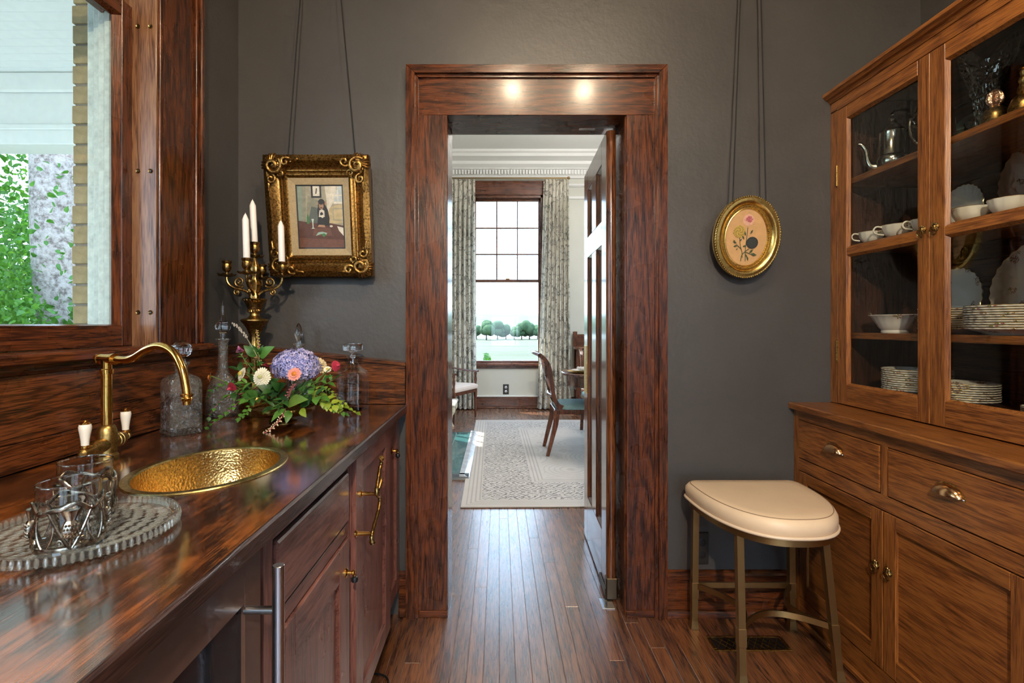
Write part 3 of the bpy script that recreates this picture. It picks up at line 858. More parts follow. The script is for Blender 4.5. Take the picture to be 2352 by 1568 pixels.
# panelled appliance with branch handle
p0, p1 = YX(-.40, 818), YX(-.40, 897)
pc = thing('panelled_dishwasher', 'narrow tall brown panel front with brass twig handle', 'dishwasher')
box('body', M['black'], pc, -1.04, -.425, p0+.004, p1-.002, .10, .855, 0)
pd = frame_door(pc, 'door', -.40, p0, p1, .105, .846, .080, M['cab_z'], M['cab_y'], .022, .010, railw=.056)
hx = -.352
pts = bez([(hx+.004, YX(-.35, 875)+.0, .828), (hx+.001, YX(-.35, 877), .812), (hx-.001, YX(-.35, 875), .795), (hx, YX(-.35, 869), .762), (hx, YX(-.35, 867), .737), (hx+.003, YX(-.35, 872), .712), (hx+.002, YX(-.35, 869), .682), (hx, YX(-.35, 859), .650), (hx, YX(-.35, 855), .632), (hx+.002, YX(-.35, 856), .618)], 6)
nn = len(pts); rad = [.0055 + .0018*math.sin(i*1.9) * .5 + (.002 if i < 4 or i > nn-5 else 0) for i in range(nn)]
rad = [r + (.0022 if abs(i - nn*.43) < 3 else 0) for i, r in enumerate(rad)]
hb = MB().tube(pts, rad, 12).build('branch_handle', M['brass_old'], pd)
MB().tube(bez([(hx, YX(-.35, 868), .735), (hx+.004, YX(-.35, 872), .755), (hx+.005, YX(-.35, 875), .770)], 4), [.005]*8+[.003], 8).build('twig', M['brass_old'], hb)
for (zz, yy) in ((.735, YX(-.35, 867)), (.641, YX(-.35, 857))):
    MB().lathe([(.0095, -.400), (.0095, -.396), (.0062, -.393), (.0055, hx-.006), (.0075, hx)], 16, (0, yy, zz), 'x').build('handle_post', M['brass'], hb)
# narrow end cabinet
e0, e1 = p1+.004, WY-.02
ec = thing('end_cabinet', 'sliver of brown cabinet with drop knob beside the door casing', 'cabinet')
box('carcass', M['cab_z'], ec, -1.05, -.432, e0, e1, .09, .858, 0)
frame_door(ec, 'door', FX, e0+.002, e1-.01, .13, .845, .06, M['cab_z'], M['cab_y'])
drop_knob(ec, FX, YX(FX, 897)+.02, .735)
box('toe_kick', M['black'], ec, -.50, -.48, e0, e1, 0, .10, 0)
box('side_post', M['cab_z'], pc, FX-.02, FX-.004, y1+.001, p0-.003, .10, .86, .001)

# black power cord loop peeking from under the dishwasher
o = MB().tube(bez([(-.50, 1.70, .004), (-.42, 1.62, .004), (-.385, 1.66, .004), (-.372, 1.74, .008), (-.40, 1.80, .004), (-.5, 1.82, .004)], 8), .0035, 8).build('power_cord', M['black'])
tag(o, 'thin black cord on the floor at the foot of the narrow brown panel', 'cord')
# ================================================================== things on the counter
def sq(h, e, z, n=40, rot=0.0):
    out = []
    for i in range(n):
        a = 2*PI*i/n + PI/4/10
        c, s_ = math.cos(a), math.sin(a)
        x = math.copysign(abs(c)**(2/e), c)*h; y = math.copysign(abs(s_)**(2/e), s_)*h
        out.append((x, y, z))
    return out
def circ(r, z, n=40):
    return [(r*math.cos(2*PI*i/n + PI/40), r*math.sin(2*PI*i/n + PI/40), z) for i in range(n)]

# square cut decanter with ball stopper
t = thing('square_decanter', 'square cut-crystal decanter with ball stopper beside the faucet', 'decanter', (-.966, 1.576, CT), math.radians(52))
hh = .046
R_ = [sq(hh*.93, 7, 0), sq(hh, 7, .004), sq(hh, 7, .05), sq(hh, 7, .155), sq(hh*.96, 5, .166), sq(hh*.75, 3.5, .175), sq(.022, 2.2, .182), circ(.0175, .186), circ(.0172, .205), circ(.019, .208), circ(.024, .212), circ(.0245, .216), circ(.022, .218),
      circ(.014, .216), circ(.0125, .20), circ(.0125, .185), sq(hh*.65, 3.5, .168), sq(hh*.86, 6, .155), sq(hh*.86, 7, .022), sq(hh*.6, 7, .016)]
MB().rings(R_).build('bottle', M['cutglass'], t)
# wheel-cut stars and cross-hatching on the faces
cuts = MB()
for face in range(4):
    A = Matrix.Rotation(face*PI/2, 4, 'Z')
    cuts.M = A
    for (cy, cz, rr, nr) in ((0, .105, .036, 16), (0, .048, .026, 12)):
        for k in range(nr):
            a = 2*PI*k/nr
            for (ra, rb, wd) in ((.004, rr, .0013),):
                p0 = (hh+.0003, cy+ra*math.cos(a), cz+ra*math.sin(a)); p1 = (hh+.0003, cy+rb*math.cos(a)*.95, cz+rb*math.sin(a)*1.2)
                cuts.tube([p0, tuple(Vector(p0).lerp(Vector(p1), .5)), p1], [.0002, wd, .0002], 5)
    for k in range(-4, 5):
        cuts.tube([(hh+.0002, k*.0085-.006, .006), (hh+.0002, k*.0085+.006, .022)], .0007, 4)
        cuts.tube([(hh+.0002, k*.0085+.006, .006), (hh+.0002, k*.0085-.006, .022)], .0007, 4)
cuts.M = None
o = cuts.build('cut_pattern', M['glass'], t); o['kind'] = 'stuff'
MB().lathe([(.006, .207), (.0105, .212), (.0115, .220), (.010, .226), (.013, .230), (.022, .238), (.027, .250), (.0275, .257), (.025, .267), (.018, .276), (.008, .281), (.001, .282)], 28, flute=14, fa=.03).build('stopper', M['solid'], t)

# round decanter with spire stopper
t = thing('spire_decanter', 'tall crystal decanter with pointed spire stopper in the counter corner', 'decanter', (-1.004, 1.885, CT))
MB().lathe([(.052, 0), (.057, .004), (.058, .03), (.056, .07), (.048, .11), (.034, .14), (.022, .155), (.018, .17), (.0165, .20), (.0165, .26), (.019, .272), (.026, .277), (.026, .281), (.018, .281),
            (.0135, .27), (.012, .20), (.0135, .17), (.018, .155), (.030, .138), (.044, .10), (.050, .05), (.050, .018), (.02, .014)], 36, flute=18, fa=.018).build('bottle', M['cutglass'], t)
MB().lathe([(.008, .268), (.012, .276), (.009, .292), (.0095, .300), (.016, .306), (.0245, .316), (.0265, .325), (.023, .336), (.015, .341), (.0125, .350), (.0085, .375), (.0052, .400), (.0032, .416), (.001, .420)], 24, flute=8, fa=.02).build('stopper', M['solid'], t)

# decanter with tulip stopper, behind the hydrangea
t = thing('tulip_decanter', 'crystal decanter with bud-shaped stopper half hidden behind the hydrangea', 'decanter', (-.808, 2.09, CT))
MB().lathe([(.048, 0), (.052, .004), (.053, .06), (.050, .12), (.040, .165), (.024, .19), (.0165, .20), (.0155, .225), (.017, .238), (.026, .252), (.027, .256), (.018, .256),
            (.012, .238), (.0115, .21), (.018, .19), (.034, .165), (.044, .11), (.046, .02), (.02, .015)], 32, flute=12, fa=.02).build('bottle', M['cutglass'], t)
MB().lathe([(.007, .238), (.011, .250), (.008, .266), (.0095, .272), (.0145, .282), (.0165, .292), (.0150, .306), (.0105, .322), (.005, .334), (.0012, .338)], 24, flute=6, fa=.04).build('stopper', M['solid'], t)

M['clearg'] = pane_mat('clearg', (.985, .99, .985), 1.7)
# plain square decanter, half full
t = thing('flat_top_decanter', 'plain square decanter half full of clear liquid with flat disc stopper', 'decanter', (-.574, 2.035, CT), math.radians(-8))
h2 = .050
R_ = [sq(h2*.94, 8, 0), sq(h2, 8, .004), sq(h2, 8, .135), sq(h2*.96, 6, .148), sq(h2*.72, 3.5, .160), circ(.024, .172), circ(.0185, .185), circ(.018, .198), circ(.024, .203), circ(.026, .208), circ(.023, .211),
      circ(.0135, .209), circ(.013, .185), circ(.018, .170), sq(h2*.62, 3.5, .154), sq(h2*.86, 7, .140), sq(h2*.86, 8, .026), sq(h2*.6, 8, .020)]
MB().rings(R_).build('bottle', M['clearg'], t)
MB().rings([sq(h2*.85, 8, .0265), sq(h2*.855, 8, .030), sq(h2*.855, 8, .098)]).build('liquid', pane_mat('liquid', (.97, .98, .98), 1.5), t)
MB().lathe([(.008, .200), (.0125, .209), (.010, .215), (.010, .222), (.016, .228), (.036, .232), (.037, .236), (.037, .254), (.035, .257), (.005, .255)], 28, flute=14, fa=.012).build('stopper', M['solid'], t)

# ------------------------------------------------------------------ candelabrum
KX, KY = -.943, 2.0
k = thing('candelabrum', 'ornate gilt brass candelabrum with scrolled arms in the corner', 'candelabrum', (KX, KY, CT), math.radians(10))
bo = M['brass_old']
MB().lathe([(.062, 0), (.064, .008), (.058, .014), (.060, .020), (.045, .030), (.030, .045), (.024, .060), (.030, .075), (.034, .09), (.028, .11)], 28, flute=8, fa=.05).build('base', bo, k)
MB().lathe([(.026, .105), (.018, .13), (.016, .16), (.021, .20), (.026, .225), (.022, .25), (.017, .27), (.020, .295), (.030, .32), (.042, .337), (.049, .344)], 28, flute=10, fa=.04).build('column', bo, k)
MB().lathe([(.046, .343), (.0505, .347), (.0505, .350), (.045, .354), (.028, .357), (.022, .362), (.018, .366), (.017, .374), (.021, .379)], 32).build('disc', M['brass_body'], k)
vz = MB()
n = 40
rg = []
for i, (r, z) in enumerate([(.019, .377), (.0255, .380), (.0265, .385), (.024, .390), (.027, .400), (.032, .412), (.036, .420), (.041, .424), (.043, .428), (.040, .431), (.02, .430)]):
    rg.append([(r*(1+.05*math.cos(20*(2*PI*j/80)+z*260))*math.cos(2*PI*j/80), r*(1+.05*math.cos(20*(2*PI*j/80)+z*260))*math.sin(2*PI*j/80), z) for j in range(80)])
vz.rings(rg).build('basket', bo, k)
def socket(mb, c, z0):
    """drip pan and candle cup centred at c, pan at height z0"""
    pan = []
    for (r, dz) in ((.005, -.006), (.014, -.003), (.031, .001), (.033, .004), (.030, .003), (.012, .004), (.006, .006)):
        pan.append([(c[0]+r*(1+.07*math.cos(8*a))*math.cos(a), c[1]+r*(1+.07*math.cos(8*a))*math.sin(a), z0+dz+(.003*math.cos(8*a) if r > .025 else 0)) for a in [2*PI*j/48 for j in range(48)]])
    mb.rings(pan)
    mb.lathe([(.006, .004), (.0055, .012), (.012, .017), (.0165, .026), (.0165, .036), (.014, .044), (.0175, .050), (.0185, .054), (.0165, .056), (.013, .055)], 20, (c[0], c[1], z0), flute=8, fa=.07)
arms = []
for i in range(4):
    A = Matrix.Rotation(i*PI/2, 4, 'Z')
    g = bpy.data.objects.new('arm', None); COL.objects.link(g); g.parent = k; g.rotation_euler = (0, 0, i*PI/2)
    path = bez([(.008, 0, .428), (.012, 0, .442), (.026, 0, .458), (.048, 0, .466), (.072, 0, .472), (.090, 0, .484), (.099, 0, .500), (.100, 0, .518)], 6)
    nn = len(path)
    MB().tube(path, [.0062 - .0015*j/nn for j in range(nn)], 10).build('branch', bo, g)
    # upper and lower volutes
    def vol(cx, cz, r0, turns, sg, a0):
        return [(cx + (r0*(1-.75*t))*math.cos(a0+sg*t*turns*2*PI), 0, cz + (r0*(1-.75*t))*math.sin(a0+sg*t*turns*2*PI)) for t in [q/26 for q in range(27)]]
    MB().tube(vol(.054, .496, .021, 1.35, 1, -PI*.75), [.0042]*20+[.005]*7, 8).build('scroll', bo, g)
    MB().tube(vol(.064, .456, .0125, 1.2, -1, PI*.6), [.0036]*20+[.0045]*7, 8).build('scroll', bo, g)
    for q, (cx, cz) in enumerate(((.054, .496), (.064, .456))):
        MB().ball((cx, 0, cz), .0055, 8, 5).build('rosette', bo, g)
    mb = MB(); socket(mb, (.100, 0), .520); mb.build('candle_cup', bo, g)
MB().lathe([(.018, .425), (.020, .44), (.014, .455), (.018, .47), (.022, .485), (.014, .50), (.011, .515), (.017, .53), (.020, .548), (.013, .565), (.008, .58), (.006, .592)], 20, flute=6, fa=.08).build('stem', bo, k)
mb = MB(); socket(mb, (0, 0), .594); mb.build('candle_cup', bo, k)
def candle(i, zb, ln, label, tx=0, ty=0):
    a = math.radians(10) + (i*PI/2 if i is not None else 0)
    r = .10 if i is not None else 0
    c = thing('candle', label, 'candle', (KX + r*math.cos(a), KY + r*math.sin(a), CT+zb), 0, 'candles in the candelabrum')
    c.rotation_euler = (tx, ty, 0)
    MB().lathe([(.0105, 0), (.0122, .004), (.0116, ln-.022), (.0110, ln-.020), (.0055, ln-.006), (.002, ln)], 20).build('taper', M['wax'], c)
    MB().tube([(0, 0, ln-.002), (.0005, 0, ln+.004)], .0009, 6).build('wick', M['wax'], c)
candle(None, .640, .172, 'tallest white taper candle in the central cup of the candelabrum', 0, -.05)
candle(3, .566, .172, 'white taper candle in the front cup of the candelabrum', 0, -.03)
candle(0, .566, .170, 'white taper candle in the right cup, before the gilt frame', 0, -.03)

# ------------------------------------------------------------------ thistle tumblers on a glass tray
tr_ = thing('glass_tray', 'round pressed glass tray under the thistle tumblers', 'tray', (-.655, .815, CT))
tr_.scale = (.82, .82, 1)
MB().lathe([(.135, 0), (.150, .001), (.157, .006), (.159, .018), (.157, .0215), (.153, .0215), (.151, .016), (.146, .0125), (.138, .0115), (.04, .0115), (.001, .0115)], 96, flute=0).build('plate', M['trayglass'], tr_)
ws = MB()
for q in range(-12, 13):        # ribs moulded into the tray floor, following its weave
    y = q*.0105
    w_ = math.sqrt(max(0, .138**2 - y*y))
    m = max(2, int(w_*2/.024))
    for j in range(m):
        x = -w_ + (j+.5)*2*w_/m + (.004 if q % 2 else 0)
        if x*x + y*y < .132**2:
            ws.M = Matrix.Translation((x, y, .0112)) @ Matrix.Rotation(.6, 4, 'Z')
            ws.lathe([(.0001, -.0105), (.0035, -.006), (.0045, 0), (.0035, .006), (.0001, .0105)], 8, (0, 0, 0), 'x', sx=1.0, sy=.55)
ws.M = None
o = ws.build('rib_pattern', M['trayrib'], tr_); o['kind'] = 'stuff'
sd = MB()
for q in range(84):
    a = 2*PI*q/84
    sd.M = Matrix.Rotation(a, 4, 'Z') @ Matrix.Translation((.1585, 0, .011)) 
    sd.ball((0, 0, 0), .0040, 8, 5, 1.9)
sd.M = None
o = sd.build('beaded_edge', M['trayrib'], tr_); o['kind'] = 'stuff'

def tumbler(x, y, rz, label):
    t = thing('thistle_tumbler', label, 'tumbler', (x, y, CT+.0158), rz, 'thistle tumblers on the tray')
    MB().lathe([(.034, .002), (.0355, .006), (.0362, .03), (.0375, .088), (.0372, .090), (.0358, .0895), (.0348, .03), (.033, .010), (.02, .009)], 48).build('tumbler_glass', M['thin'], t)
    MB().tube([(.0366*math.cos(2*PI*j/64), .0366*math.sin(2*PI*j/64), .0895) for j in range(64)], .0011, 8, close=True).build('rim', M['solid'], t)
    pw = M['pewter']
    g = bpy.data.objects.new('holder', None); COL.objects.link(g); g.parent = t
    MB().tube([(.0385*math.cos(2*PI*j/48), .0385*math.sin(2*PI*j/48), .0045) for j in range(48)], .0034, 8, close=True, flat=1.4).build('foot_ring', pw, g)
    band = []
    for j in range(96):
        a = 2*PI*j/96
        band.append((.0400*math.cos(a), .0400*math.sin(a), .060 + .0055*math.cos(4*a) + .002*math.sin(8*a)))
    MB().tube(band, .0022, 8, close=True, flat=1.5).build('rim_band', pw, g)
    for q in range(4):
        a0 = 2*PI*q/4
        A = Matrix.Rotation(a0, 4, 'Z')
        th = MB(); th.M = A
        th.lathe([(.002, .018), (.006, .021), (.0098, .028), (.0102, .034), (.008, .041), (.0052, .044)], 14, (.041, 0, 0), sx=.6, flute=7, fa=.08)
        th.lathe([(.0052, .043), (.006, .047), (.0092, .056), (.0105, .0585), (.008, .058)], 16, (.041, 0, 0), sx=.5, flute=8, fa=.10)
        for zz in range(4):
            for yy in range(-2, 3):
                th.ball((.0468 - abs(yy)*.0011, (yy + (.5 if zz % 2 else 0))*.0036, .023 + zz*.0052), .0019, 6, 4)
        th.tube([(.040, 0, .004), (.041, 0, .02)], .0022, 8)
        th.M = None
        th.build('thistle', pw, g)
        lv = MB()
        for sg in (-1, 1):
            lp = []
            for u in [j/10 for j in range(11)]:
                ang = a0 + sg*(.03 + .60*u**.9)
                lp.append((.0405*math.cos(ang), .0405*math.sin(ang), .006 + .052*u))
            lv.tube(lp, [.0021, .0023, .0024, .0024, .0023, .0022, .0021, .002, .0019, .0018, .0017], 8)
            lp = []
            for u in [j/10 for j in range(11)]:
                ang = a0 + sg*(.60 - .55*u*(1-u)*1.2 + .1*u)
                lp.append((.0402*math.cos(ang), .0402*math.sin(ang), .054 - .046*u))
            lv.tube(lp, .0014, 6)
            ct_ = a0 + sg*.32
            lp = [((.0403)*math.cos(ct_ + .10*(1-u)*math.cos(u*9)), .0403*math.sin(ct_ + .10*(1-u)*math.cos(u*9)), .014 + .006*(1-u)*math.sin(u*9)) for u in [j/14 for j in range(15)]]
            lv.tube(lp, .0012, 6)
        lv.build('leaf_stems', pw, g)
tumbler(-.618, .745, math.radians(-48), 'nearest thistle-mounted glass tumbler on the tray')
tumbler(-.686, .860, math.radians(-20), 'thistle-mounted glass tumbler behind, nearer the sink')

# ------------------------------------------------------------------ flower bowl
BX, BY = -.738, 1.775
b = thing('brass_bowl', 'low tarnished brass footed bowl holding the flowers', 'bowl', (BX, BY, CT))
MB().lathe([(.045, 0), (.046, .004), (.030, .010), (.026, .014), (.05, .019), (.085, .027), (.102, .038), (.104, .044), (.101, .050), (.099, .050), (.099, .044), (.08, .031), (.04, .022), (.001, .020)], 40, sx=1.0).build('bowl', M['brass_old'], b)

GL = {'dark': leafmat('leaf_dark', (.008, .040, .008), (.035, .120, .020)), 'mid': leafmat('leaf_mid', (.030, .110, .012), (.10, .26, .035)),
      'lime': leafmat('leaf_lime', (.12, .22, .015), (.38, .48, .05)), 'stem': flat('stem', (.10, .16, .03), .5), 'rstem': flat('rstem', (.30, .06, .07), .5)}
def leaf_mesh(name, mat, wd, bend=.12, fold=.10, teeth=0):
    mb = MB(); n = 10
    rows = []
    for i in range(n+1):
        u = i/n
        w_ = wd * (math.sin(PI*u**.8)**.9) * (1 - .25*u)
        if 0 < i < n and teeth: w_ *= 1 + teeth*(1 if i % 2 else -1)
        z = bend*math.sin(PI*u*.9) - bend*.8*u*u
        rows.append([(u, -w_, z+fold*w_), (u, -w_*.5, z+fold*w_*.2), (u, 0, z-fold*w_*.5), (u, w_*.5, z+fold*w_*.2), (u, w_, z+fold*w_)])
    ids = [[mb.pt(p) for p in r] for r in rows]
    for i in range(n):
        for j in range(4):
            mb.face((ids[i][j], ids[i+1][j], ids[i+1][j+1], ids[i][j+1]))
    return mb.mesh(name, mat, 60, recalc=False)
LM = {'broad': leaf_mesh('leaf', GL['mid'], .30), 'broad_d': leaf_mesh('leaf', GL['dark'], .28), 'narrow': leaf_mesh('leaf', GL['mid'], .20), 'narrow_d': leaf_mesh('leaf', GL['dark'], .18),
      'lime': leaf_mesh('leaf', GL['lime'], .34), 'round': leaf_mesh('leaf', GL['lime'], .42), 'ivy': leaf_mesh('leaf', GL['mid'], .40, teeth=.12), 'pale': leaf_mesh('leaf', leafmat('leaf_pale', (.14, .26, .04), (.30, .42, .10)), .30)}
def put_leaf(parent, kind, base, tip, up=(0, -.5, 1), name='leaf'):
    base = Vector(base); d = Vector(tip) - base; ln = d.length
    x = d.normalized(); u = Vector(up).normalized()
    y = u.cross(x)
    if y.length < 1e-4: y = x.orthogonal()
    y.normalize(); z = x.cross(y)
    R = Matrix((x, y, z)).transposed().to_4x4()
    o = link(name, LM[kind], parent)
    o.matrix_basis = Matrix.Translation(base) @ R @ Matrix.Scale(ln, 4)
    return o
def sprig(name, label, cat, path, leaves, kind, stem='stem', r=.0016, ln=(.03, .05), ups=(0, -.6, 1), seed=1, pitch=.6):
    """a stem along path with leaves set alternately on it; coordinates in world space"""
    rr = random.Random(seed)
    pts = bez(path, 6)
    t = thing(name, label, cat, tuple(pts[0]))
    t0 = pts[0]
    MB().tube([p-t0 for p in pts], [r*(1-.5*i/len(pts)) for i in range(len(pts))], 6).build('stem', GL[stem], t)
    for i in range(leaves):
        u = .15 + .85*i/max(1, leaves-1)
        q = u*(len(pts)-1); a = int(min(q, len(pts)-2)); p = pts[a].lerp(pts[a+1], q-a) - t0
        tang = (pts[a+1]-pts[a]).normalized()
        side = tang.cross(Vector(ups)).normalized() * (1 if i % 2 else -1)
        dv_ = (tang*pitch + side + Vector(ups)*rr.uniform(-.1, .35) + Vector((rr.uniform(-.25, .25), rr.uniform(-.25, .25), rr.uniform(-.25, .2)))).normalized()
        if i == leaves-1: dv_ = tang
        l_ = rr.uniform(*ln)
        put_leaf(t, kind if isinstance(kind, str) else rr.choice(kind), p, p + dv_*l_, (rr.uniform(-.4, .4), -.6+rr.uniform(-.3, .3), 1))
    return t
CB = Vector((BX, BY, CT+.045))
def head_matrix(pos, face):
    z = Vector(face).normalized(); x = z.orthogonal().normalized(); y = z.cross(x)
    return Matrix.Translation(pos) @ Matrix((x, y, z)).transposed().to_4x4()
def flower(name, label, pos, face, r, petal, core, rows=3, per=14, dome=.35, corer=.28, stem_from=None, cup=.2, seed=3, leaf=None):
    pos = Vector(pos); t = thing(name, label, 'flower', tuple(pos))
    Mx = head_matrix(Vector((0, 0, 0)), face); rr = random.Random(seed)
    mb = MB(); mb.M = Mx
    for row in range(rows):
        f = 1 - row/(rows+.35); n = max(6, int(per*(.45+.55*f)))
        for i in range(n):
            a = 2*PI*(i + .5*(row % 2))/n + rr.uniform(-.05, .05)
            ra = r*f*.28; rb = r*f*rr.uniform(.94, 1.04); z0 = dome*r*(1-f); z1 = z0 + cup*r*(1-f*.9)*1.0
            w_ = PI*r*f/n*1.05
            c, s_ = math.cos(a), math.sin(a)
            def q(rad, off, z): return (rad*c - off*s_, rad*s_ + off*c, z)
            mb.poly([q(ra, -w_*.35, z0), q(lerp(ra, rb, .65), -w_, z1+.04*r), q(rb, -w_*.45, z1), q(rb, w_*.45, z1), q(lerp(ra, rb, .65), w_, z1+.04*r), q(ra, w_*.35, z0)])
    o = mb.build('petals', petal, t, smooth=0, recalc=False); o['kind'] = 'stuff'
    c = MB(); c.M = Mx
    c.lathe([(r*corer, dome*r*.55), (r*corer*1.05, dome*r*.9), (r*corer*.7, dome*r*1.25), (r*.02, dome*r*1.4)], 14, flute=7, fa=.08)
    c.build('flower_centre', core, t)
    s0 = (Vector(stem_from) if stem_from is not None else CB) - pos
    z = Vector(face).normalized()
    MB().tube(bez([tuple(-z*r*.02), tuple(-z*r*.9), tuple(s0*.6 - z*r*.3), tuple(s0)], 5), .0016, 6).build('stem', GL['stem'], t)
    se = MB(); se.M = Mx
    se.lathe([(r*.06, -r*.25), (r*.22, -r*.12), (r*.34, .01*r)], 12); se.build('calyx', GL['mid'], t)
    return t
PM = {'white': flat('petal_white', (.78, .74, .56), .6, var=.06, vs=90), 'cream': flat('petal_cream', (.72, .60, .36), .6, var=.08, vs=80), 'salmon': flat('petal_salmon', (.72, .26, .20), .55, var=.15, vs=60),
      'crimson': flat('petal_crimson', (.46, .035, .07), .55, var=.25, vs=60), 'pink': flat('petal_pink', (.42, .12, .26), .6, var=.25, vs=90), 'peach': flat('petal_peach', (.70, .32, .16), .6, var=.1),
      'orange': flat('core_orange', (.55, .17, .012), .7, var=.3, vs=200), 'yellow': flat('core_yellow', (.52, .40, .06), .7, var=.2, vs=200), 'greeny': flat('core_green', (.42, .44, .16), .7), 'brown': flat('core_brown', (.16, .10, .03), .8, var=.3, vs=200)}
# hydrangea
hp_ = P(680, 842, 1.79)
t = thing('hydrangea', 'large mauve-blue hydrangea head in the middle of the bowl', 'flower', tuple(hp_))
hm, nt_, b_ = new_mat('hydrangea_petal')
tcn = N(nt_, 'ShaderNodeTexCoord'); nz = N(nt_, 'ShaderNodeTexNoise', i_Scale=70.0, i_Detail=2.0); L(nt_, tcn.outputs['Object'], nz.inputs['Vector'])
rmp = ramp(nt_, [(.30, (.13, .16, .44)), (.46, (.30, .30, .60)), (.62, (.58, .52, .76))]); L(nt_, nz.outputs[0], rmp.inputs[0]); L(nt_, rmp.outputs[0], b_.inputs['Base Color']); b_.inputs['Roughness'].default_value = .6
mb = MB(); rr = random.Random(11); nfl = 420
for i in range(nfl):
    zz = 1 - 1.62*(i+.5)/nfl; a = i*2.39996; rad = math.sqrt(max(0, 1-zz*zz))
    nrm = Vector((rad*math.cos(a), rad*math.sin(a), zz))
    p = Vector((nrm.x*.079, nrm.y*.068, nrm.z*.060)) * rr.uniform(.93, 1.05)
    nrm = (nrm + Vector((rr.uniform(-.35, .35), rr.uniform(-.35, .35), rr.uniform(-.3, .3)))).normalized()
    mb.M = head_matrix(p, nrm) @ Matrix.Rotation(rr.uniform(0, PI), 4, 'Z')
    l_ = rr.uniform(.0068, .0092)
    for q in range(4):
        an = q*PI/2; c, s_ = math.cos(an), math.sin(an)
        def pp_(rd, of, z): return (rd*c - of*s_, rd*s_ + of*c, z)
        mb.poly([pp_(.0004, 0, 0), pp_(l_*.55, -l_*.42, .0012), pp_(l_*.95, -l_*.2, .0016), pp_(l_, l_*.12, .0010), pp_(l_*.6, l_*.42, .0016)])
mb.M = None
o = mb.build('florets', hm, t, smooth=0, recalc=False); o['kind'] = 'stuff'
MB().ball((0, 0, -.004), .052, 16, 10, .8).build('flower_core', flat('hydrangea_core', (.10, .11, .30), .8), t)
MB().tube([(0, 0, -.04), tuple(CB-hp_)], .003, 8).build('stem', GL['stem'], t)
flower('white_zinnia', 'largest round cream-white zinnia at the front of the bowl', P(602, 866, 1.70), (-.12, -1, .15), .0315, PM['white'], PM['greeny'], 5, 24, .5, .2)
flower('white_zinnia', 'smaller white zinnia with yellow eye left of the round one', P(556, 859, 1.73), (-.65, -.7, .35), .024, PM['white'], PM['yellow'], 3, 16, .4, .34, seed=5)
flower('salmon_zinnia', 'salmon pink zinnia with orange eye in front of the hydrangea', P(676, 859, 1.675), (.0, -1, .35), .0225, PM['salmon'], PM['orange'], 2, 13, .25, .34, seed=6)
flower('red_zinnia', 'crimson zinnia leaning out right towards the half-full decanter', P(771, 840, 1.77), (.75, -.55, .15), .019, PM['crimson'], PM['crimson'], 5, 14, .75, .25, seed=7)
flower('red_zinnia', 'crimson pink zinnia nodding at the left of the bowl', P(534, 888, 1.70), (-.35, -.75, -.35), .0185, PM['crimson'], PM['crimson'], 5, 14, .85, .25, seed=8)
flower('red_zinnia', 'flat crimson zinnia seen edge-on behind the white zinnia', P(619, 838, 1.86), (.1, -.15, 1), .024, PM['crimson'], PM['yellow'], 2, 14, .2, .3, seed=9)
flower('cream_dahlia', 'cream flower tucked behind the right of the hydrangea', P(733, 838, 1.87), (.55, -.35, .4), .034, PM['cream'], PM['cream'], 4, 18, .5, .2, seed=10)
flower('peach_flower', 'small peach and orange bloom at the far left over the vines', P(483, 866, 1.74), (-.8, -.5, .1), .016, PM['peach'], PM['orange'], 2, 9, .4, .4, seed=12)
flower('clover_flower', 'pink clover head on an upright stem', P(551, 807, 1.77), (-.15, -.3, 1), .0135, PM['pink'], PM['pink'], 5, 12, 1.1, .3, cup=.6, seed=13)
flower('seed_head', 'brown button seed head above the white zinnia', P(589, 824, 1.76), (0, -.4, 1), .011, PM['brown'], PM['brown'], 3, 12, .6, .6, seed=14)
flower('small_daisy', 'little white flower below the right crimson zinnia', P(752, 848, 1.79), (.2, -.8, .6), .013, PM['white'], PM['yellow'], 2, 10, .3, .35, seed=15)

def berry_spray(label, path, n, br, stem, bm, spread, seed):
    rr = random.Random(seed); pts = bez(path, 8); t0 = pts[0]
    t = thing('berry_spray', label, 'berry spray', tuple(t0))
    MB().tube([p-t0 for p in pts], .0014, 6).build('stem', stem, t)
    be = MB(); sk = MB()
    for i in range(n):
        u = .1 + .9*i/n; q = u*(len(pts)-1); a = int(min(q, len(pts)-2)); p = pts[a].lerp(pts[a+1], q-a)-t0
        an = i*2.4; off = Vector((math.cos(an), math.sin(an)*.6, math.sin(an)*.8))*spread*(1.15-.6*u)
        be.ball(p+off, br*(1.1-.4*u), 8, 5); sk.tube([p, p+off], .0005, 4)
    o = be.build('berries', bm, t); o['kind'] = 'stuff'
    o = sk.build('stalks', stem, t); o['kind'] = 'stuff'
    return t
pk = flat('berry_pale', (.60, .50, .30), .4, var=.2, vs=60); pr_ = flat('berry_red', (.30, .08, .09), .4, var=.3, vs=60); pg = flat('berry_green', (.34, .36, .06), .4, var=.3, vs=60)
berry_spray('pale berry spray drooping from the bowl onto the counter', [P(657, 938, 1.68), P(642, 965, 1.62), P(622, 985, 1.60), P(599, 999, 1.58)], 46, .0026, GL['rstem'], pk, .0085, 1)
berry_spray('red berry spike in front of the dark leaves', [P(654, 922, 1.68), P(664, 900, 1.67), P(676, 882, 1.66)], 40, .0027, GL['rstem'], pr_, .007, 2)
berry_spray('upright green and pink berry spike before the candelabrum', [P(597, 846, 1.78), P(596, 810, 1.78), P(593, 780, 1.79), P(590, 758, 1.80)], 44, .0026, GL['rstem'], pg, .006, 3)
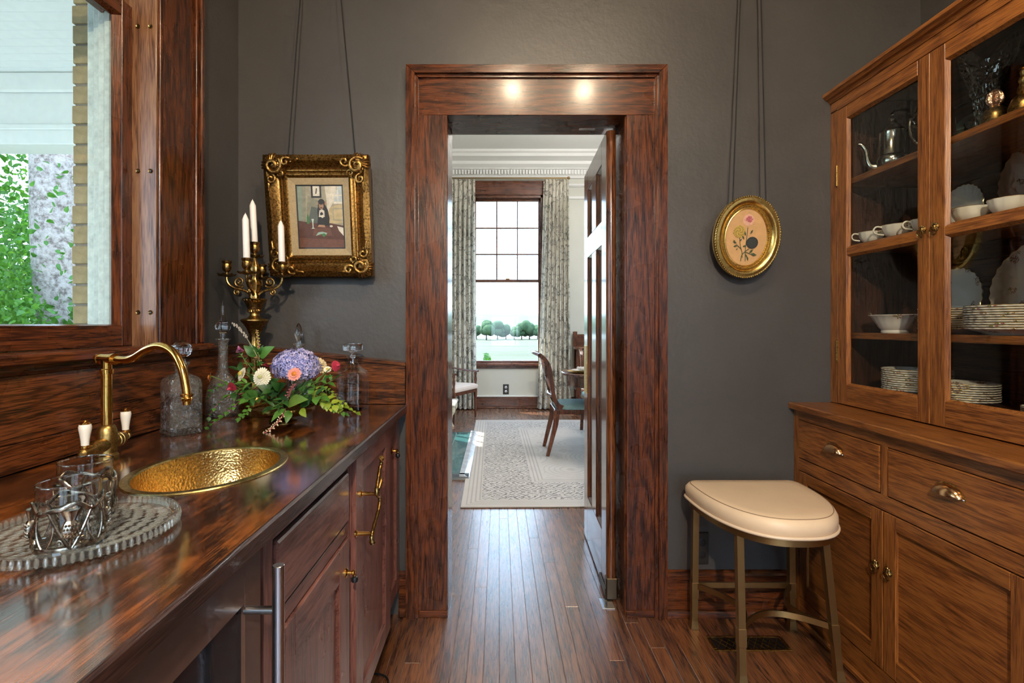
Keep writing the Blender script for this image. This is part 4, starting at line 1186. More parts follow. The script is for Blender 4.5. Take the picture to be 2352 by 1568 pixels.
# lavender
t = thing('lavender_spike', 'dried grey lavender spike leaning left', 'flower', tuple(P(597, 830, 1.76)))
t0 = P(597, 830, 1.76); pts = [p-t0 for p in bez([P(597, 830, 1.76), P(575, 790, 1.76), P(555, 760, 1.76), P(535, 742, 1.76)], 8)]
MB().tube(pts, .0012, 6).build('stem', flat('drystem', (.30, .26, .16), .7), t)
mb = MB()
for i in range(26):
    p = pts[int(12 + i*12/26)]; an = i*2.4
    mb.ball(p + Vector((math.cos(an), math.sin(an), math.sin(an*1.3)))*.0035, .0028, 6, 4, 1.4)
o = mb.build('buds', flat('lavbud', (.34, .30, .26), .8, var=.2, vs=100), t); o['kind'] = 'stuff'

# leafy sprigs
def W_(px, py, Y): return P(px, py, Y)
s1 = thing('broad_leaf_sprig', 'sprig of broad pointed green leaves hanging over the bowl front', 'foliage', tuple(W_(650, 935, 1.69)))
o0 = W_(650, 935, 1.69)
MB().tube([(0, 0, 0), tuple(CB-o0)], .002, 6).build('stem', GL['rstem'], s1)
for (a, b2, kd, up) in (((652, 932, 1.68), (602, 949, 1.65), 'broad', (0, -.3, 1)), ((655, 938, 1.67), (622, 968, 1.63), 'narrow', (0, -.8, .6)), ((664, 942, 1.66), (657, 972, 1.63), 'broad', (.5, -1, .2)),
                  ((660, 928, 1.67), (706, 916, 1.64), 'pale', (0, -.9, .7)), ((690, 935, 1.68), (728, 910, 1.70), 'broad_d', (0, -.8, .6)), ((692, 938, 1.66), (703, 958, 1.64), 'lime', (0, -1, .2))):
    put_leaf(s1, kd, W_(*a)-o0, W_(*b2)-o0, up)
s2 = thing('dark_leaf_sprig', 'cluster of dark green leaves under the white zinnia', 'foliage', tuple(CB))
for (a, b2, kd) in (((640, 905, 1.72), (590, 885, 1.68), 'broad_d'), ((640, 905, 1.72), (655, 880, 1.66), 'broad_d'), ((640, 900, 1.70), (622, 915, 1.66), 'broad_d'), ((630, 895, 1.71), (600, 905, 1.67), 'broad_d'), ((648, 900, 1.70), (660, 920, 1.66), 'broad_d'), ((620, 890, 1.72), (640, 870, 1.68), 'broad_d'), ((610, 900, 1.72), (575, 905, 1.7), 'broad_d'), ((645, 895, 1.7), (622, 876, 1.66), 'broad_d')):
    put_leaf(s2, kd, W_(*a)-CB, W_(*b2)-CB, (0, -.9, .5))
MB().tube([(0, 0, 0), tuple(W_(635, 905, 1.72)-CB)], .0018, 6).build('stem', GL['stem'], s2)
s3 = thing('upright_leaf_sprig', 'upright sprig of bright green pointed leaves before the candelabrum', 'foliage', tuple(W_(596, 840, 1.77)))
o0 = W_(596, 840, 1.77)
for (a, b2, kd) in (((590, 818, 1.77), (559, 793, 1.75), 'broad'), ((592, 815, 1.78), (572, 788, 1.77), 'broad_d'), ((597, 820, 1.77), (629, 795, 1.75), 'broad'), ((596, 815, 1.77), (604, 792, 1.76), 'narrow'), ((590, 838, 1.76), (606, 832, 1.74), 'narrow'), ((583, 840, 1.76), (571, 832, 1.74), 'narrow')):
    put_leaf(s3, kd, W_(*a)-o0, W_(*b2)-o0, (0, -1, .4))
MB().tube([tuple(CB-o0), (0, 0, 0), tuple(W_(594, 800, 1.78)-o0)], .0018, 6).build('stem', GL['stem'], s3)
sprig('clover_leaf_sprig', 'small clover leaves below the pink clover head', 'foliage', [W_(568, 840, 1.76), W_(558, 820, 1.77), W_(550, 812, 1.77)], 6, 'narrow', ln=(.014, .02), seed=21)
for i, (path, nl, kd, lab) in enumerate((
    ([W_(600, 905, 1.72), W_(560, 915, 1.69), W_(530, 940, 1.66), W_(500, 962, 1.66), W_(474, 982, 1.66)], 18, 'ivy', 'trailing ivy vine creeping left along the counter'),
    ([W_(600, 900, 1.74), W_(560, 885, 1.71), W_(520, 880, 1.70), W_(490, 895, 1.69), W_(476, 915, 1.69)], 18, ('ivy', 'narrow_d'), 'ivy vine arching left in front of the spire decanter'),
    ([W_(595, 915, 1.70), W_(575, 930, 1.66), W_(565, 950, 1.64), W_(548, 960, 1.63)], 12, 'ivy', 'short ivy strand hanging at the left of the brass bowl'),
    ([W_(590, 890, 1.73), W_(550, 905, 1.70), W_(515, 915, 1.68), W_(490, 940, 1.67), W_(478, 960, 1.67)], 16, ('ivy', 'narrow_d'), 'middle ivy vine at the left between bowl and spire decanter'),
    ([W_(720, 905, 1.73), W_(745, 912, 1.70), W_(770, 925, 1.70), W_(800, 938, 1.74), W_(825, 952, 1.78)], 22, 'round', 'yellow-green creeping vine trailing right before the half-full decanter'),
    ([W_(720, 915, 1.72), W_(740, 928, 1.68), W_(765, 940, 1.67), W_(790, 950, 1.68)], 18, ('round', 'lime', 'ivy'), 'lower yellow-green vine strand hugging the counter on the right'),
    ([W_(715, 895, 1.74), W_(742, 893, 1.72), W_(765, 903, 1.72), W_(790, 925, 1.74)], 16, ('round', 'narrow_d'), 'upper creeping vine strand at the right of the bowl'))):
    sprig('trailing_vine', lab, 'vine', path, nl, kd, 'rstem' if i in (0, 3) else 'stem', .0011, (.012, .021), seed=30+i)
for i, (path, nl, kd, lab) in enumerate((
    ([CB, W_(690, 900, 1.74), W_(715, 885, 1.72), W_(742, 872, 1.72)], 9, 'narrow', 'spray of slender leaves right under the hydrangea'),
    ([CB, W_(675, 905, 1.70), W_(690, 890, 1.66), W_(705, 884, 1.64)], 9, 'narrow_d', 'dark slender leaves below the salmon zinnia'),
    ([CB, W_(615, 890, 1.73), W_(585, 880, 1.71), W_(562, 880, 1.70)], 9, ('narrow', 'broad_d'), 'leafy stem pointing left below the white zinnias'),
    ([CB, W_(690, 910, 1.69), W_(715, 905, 1.67), W_(735, 912, 1.66)], 9, ('narrow_d', 'ivy'), 'leafy stem at the right rim of the bowl'),
    ([CB, W_(600, 915, 1.70), W_(585, 912, 1.68), W_(570, 918, 1.66)], 9, ('narrow_d', 'ivy'), 'leafy stem at the left rim of the bowl'))):
    sprig('leafy_stem', lab, 'foliage', path, nl, kd, 'stem', .0016, (.028, .045), seed=60+i, ups=(0, -.7, .8))
for i, (path, nl, kd, lab) in enumerate((
    ([CB, W_(585, 895, 1.73), W_(555, 892, 1.71), W_(530, 905, 1.69)], 10, ('broad_d', 'narrow'), 'leafy stem beside the nodding crimson zinnia'),
    ([CB, W_(655, 915, 1.69), W_(645, 925, 1.66), W_(625, 935, 1.64)], 9, ('broad_d', 'narrow_d'), 'dark leafy stem over the middle of the bowl rim'),
    ([CB, W_(705, 895, 1.74), W_(740, 885, 1.74), W_(765, 872, 1.75)], 10, ('narrow_d', 'narrow'), 'leafy stem reaching right below the crimson zinnia'),
    ([CB, W_(600, 870, 1.77), W_(572, 858, 1.76), W_(548, 850, 1.75)], 9, ('narrow_d', 'broad_d'), 'leafy stem behind the two white zinnias'),
    ([CB, W_(720, 912, 1.70), W_(748, 920, 1.68), W_(772, 932, 1.68)], 11, ('lime', 'round'), 'yellow-green leafy stem spilling over the right of the bowl'))):
    sprig('leafy_stem', lab, 'foliage', path, nl, kd, 'stem', .0016, (.024, .042), seed=90+i, ups=(0, -.7, .8))
# ================================================================== hutch on the right
hx, hz_, hyw = M['hutch_x'], M['hutch_z'], M['hutch_y']
BXF = 1.245           # base face plane
HY0, HY1 = 1.150, WY
def box_r(name, mat, par, x0, x1, y0, y1, z0, z1, b=.0018): return box(name, mat, par, x0, x1, y0, y1, z0, z1, b)
bc = thing('base_cabinet', 'oak hutch base with two drawers over two panelled doors', 'cabinet')
box('carcass', M['inside'], bc, BXF+.022, RX, HY0+.02, HY1, .06, .868, 0)
box('side_panel', hz_, bc, BXF, RX, HY0, HY0+.02, 0, .868, .001)
d1a, d1b, d2a, d2b = 1.692, 2.150, 1.207, 1.659
ft = .022
for (a, b_) in ((d1b+.002, HY1), (d1a-.033+.002, d1a-.002), (HY0+.001, d2a-.002)):
    box('face_stile', hz_, bc, BXF, BXF+ft, a, b_, .670 if abs(a-(d1a-.031)) < .001 else .0, .830 if abs(a-(d1a-.031)) < .001 else .868, .001)
box('face_rail', hyw, bc, BXF, BXF+ft, d2a-.002, d1b+.002, .830, .868, .001)
box('face_rail', hyw, bc, BXF, BXF+ft, d2a-.002, d1b+.002, .622, .670, .001)
box('plinth', hyw, bc, BXF+.002, BXF+ft, d2a-.002, d1b+.002, .0, .098, .001)
box('shoe_moulding', hyw, bc, BXF-.014, BXF+.002, HY0, HY1-.034, 0, .022, .005)
def cup_pull(par, X, y, z, w_=.045):
    mb = MB()
    def fn(u, v, k=1.0, off=0):
        a = PI*u; b_ = PI/2*v
        return (X - .024*k*math.sin(a)**.7*math.sin(b_) - off, y + w_*k*math.cos(a), z + .030*k*math.sin(a)*math.cos(b_) - .010)
    mb.grid(lambda u, v: fn(u, v), 20, 8)
    mb.grid(lambda u, v: fn(u, v, .93), 20, 8)
    o = mb.build('cup_pull', M['copper'], par)
    fl_ = MB()
    fl_.grid(lambda u, v: (X - .0012, y + w_*lerp(1.0, 1.16, v)*math.cos(PI*u), z - .012 + lerp(.030, .036, v)*math.sin(PI*u)), 20, 1)
    fl_.box(X-.0014, X, y-w_*1.18, y-w_*.98, z-.016, z-.004, .0005); fl_.box(X-.0014, X, y+w_*.98, y+w_*1.18, z-.016, z-.004, .0005)
    fl_.build('flange', M['brass_old'], o)
    for sg in (-1, 1):
        MB().ball((X-.0015, y+sg*w_*1.08, z-.010), .0028, 8, 5).build('screw', M['steel'], o)
for (a, b_, lab) in ((d1a, d1b, 'far'), (d2a, d2b, 'near')):
    dr = box('drawer', hyw, bc, BXF-.002, BXF+.02, a+.002, b_-.002, .674, .827, .002)
    cup_pull(dr, BXF-.002, (a+b_)/2, .762)
def ring_pull(par, X, y, z, sc=1.0):
    k_ = MB()
    k_.lathe([(.0125*sc, 0), (.0125*sc, -.002), (.010*sc, -.004), (.0095*sc, -.007), (.006*sc, -.011), (.002*sc, -.013)], 16, (X, y, z), 'x', flute=8, fa=.10)
    for (dy, dz, r) in ((-.006, .004, .0035), (.006, .004, .0035), (0, -.004, .0045), (-.006, .011, .0034), (.006, .011, .0034), (0, .013, .0036), (-.009, -.002, .003), (.009, -.002, .003)):
        k_.ball((X-.006*sc, y+dy*sc, z+dz*sc), r*sc, 8, 5)
    o = k_.build('lion_knob', M['brass_old'], par)
    MB().tube([(X-.011*sc + .003*math.cos(a), y+.0125*sc*math.sin(a), z-.0125*sc-.013*sc*math.cos(a)+.002) for a in [2*PI*q/28 for q in range(28)]], .0017*sc, 8, close=True).build('ring', M['brass_old'], o)
    return o
def rdoor(par, y0, y1, z0, z1, st, rt, rb):
    g = bpy.data.objects.new('door', None); COL.objects.link(g); g.parent = par; g.empty_display_size = .05
    X = BXF - .001
    box('stile', hz_, g, X, X+.02, y0, y0+st, z0, z1, .0016); box('stile', hz_, g, X, X+.02, y1-st, y1, z0, z1, .0016)
    box('rail', hyw, g, X, X+.02, y0+st, y1-st, z0, z0+rb, .0016); box('rail', hyw, g, X, X+.02, y0+st, y1-st, z1-rt, z1, .0016)
    box('panel', hyw, g, X+.009, X+.018, y0+st-.002, y1-st+.002, z0+rb-.002, z1-rt+.002, 0)
    return g
ym = 1.679
g1 = rdoor(bc, ym+.0015, 2.146, .102, .618, .052, .045, .062); ring_pull(g1, BXF-.001, ym+.028, .432, 1.05)
g2 = rdoor(bc, d2a+.002, ym-.0015, .102, .618, .052, .045, .062); ring_pull(g2, BXF-.001, ym-.028, .432, 1.05)
# worktop between base and glazed case
wt = MB().prism([(1.226, .870), (1.222, .874), (1.222, .892), (1.226, .896), (RX, .896), (RX, .870)], 'y', HY0-.01, WY).build('hutch_worktop', hyw, smooth=20)
tag(wt, 'long oak ledge on top of the hutch base', 'worktop')

UX = 1.40
uc = thing('glazed_cabinet', 'glazed oak china cabinet standing on the hutch ledge', 'china cabinet')
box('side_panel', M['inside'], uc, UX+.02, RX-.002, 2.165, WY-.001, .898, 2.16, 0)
box('side_panel', hz_, uc, UX, RX-.002, HY0, HY0+.02, .898, 2.16, .001)
box('face_stile', hz_, uc, UX, UX+.022, 2.143, WY-.001, .898, 2.115, .0012)
box('face_stile', hz_, uc, UX, UX+.022, HY0+.021, 1.218, .898, 2.115, .0012)
box('face_rail', hyw, uc, UX, UX+.022, HY0, WY-.001, 2.108, 2.162, .0012)
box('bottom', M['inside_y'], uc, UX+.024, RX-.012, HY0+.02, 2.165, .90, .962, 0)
box('top', M['inside_y'], uc, UX, RX-.002, HY0, WY-.001, 2.163, 2.185, 0)
MB().prism([(1.405, 2.150), (1.396, 2.150), (1.392, 2.158), (1.388, 2.163), (1.378, 2.166), (1.372, 2.174), (1.366, 2.177), (1.366, 2.190), (1.37, 2.193), (1.405, 2.193)], 'y', HY0-.03, WY-.001).build('cornice', hyw, uc, smooth=30)
for i in range(12):
    z0 = .962 + i*.1
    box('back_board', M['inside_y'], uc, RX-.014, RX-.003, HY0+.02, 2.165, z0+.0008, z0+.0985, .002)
SH = [1.818, 1.546, 1.190]
for z in SH: box('shelf', hyw, uc, 1.432, RX-.015, HY0+.022, 2.163, z-.024, z, .002)
def gdoor(y0, y1, hinge_hi, knob_y):
    g = bpy.data.objects.new('door', None); COL.objects.link(g); g.parent = uc; g.empty_display_size = .05
    X = UX-.002; st = .0485
    box('stile', hz_, g, X, X+.021, y0, y0+st, .900, 2.105, .0016); box('stile', hz_, g, X, X+.021, y1-st-.008, y1, .900, 2.105, .0016)
    a, b_ = y0+st, y1-st-.008
    box('rail', hyw, g, X, X+.021, a, b_, .900, .980, .0016); box('rail', hyw, g, X, X+.021, a, b_, 2.054, 2.105, .0016)
    box('rail', hyw, g, X, X+.021, a, b_, 1.502, 1.531, .0016)
    for (z0, z1) in ((.980, 1.502), (1.531, 2.054)):
        pn = box('pane', M['hpane'], g, X+.013, X+.016, a-.003, b_+.003, z0-.003, z1+.003, 0)
        mb = MB(); w_ = .008
        o_ = [(a, z0), (b_, z0), (b_, z1), (a, z1)]; i_ = [(a+w_, z0+w_), (b_-w_, z0+w_), (b_-w_, z1-w_), (a+w_, z1-w_)]
        for k in range(4):
            j = (k+1) % 4
            mb.poly([(X+.002, *o_[k]), (X+.002, *o_[j]), (X+.012, *i_[j]), (X+.012, *i_[k])])
        mb.build('glazing_bead', M['hutch_z'], pn, smooth=0, recalc=False)
    ring_pull(g, X, knob_y, 1.533, 1.0)
    for zz in (1.115, 1.838):
        yh = y1+.001 if hinge_hi else y0-.001
        MB().lathe([(.002, -.045), (.0045, -.043), (.0045, .043), (.002, .045)], 10, (X-.001, yh, zz)).build('hinge', M['brass_old'], g)
gdoor(1.6825, 2.141, True, 1.6825+.024)
gdoor(1.222, 1.6810, False, 1.6810-.024)

# ------------------------------------------------------------------ china
cm, nt_, b_ = new_mat('china')
t_ = N(nt_, 'ShaderNodeTexCoord')
v1 = N(nt_, 'ShaderNodeTexVoronoi', i_Scale=26.0); L(nt_, t_.outputs['Object'], v1.inputs['Vector'])
n1 = N(nt_, 'ShaderNodeTexNoise', i_Scale=260.0, i_Detail=2.0); L(nt_, t_.outputs['Object'], n1.inputs['Vector'])
n2 = N(nt_, 'ShaderNodeTexNoise', i_Scale=150.0); L(nt_, t_.outputs['Object'], n2.inputs['Vector'])
sel = math_n(nt_, 'LESS_THAN', v1.outputs['Distance'], .42)
sel = math_n(nt_, 'MULTIPLY', sel, math_n(nt_, 'GREATER_THAN', n1.outputs[0], .50))
spx = N(nt_, 'ShaderNodeSeparateColor'); L(nt_, v1.outputs['Color'], spx.inputs[0])
sel = math_n(nt_, 'MULTIPLY', sel, math_n(nt_, 'GREATER_THAN', spx.outputs[0], .45))
cr = ramp(nt_, [(.40, (.16, .22, .04)), (.47, (.42, .10, .10)), (.54, (.22, .08, .24)), (.60, (.55, .34, .06))]); cr.color_ramp.interpolation = 'CONSTANT'; L(nt_, n2.outputs[0], cr.inputs[0])
L(nt_, mixc(nt_, sel, (.78, .74, .66), cr.outputs[0]), b_.inputs['Base Color'])
b_.inputs['Roughness'].default_value = .16; b_.inputs['Coat Weight'].default_value = .3
M['china'] = cm
gilt = metal('gilt', (.80, .60, .26), .3)
def plate_mesh(r, h, name='plate', nf=28):
    n = nf*4; R_ = []
    for (f, z, am) in ((.55, 0, 0), (.60, 0, 0), (.62, .12, 0), (.80, .5, .008), (.95, .78, .014), (1.0, .86, .018), (1.004, 1.02, .018), (.992, 1.08, .018), (.93, .98, .012), (.78, .62, .006), (.60, .30, 0), (.10, .26, 0)):
        R_.append([(r*f*(1+am*math.cos(nf*2*PI*j/n))*math.cos(2*PI*j/n), r*f*(1+am*math.cos(nf*2*PI*j/n))*math.sin(2*PI*j/n), h*z) for j in range(n)])
    me = MB().rings(R_).mesh(name, cm, 50)
    rim = MB().tube([(r*(1+.018*math.cos(nf*2*PI*j/n))*math.cos(2*PI*j/n), r*(1+.018*math.cos(nf*2*PI*j/n))*math.sin(2*PI*j/n), h*1.04) for j in range(n)], .0011, 5, close=True).mesh('gilt_rim', gilt, 60)
    return me, rim
PLM = {k_: plate_mesh(r, h) for k_, r, h in (('dinner', .128, .022), ('dessert', .103, .026), ('side', .094, .020), ('saucer', .07, .016), ('lunch', .100, .020), ('stand', .095, .018), ('stand_l', .120, .02), ('platter', .150, .024))}
def plate(kind, loc, label, group, rot=None, name='plate'):
    me, rm = PLM[kind]
    o = link(name, me); o.location = loc
    if rot: o.rotation_euler = rot
    else: o.rotation_euler = (0, 0, random.uniform(0, 6))
    tag(o, label, 'plate', group)
    link('gilt_rim', rm, o)
    return o
ORD = ['topmost', 'second from the top', 'third from the top', 'fourth from the top', 'fifth from the top', 'sixth from the top', 'seventh from the top', 'eighth from the top', 'ninth from the top', 'tenth from the top', 'eleventh from the top']
def stack(kind, x, y, z, n, dz, what, group, top=None):
    for i in range(n):
        k_ = n-1-i
        w_ = 'lowest' if i == 0 else ORD[k_]
        plate(kind, (x + random.uniform(-.001, .001), y + random.uniform(-.001, .001), z + i*dz), '%s, %s' % (what, w_), group)
stack('dinner', 1.560, 1.548, SH[2]+.0005, 10, .0074, 'gilt-rimmed dinner plate in the bright stack at right', 'dinner plates on the lowest shelf')
stack('lunch', 1.580, 1.795, SH[2]+.0005, 10, .0074, 'plate in the shaded stack behind the door stile', 'luncheon plates on the lowest shelf')
stack('dessert', 1.535, 1.905, .9625, 10, .0078, 'fluted soup plate in the cabinet floor stack below the oval bowl', 'soup plates on the cabinet floor')
stack('side', 1.512, 1.695, .9625, 8, .0072, 'side plate in the dim stack on the cabinet floor at right', 'side plates on the cabinet floor')
stack('saucer', 1.535, 1.425, .9625, 3, .0065, 'saucer at the right edge of the cabinet floor', 'saucers on the cabinet floor')
lean = math.radians(80)
def stand(kind, y, zshelf, r, label):
    o = plate(kind, (RX-.014-.030-r*math.cos(lean)*.5, y, zshelf + r*math.sin(lean) + .004), label, 'display plates leaning at the back', (0, -lean, 0))
stand('stand', 1.925, SH[1], .095, 'small floral plate leaning at the back of the cup shelf')
stand('platter', 1.610, SH[1], .150, 'large floral platter leaning behind the right cups')
stand('stand_l', 1.950, SH[2], .120, 'floral plate leaning behind the oval bowl')
stand('platter', 1.640, SH[2], .150, 'large fluted platter leaning behind the dinner plates')
# teacups
def cup_mesh(r, h, nf=12):
    n = nf*4; R_ = []
    for (f, z, am) in ((.50, 0, 0), (.55, .02, 0), (.52, .10, 0), (.74, .26, .01), (.90, .58, .02), (1.0, 1.0, .03), (.975, 1.0, .03), (.86, .58, .02), (.68, .28, .01), (.3, .16, 0)):
        R_.append([(r*f*(1+am*math.cos(nf*2*PI*j/n))*math.cos(2*PI*j/n), r*f*(1+am*math.cos(nf*2*PI*j/n))*math.sin(2*PI*j/n), h*z) for j in range(n)])
    body = MB().rings(R_).mesh('cup_bowl', cm, 50)
    hd = MB().tube(bez([(r*.90, 0, h*.86), (r*1.28, 0, h*.95), (r*1.48, 0, h*.72), (r*1.34, 0, h*.42), (r*.86, 0, h*.30)], 6), .0032, 8).mesh('handle', cm, 60)
    rm = MB().tube([(r*.99*(1+.03*math.cos(nf*2*PI*j/n))*math.cos(2*PI*j/n), r*.99*(1+.03*math.cos(nf*2*PI*j/n))*math.sin(2*PI*j/n), h) for j in range(n)], .0009, 5, close=True).mesh('gilt_rim', gilt, 60)
    return body, hd, rm
CUP = cup_mesh(.044, .046); CUPL = cup_mesh(.052, .050)
def cup(x, y, rz, label, me=CUP, handle=True):
    o = thing('teacup', label, 'teacup', (x, y, SH[1]+.0003), rz, 'teacups on the middle shelf')
    link('cup_bowl', me[0], o); link('gilt_rim', me[2], o)
    if handle: link('handle', me[1], o)
cup(1.488, 2.070, math.radians(150), 'leftmost floral teacup on the middle shelf, handle to the left')
cup(1.498, 1.945, math.radians(160), 'wide floral teacup in the middle of the left pane', CUPL)
cup(1.620, 2.010, math.radians(140), 'teacup at the back of the left pane')
cup(1.500, 1.820, math.radians(150), 'teacup half hidden behind the left door stile')
cup(1.515, 1.662, math.radians(40), 'plain-sided floral cup at the left of the right pane', CUPL, False)
cup(1.520, 1.540, math.radians(-55), 'fluted teacup in the right pane with handle to the right', CUPL)
# oval vegetable bowl
t = thing('oval_bowl', 'floral oval vegetable bowl with flared rim on the lowest shelf', 'bowl', (1.515, 1.985, SH[2]+.0003))
R_ = []
for (f, z, am) in ((.50, 0, 0), (.53, .006, 0), (.50, .012, .0), (.62, .022, .01), (.74, .042, .014), (.86, .060, .016), (1.0, .068, .02), (.99, .070, .02), (.84, .062, .016), (.70, .042, .012), (.58, .024, 0), (.2, .018, 0)):
    R_.append([(.072*f*(1+am*math.cos(18*2*PI*j/72))*math.cos(2*PI*j/72), .098*f*(1+am*math.cos(18*2*PI*j/72))*math.sin(2*PI*j/72), z) for j in range(72)])
MB().rings(R_).build('bowl', cm, t, 50)
# silver coffee pots
def pot(x, y, rz, label, s=1.0):
    t = thing('silver_pot', label, 'coffee pot', (x, y, SH[0]+.0003), rz, 'silver pots on the top shelf')
    t.scale = (1, 1, 1.2)
    sv = M['silver']
    MB().lathe([(.030*s, 0), (.032*s, .003), (.028*s, .008), (.042*s, .016), (.054*s, .030), (.058*s, .045), (.053*s, .060), (.0515*s, .062), (.0505*s, .064), (.047*s, .10), (.0435*s, .138), (.045*s, .141), (.043*s, .144)], 36).build('body', sv, t)
    MB().lathe([(.044*s, .143), (.042*s, .147), (.030*s, .160), (.016*s, .169), (.008*s, .172), (.006*s, .178)], 32).build('lid', sv, t)
    MB().lathe([(.004*s, .176), (.009*s, .182), (.010*s, .188), (.006*s, .196), (.007*s, .200), (.002*s, .206)], 14, flute=6, fa=.15).build('finial', sv, t)
    sp1 = bez([(-.045*s, 0, .032), (-.068*s, 0, .036), (-.080*s, 0, .060), (-.086*s, 0, .092), (-.100*s, 0, .112), (-.112*s, 0, .116)], 5)
    MB().tube(sp1, [.014*s*(1-.68*i/len(sp1)) + .001 for i in range(len(sp1))], 12).build('spout', sv, t)
    h1 = bez([(.043*s, 0, .128), (.060*s, 0, .148), (.085*s, 0, .145), (.095*s, 0, .110), (.082*s, 0, .070), (.052*s, 0, .046)], 6)
    MB().tube(h1, [.0048*s + .002*s*math.sin(i*.8)**2 for i in range(len(h1))], 10).build('handle', sv, t)
    MB().tube(bez([(.060*s, 0, .148), (.052*s, 0, .162), (.066*s, 0, .168), (.072*s, 0, .158)], 5), .0035*s, 8).build('scroll', sv, t)
pot(1.565, 2.062, math.radians(-28), 'silver coffee pot with curved spout on the top shelf')
pot(1.600, 1.880, math.radians(160), 'second silver pot half hidden behind the door stile', .95)
# covered dish, vase, bells
t = thing('covered_dish', 'dark cut-glass covered dish on the top shelf', 'covered dish', (1.600, 1.765, SH[0]+.0003))
MB().lathe([(.045, 0), (.062, .004), (.066, .012), (.063, .014), (.060, .040), (.055, .052), (.040, .064), (.015, .070), (.006, .072)], 32, flute=16, fa=.03).build('dish', M['glass_dark'], t)
MB().lathe([(.005, .070), (.006, .076), (.012, .084), (.011, .092), (.002, .098)], 16, flute=8, fa=.1).build('knob', M['glass_dark'], t)
o = MB().lathe([(.02, 0), (.055, .004), (.088, .010), (.090, .013), (.055, .009), (.001, .006)], 40).build('mint_plate', flat('mint', (.55, .72, .60), .2, coat=.4))
o.rotation_euler = (0, -math.radians(82), 0); o.location = (RX-.032, 1.925, SH[0]+.094); tag(o, 'plain mint green plate standing behind the covered dish', 'plate')
t = thing('crystal_vase', 'flared cut-crystal vase with wavy rim on the top shelf', 'vase', (1.555, 1.650, SH[0]+.0003)); t.scale = (1, 1, 1.15)
R_ = []
for (r, z, am) in ((.034, 0, 0), (.036, .006, .02), (.030, .02, .03), (.030, .06, .04), (.036, .10, .05), (.048, .15, .08), (.066, .195, .14), (.080, .222, .20)):
    R_.append([(r*(1+am*math.cos(4*a)+.02*math.cos(24*a))*math.cos(a), r*(1+am*math.cos(4*a)+.02*math.cos(24*a))*math.sin(a), z + am*.12*math.cos(4*a)) for a in [2*PI*j/96 for j in range(96)]])
for (r, z, am) in ((.076, .222, .20), (.062, .195, .14), (.044, .15, .08), (.032, .10, .05), (.026, .06, .03), (.02, .03, 0)):
    R_.append([(r*(1+am*math.cos(4*a))*math.cos(a), r*(1+am*math.cos(4*a))*math.sin(a), z + am*.12*math.cos(4*a)) for a in [2*PI*j/96 for j in range(96)]])
MB().rings(R_).build('vase', pane_mat('vaseglass', (.88, .92, .89), 2.6, cut=1.0, cs=70, rough=.04), t)
for (x, y, lab, fig) in ((1.470, 1.535, 'small brass bell with filigree top beside the crystal vase', 0), (1.475, 1.458, 'engraved brass bell with a figure handle at the right edge', 1)):
    t = thing('brass_bell', lab, 'bell', (x, y, SH[0]+.0003), 0)
    MB().lathe([(.034, 0), (.035, .003), (.033, .006), (.031, .022), (.024, .040), (.014, .050), (.008, .053)], 28).build('bell', M['brass_old'], t)
    if fig:
        MB().lathe([(.007, .052), (.012, .058), (.011, .072), (.007, .082), (.010, .090), (.009, .098), (.005, .104), (.007, .112), (.007, .118), (.003, .123), (.009, .125), (.004, .130)], 14, flute=3, fa=.08).build('figure_handle', M['brass_old'], t)
    else:
        MB().lathe([(.008, .052), (.016, .060), (.019, .072), (.015, .088), (.010, .095), (.004, .10)], 20, flute=10, fa=.15).build('filigree_handle', metal('rosegold', (.62, .38, .26), .3, hammer=1, hs=200), t)

# ------------------------------------------------------------------ stool
SX, SYB = .977, 2.105
t = thing('stool', 'low stool with cream leather D-shaped seat and bronze frame', 'stool', (SX, SYB, 0))
def dout(k, inset, z, n=56):
    a, bdep, rc = .228-inset, .445-inset*2, .05
    pts = []
    for i in range(n):
        an = PI*i/(n-1)
        # front: superellipse half
        c, s_ = math.cos(an), math.sin(an)
        pts.append((a*math.copysign(abs(c)**.80, c), -inset - .06 - (bdep-.06)*abs(s_)**.86, z))
    for i in range(9):     # left back corner, back, right back corner
        an = PI + PI/2*i/8
        pts.append((-a+rc*.6+rc*.6*math.cos(an), -inset-.045 - .045*math.sin(an), z))
    for i in range(9):
        an = -PI/2 + PI/2*i/8
        pts.append((a-rc*.6+rc*.6*math.cos(an), -inset-.045 - .045*math.sin(an), z))
    return pts
zs = .597
cs_ = MB()
cs_.rings([dout(0, .004, zs-.062), dout(0, .0, zs-.058), dout(0, -.004, zs-.040), dout(0, -.003, zs-.022), dout(0, .006, zs-.008), dout(0, .016, zs-.0025), dout(0, .05, zs+.0005), dout(0, .11, zs+.003), dout(0, .18, zs+.004)])
cs_.build('cushion', M['leather'], t, 60)
MB().tube(dout(0, .012, zs-.0035), .0013, 6, close=True).build('top_seam', M['stitch'], t)
MB().tube(dout(0, -.003, zs-.061), .0055, 8, close=True).build('piping', M['piping'], t)
ring = MB()
ro, ri = dout(0, .008, 0), dout(0, .024, 0)
ring.rings([[(p[0], p[1], zs-.092) for p in ro], [(p[0], p[1], zs-.066) for p in ro], [(p[0], p[1], zs-.066) for p in ri], [(p[0], p[1], zs-.092) for p in ri]], close=True)
ring.build('seat_frame', M['stoolm'], t, 40)
feet = [(.785-SX, 2.088-SYB), (.826-SX, 1.760-SYB), (1.172-SX, 1.785-SYB), (1.178-SX, 2.085-SYB)]
tops = [(.785-SX, 2.070-SYB), (.822-SX, 1.775-SYB), (1.125-SX, 1.800-SYB), (1.165-SX, 2.070-SYB)]
def legp(i, z):
    u = z/.52; return Vector((lerp(feet[i][0], tops[i][0], u), lerp(feet[i][1], tops[i][1], u), z))
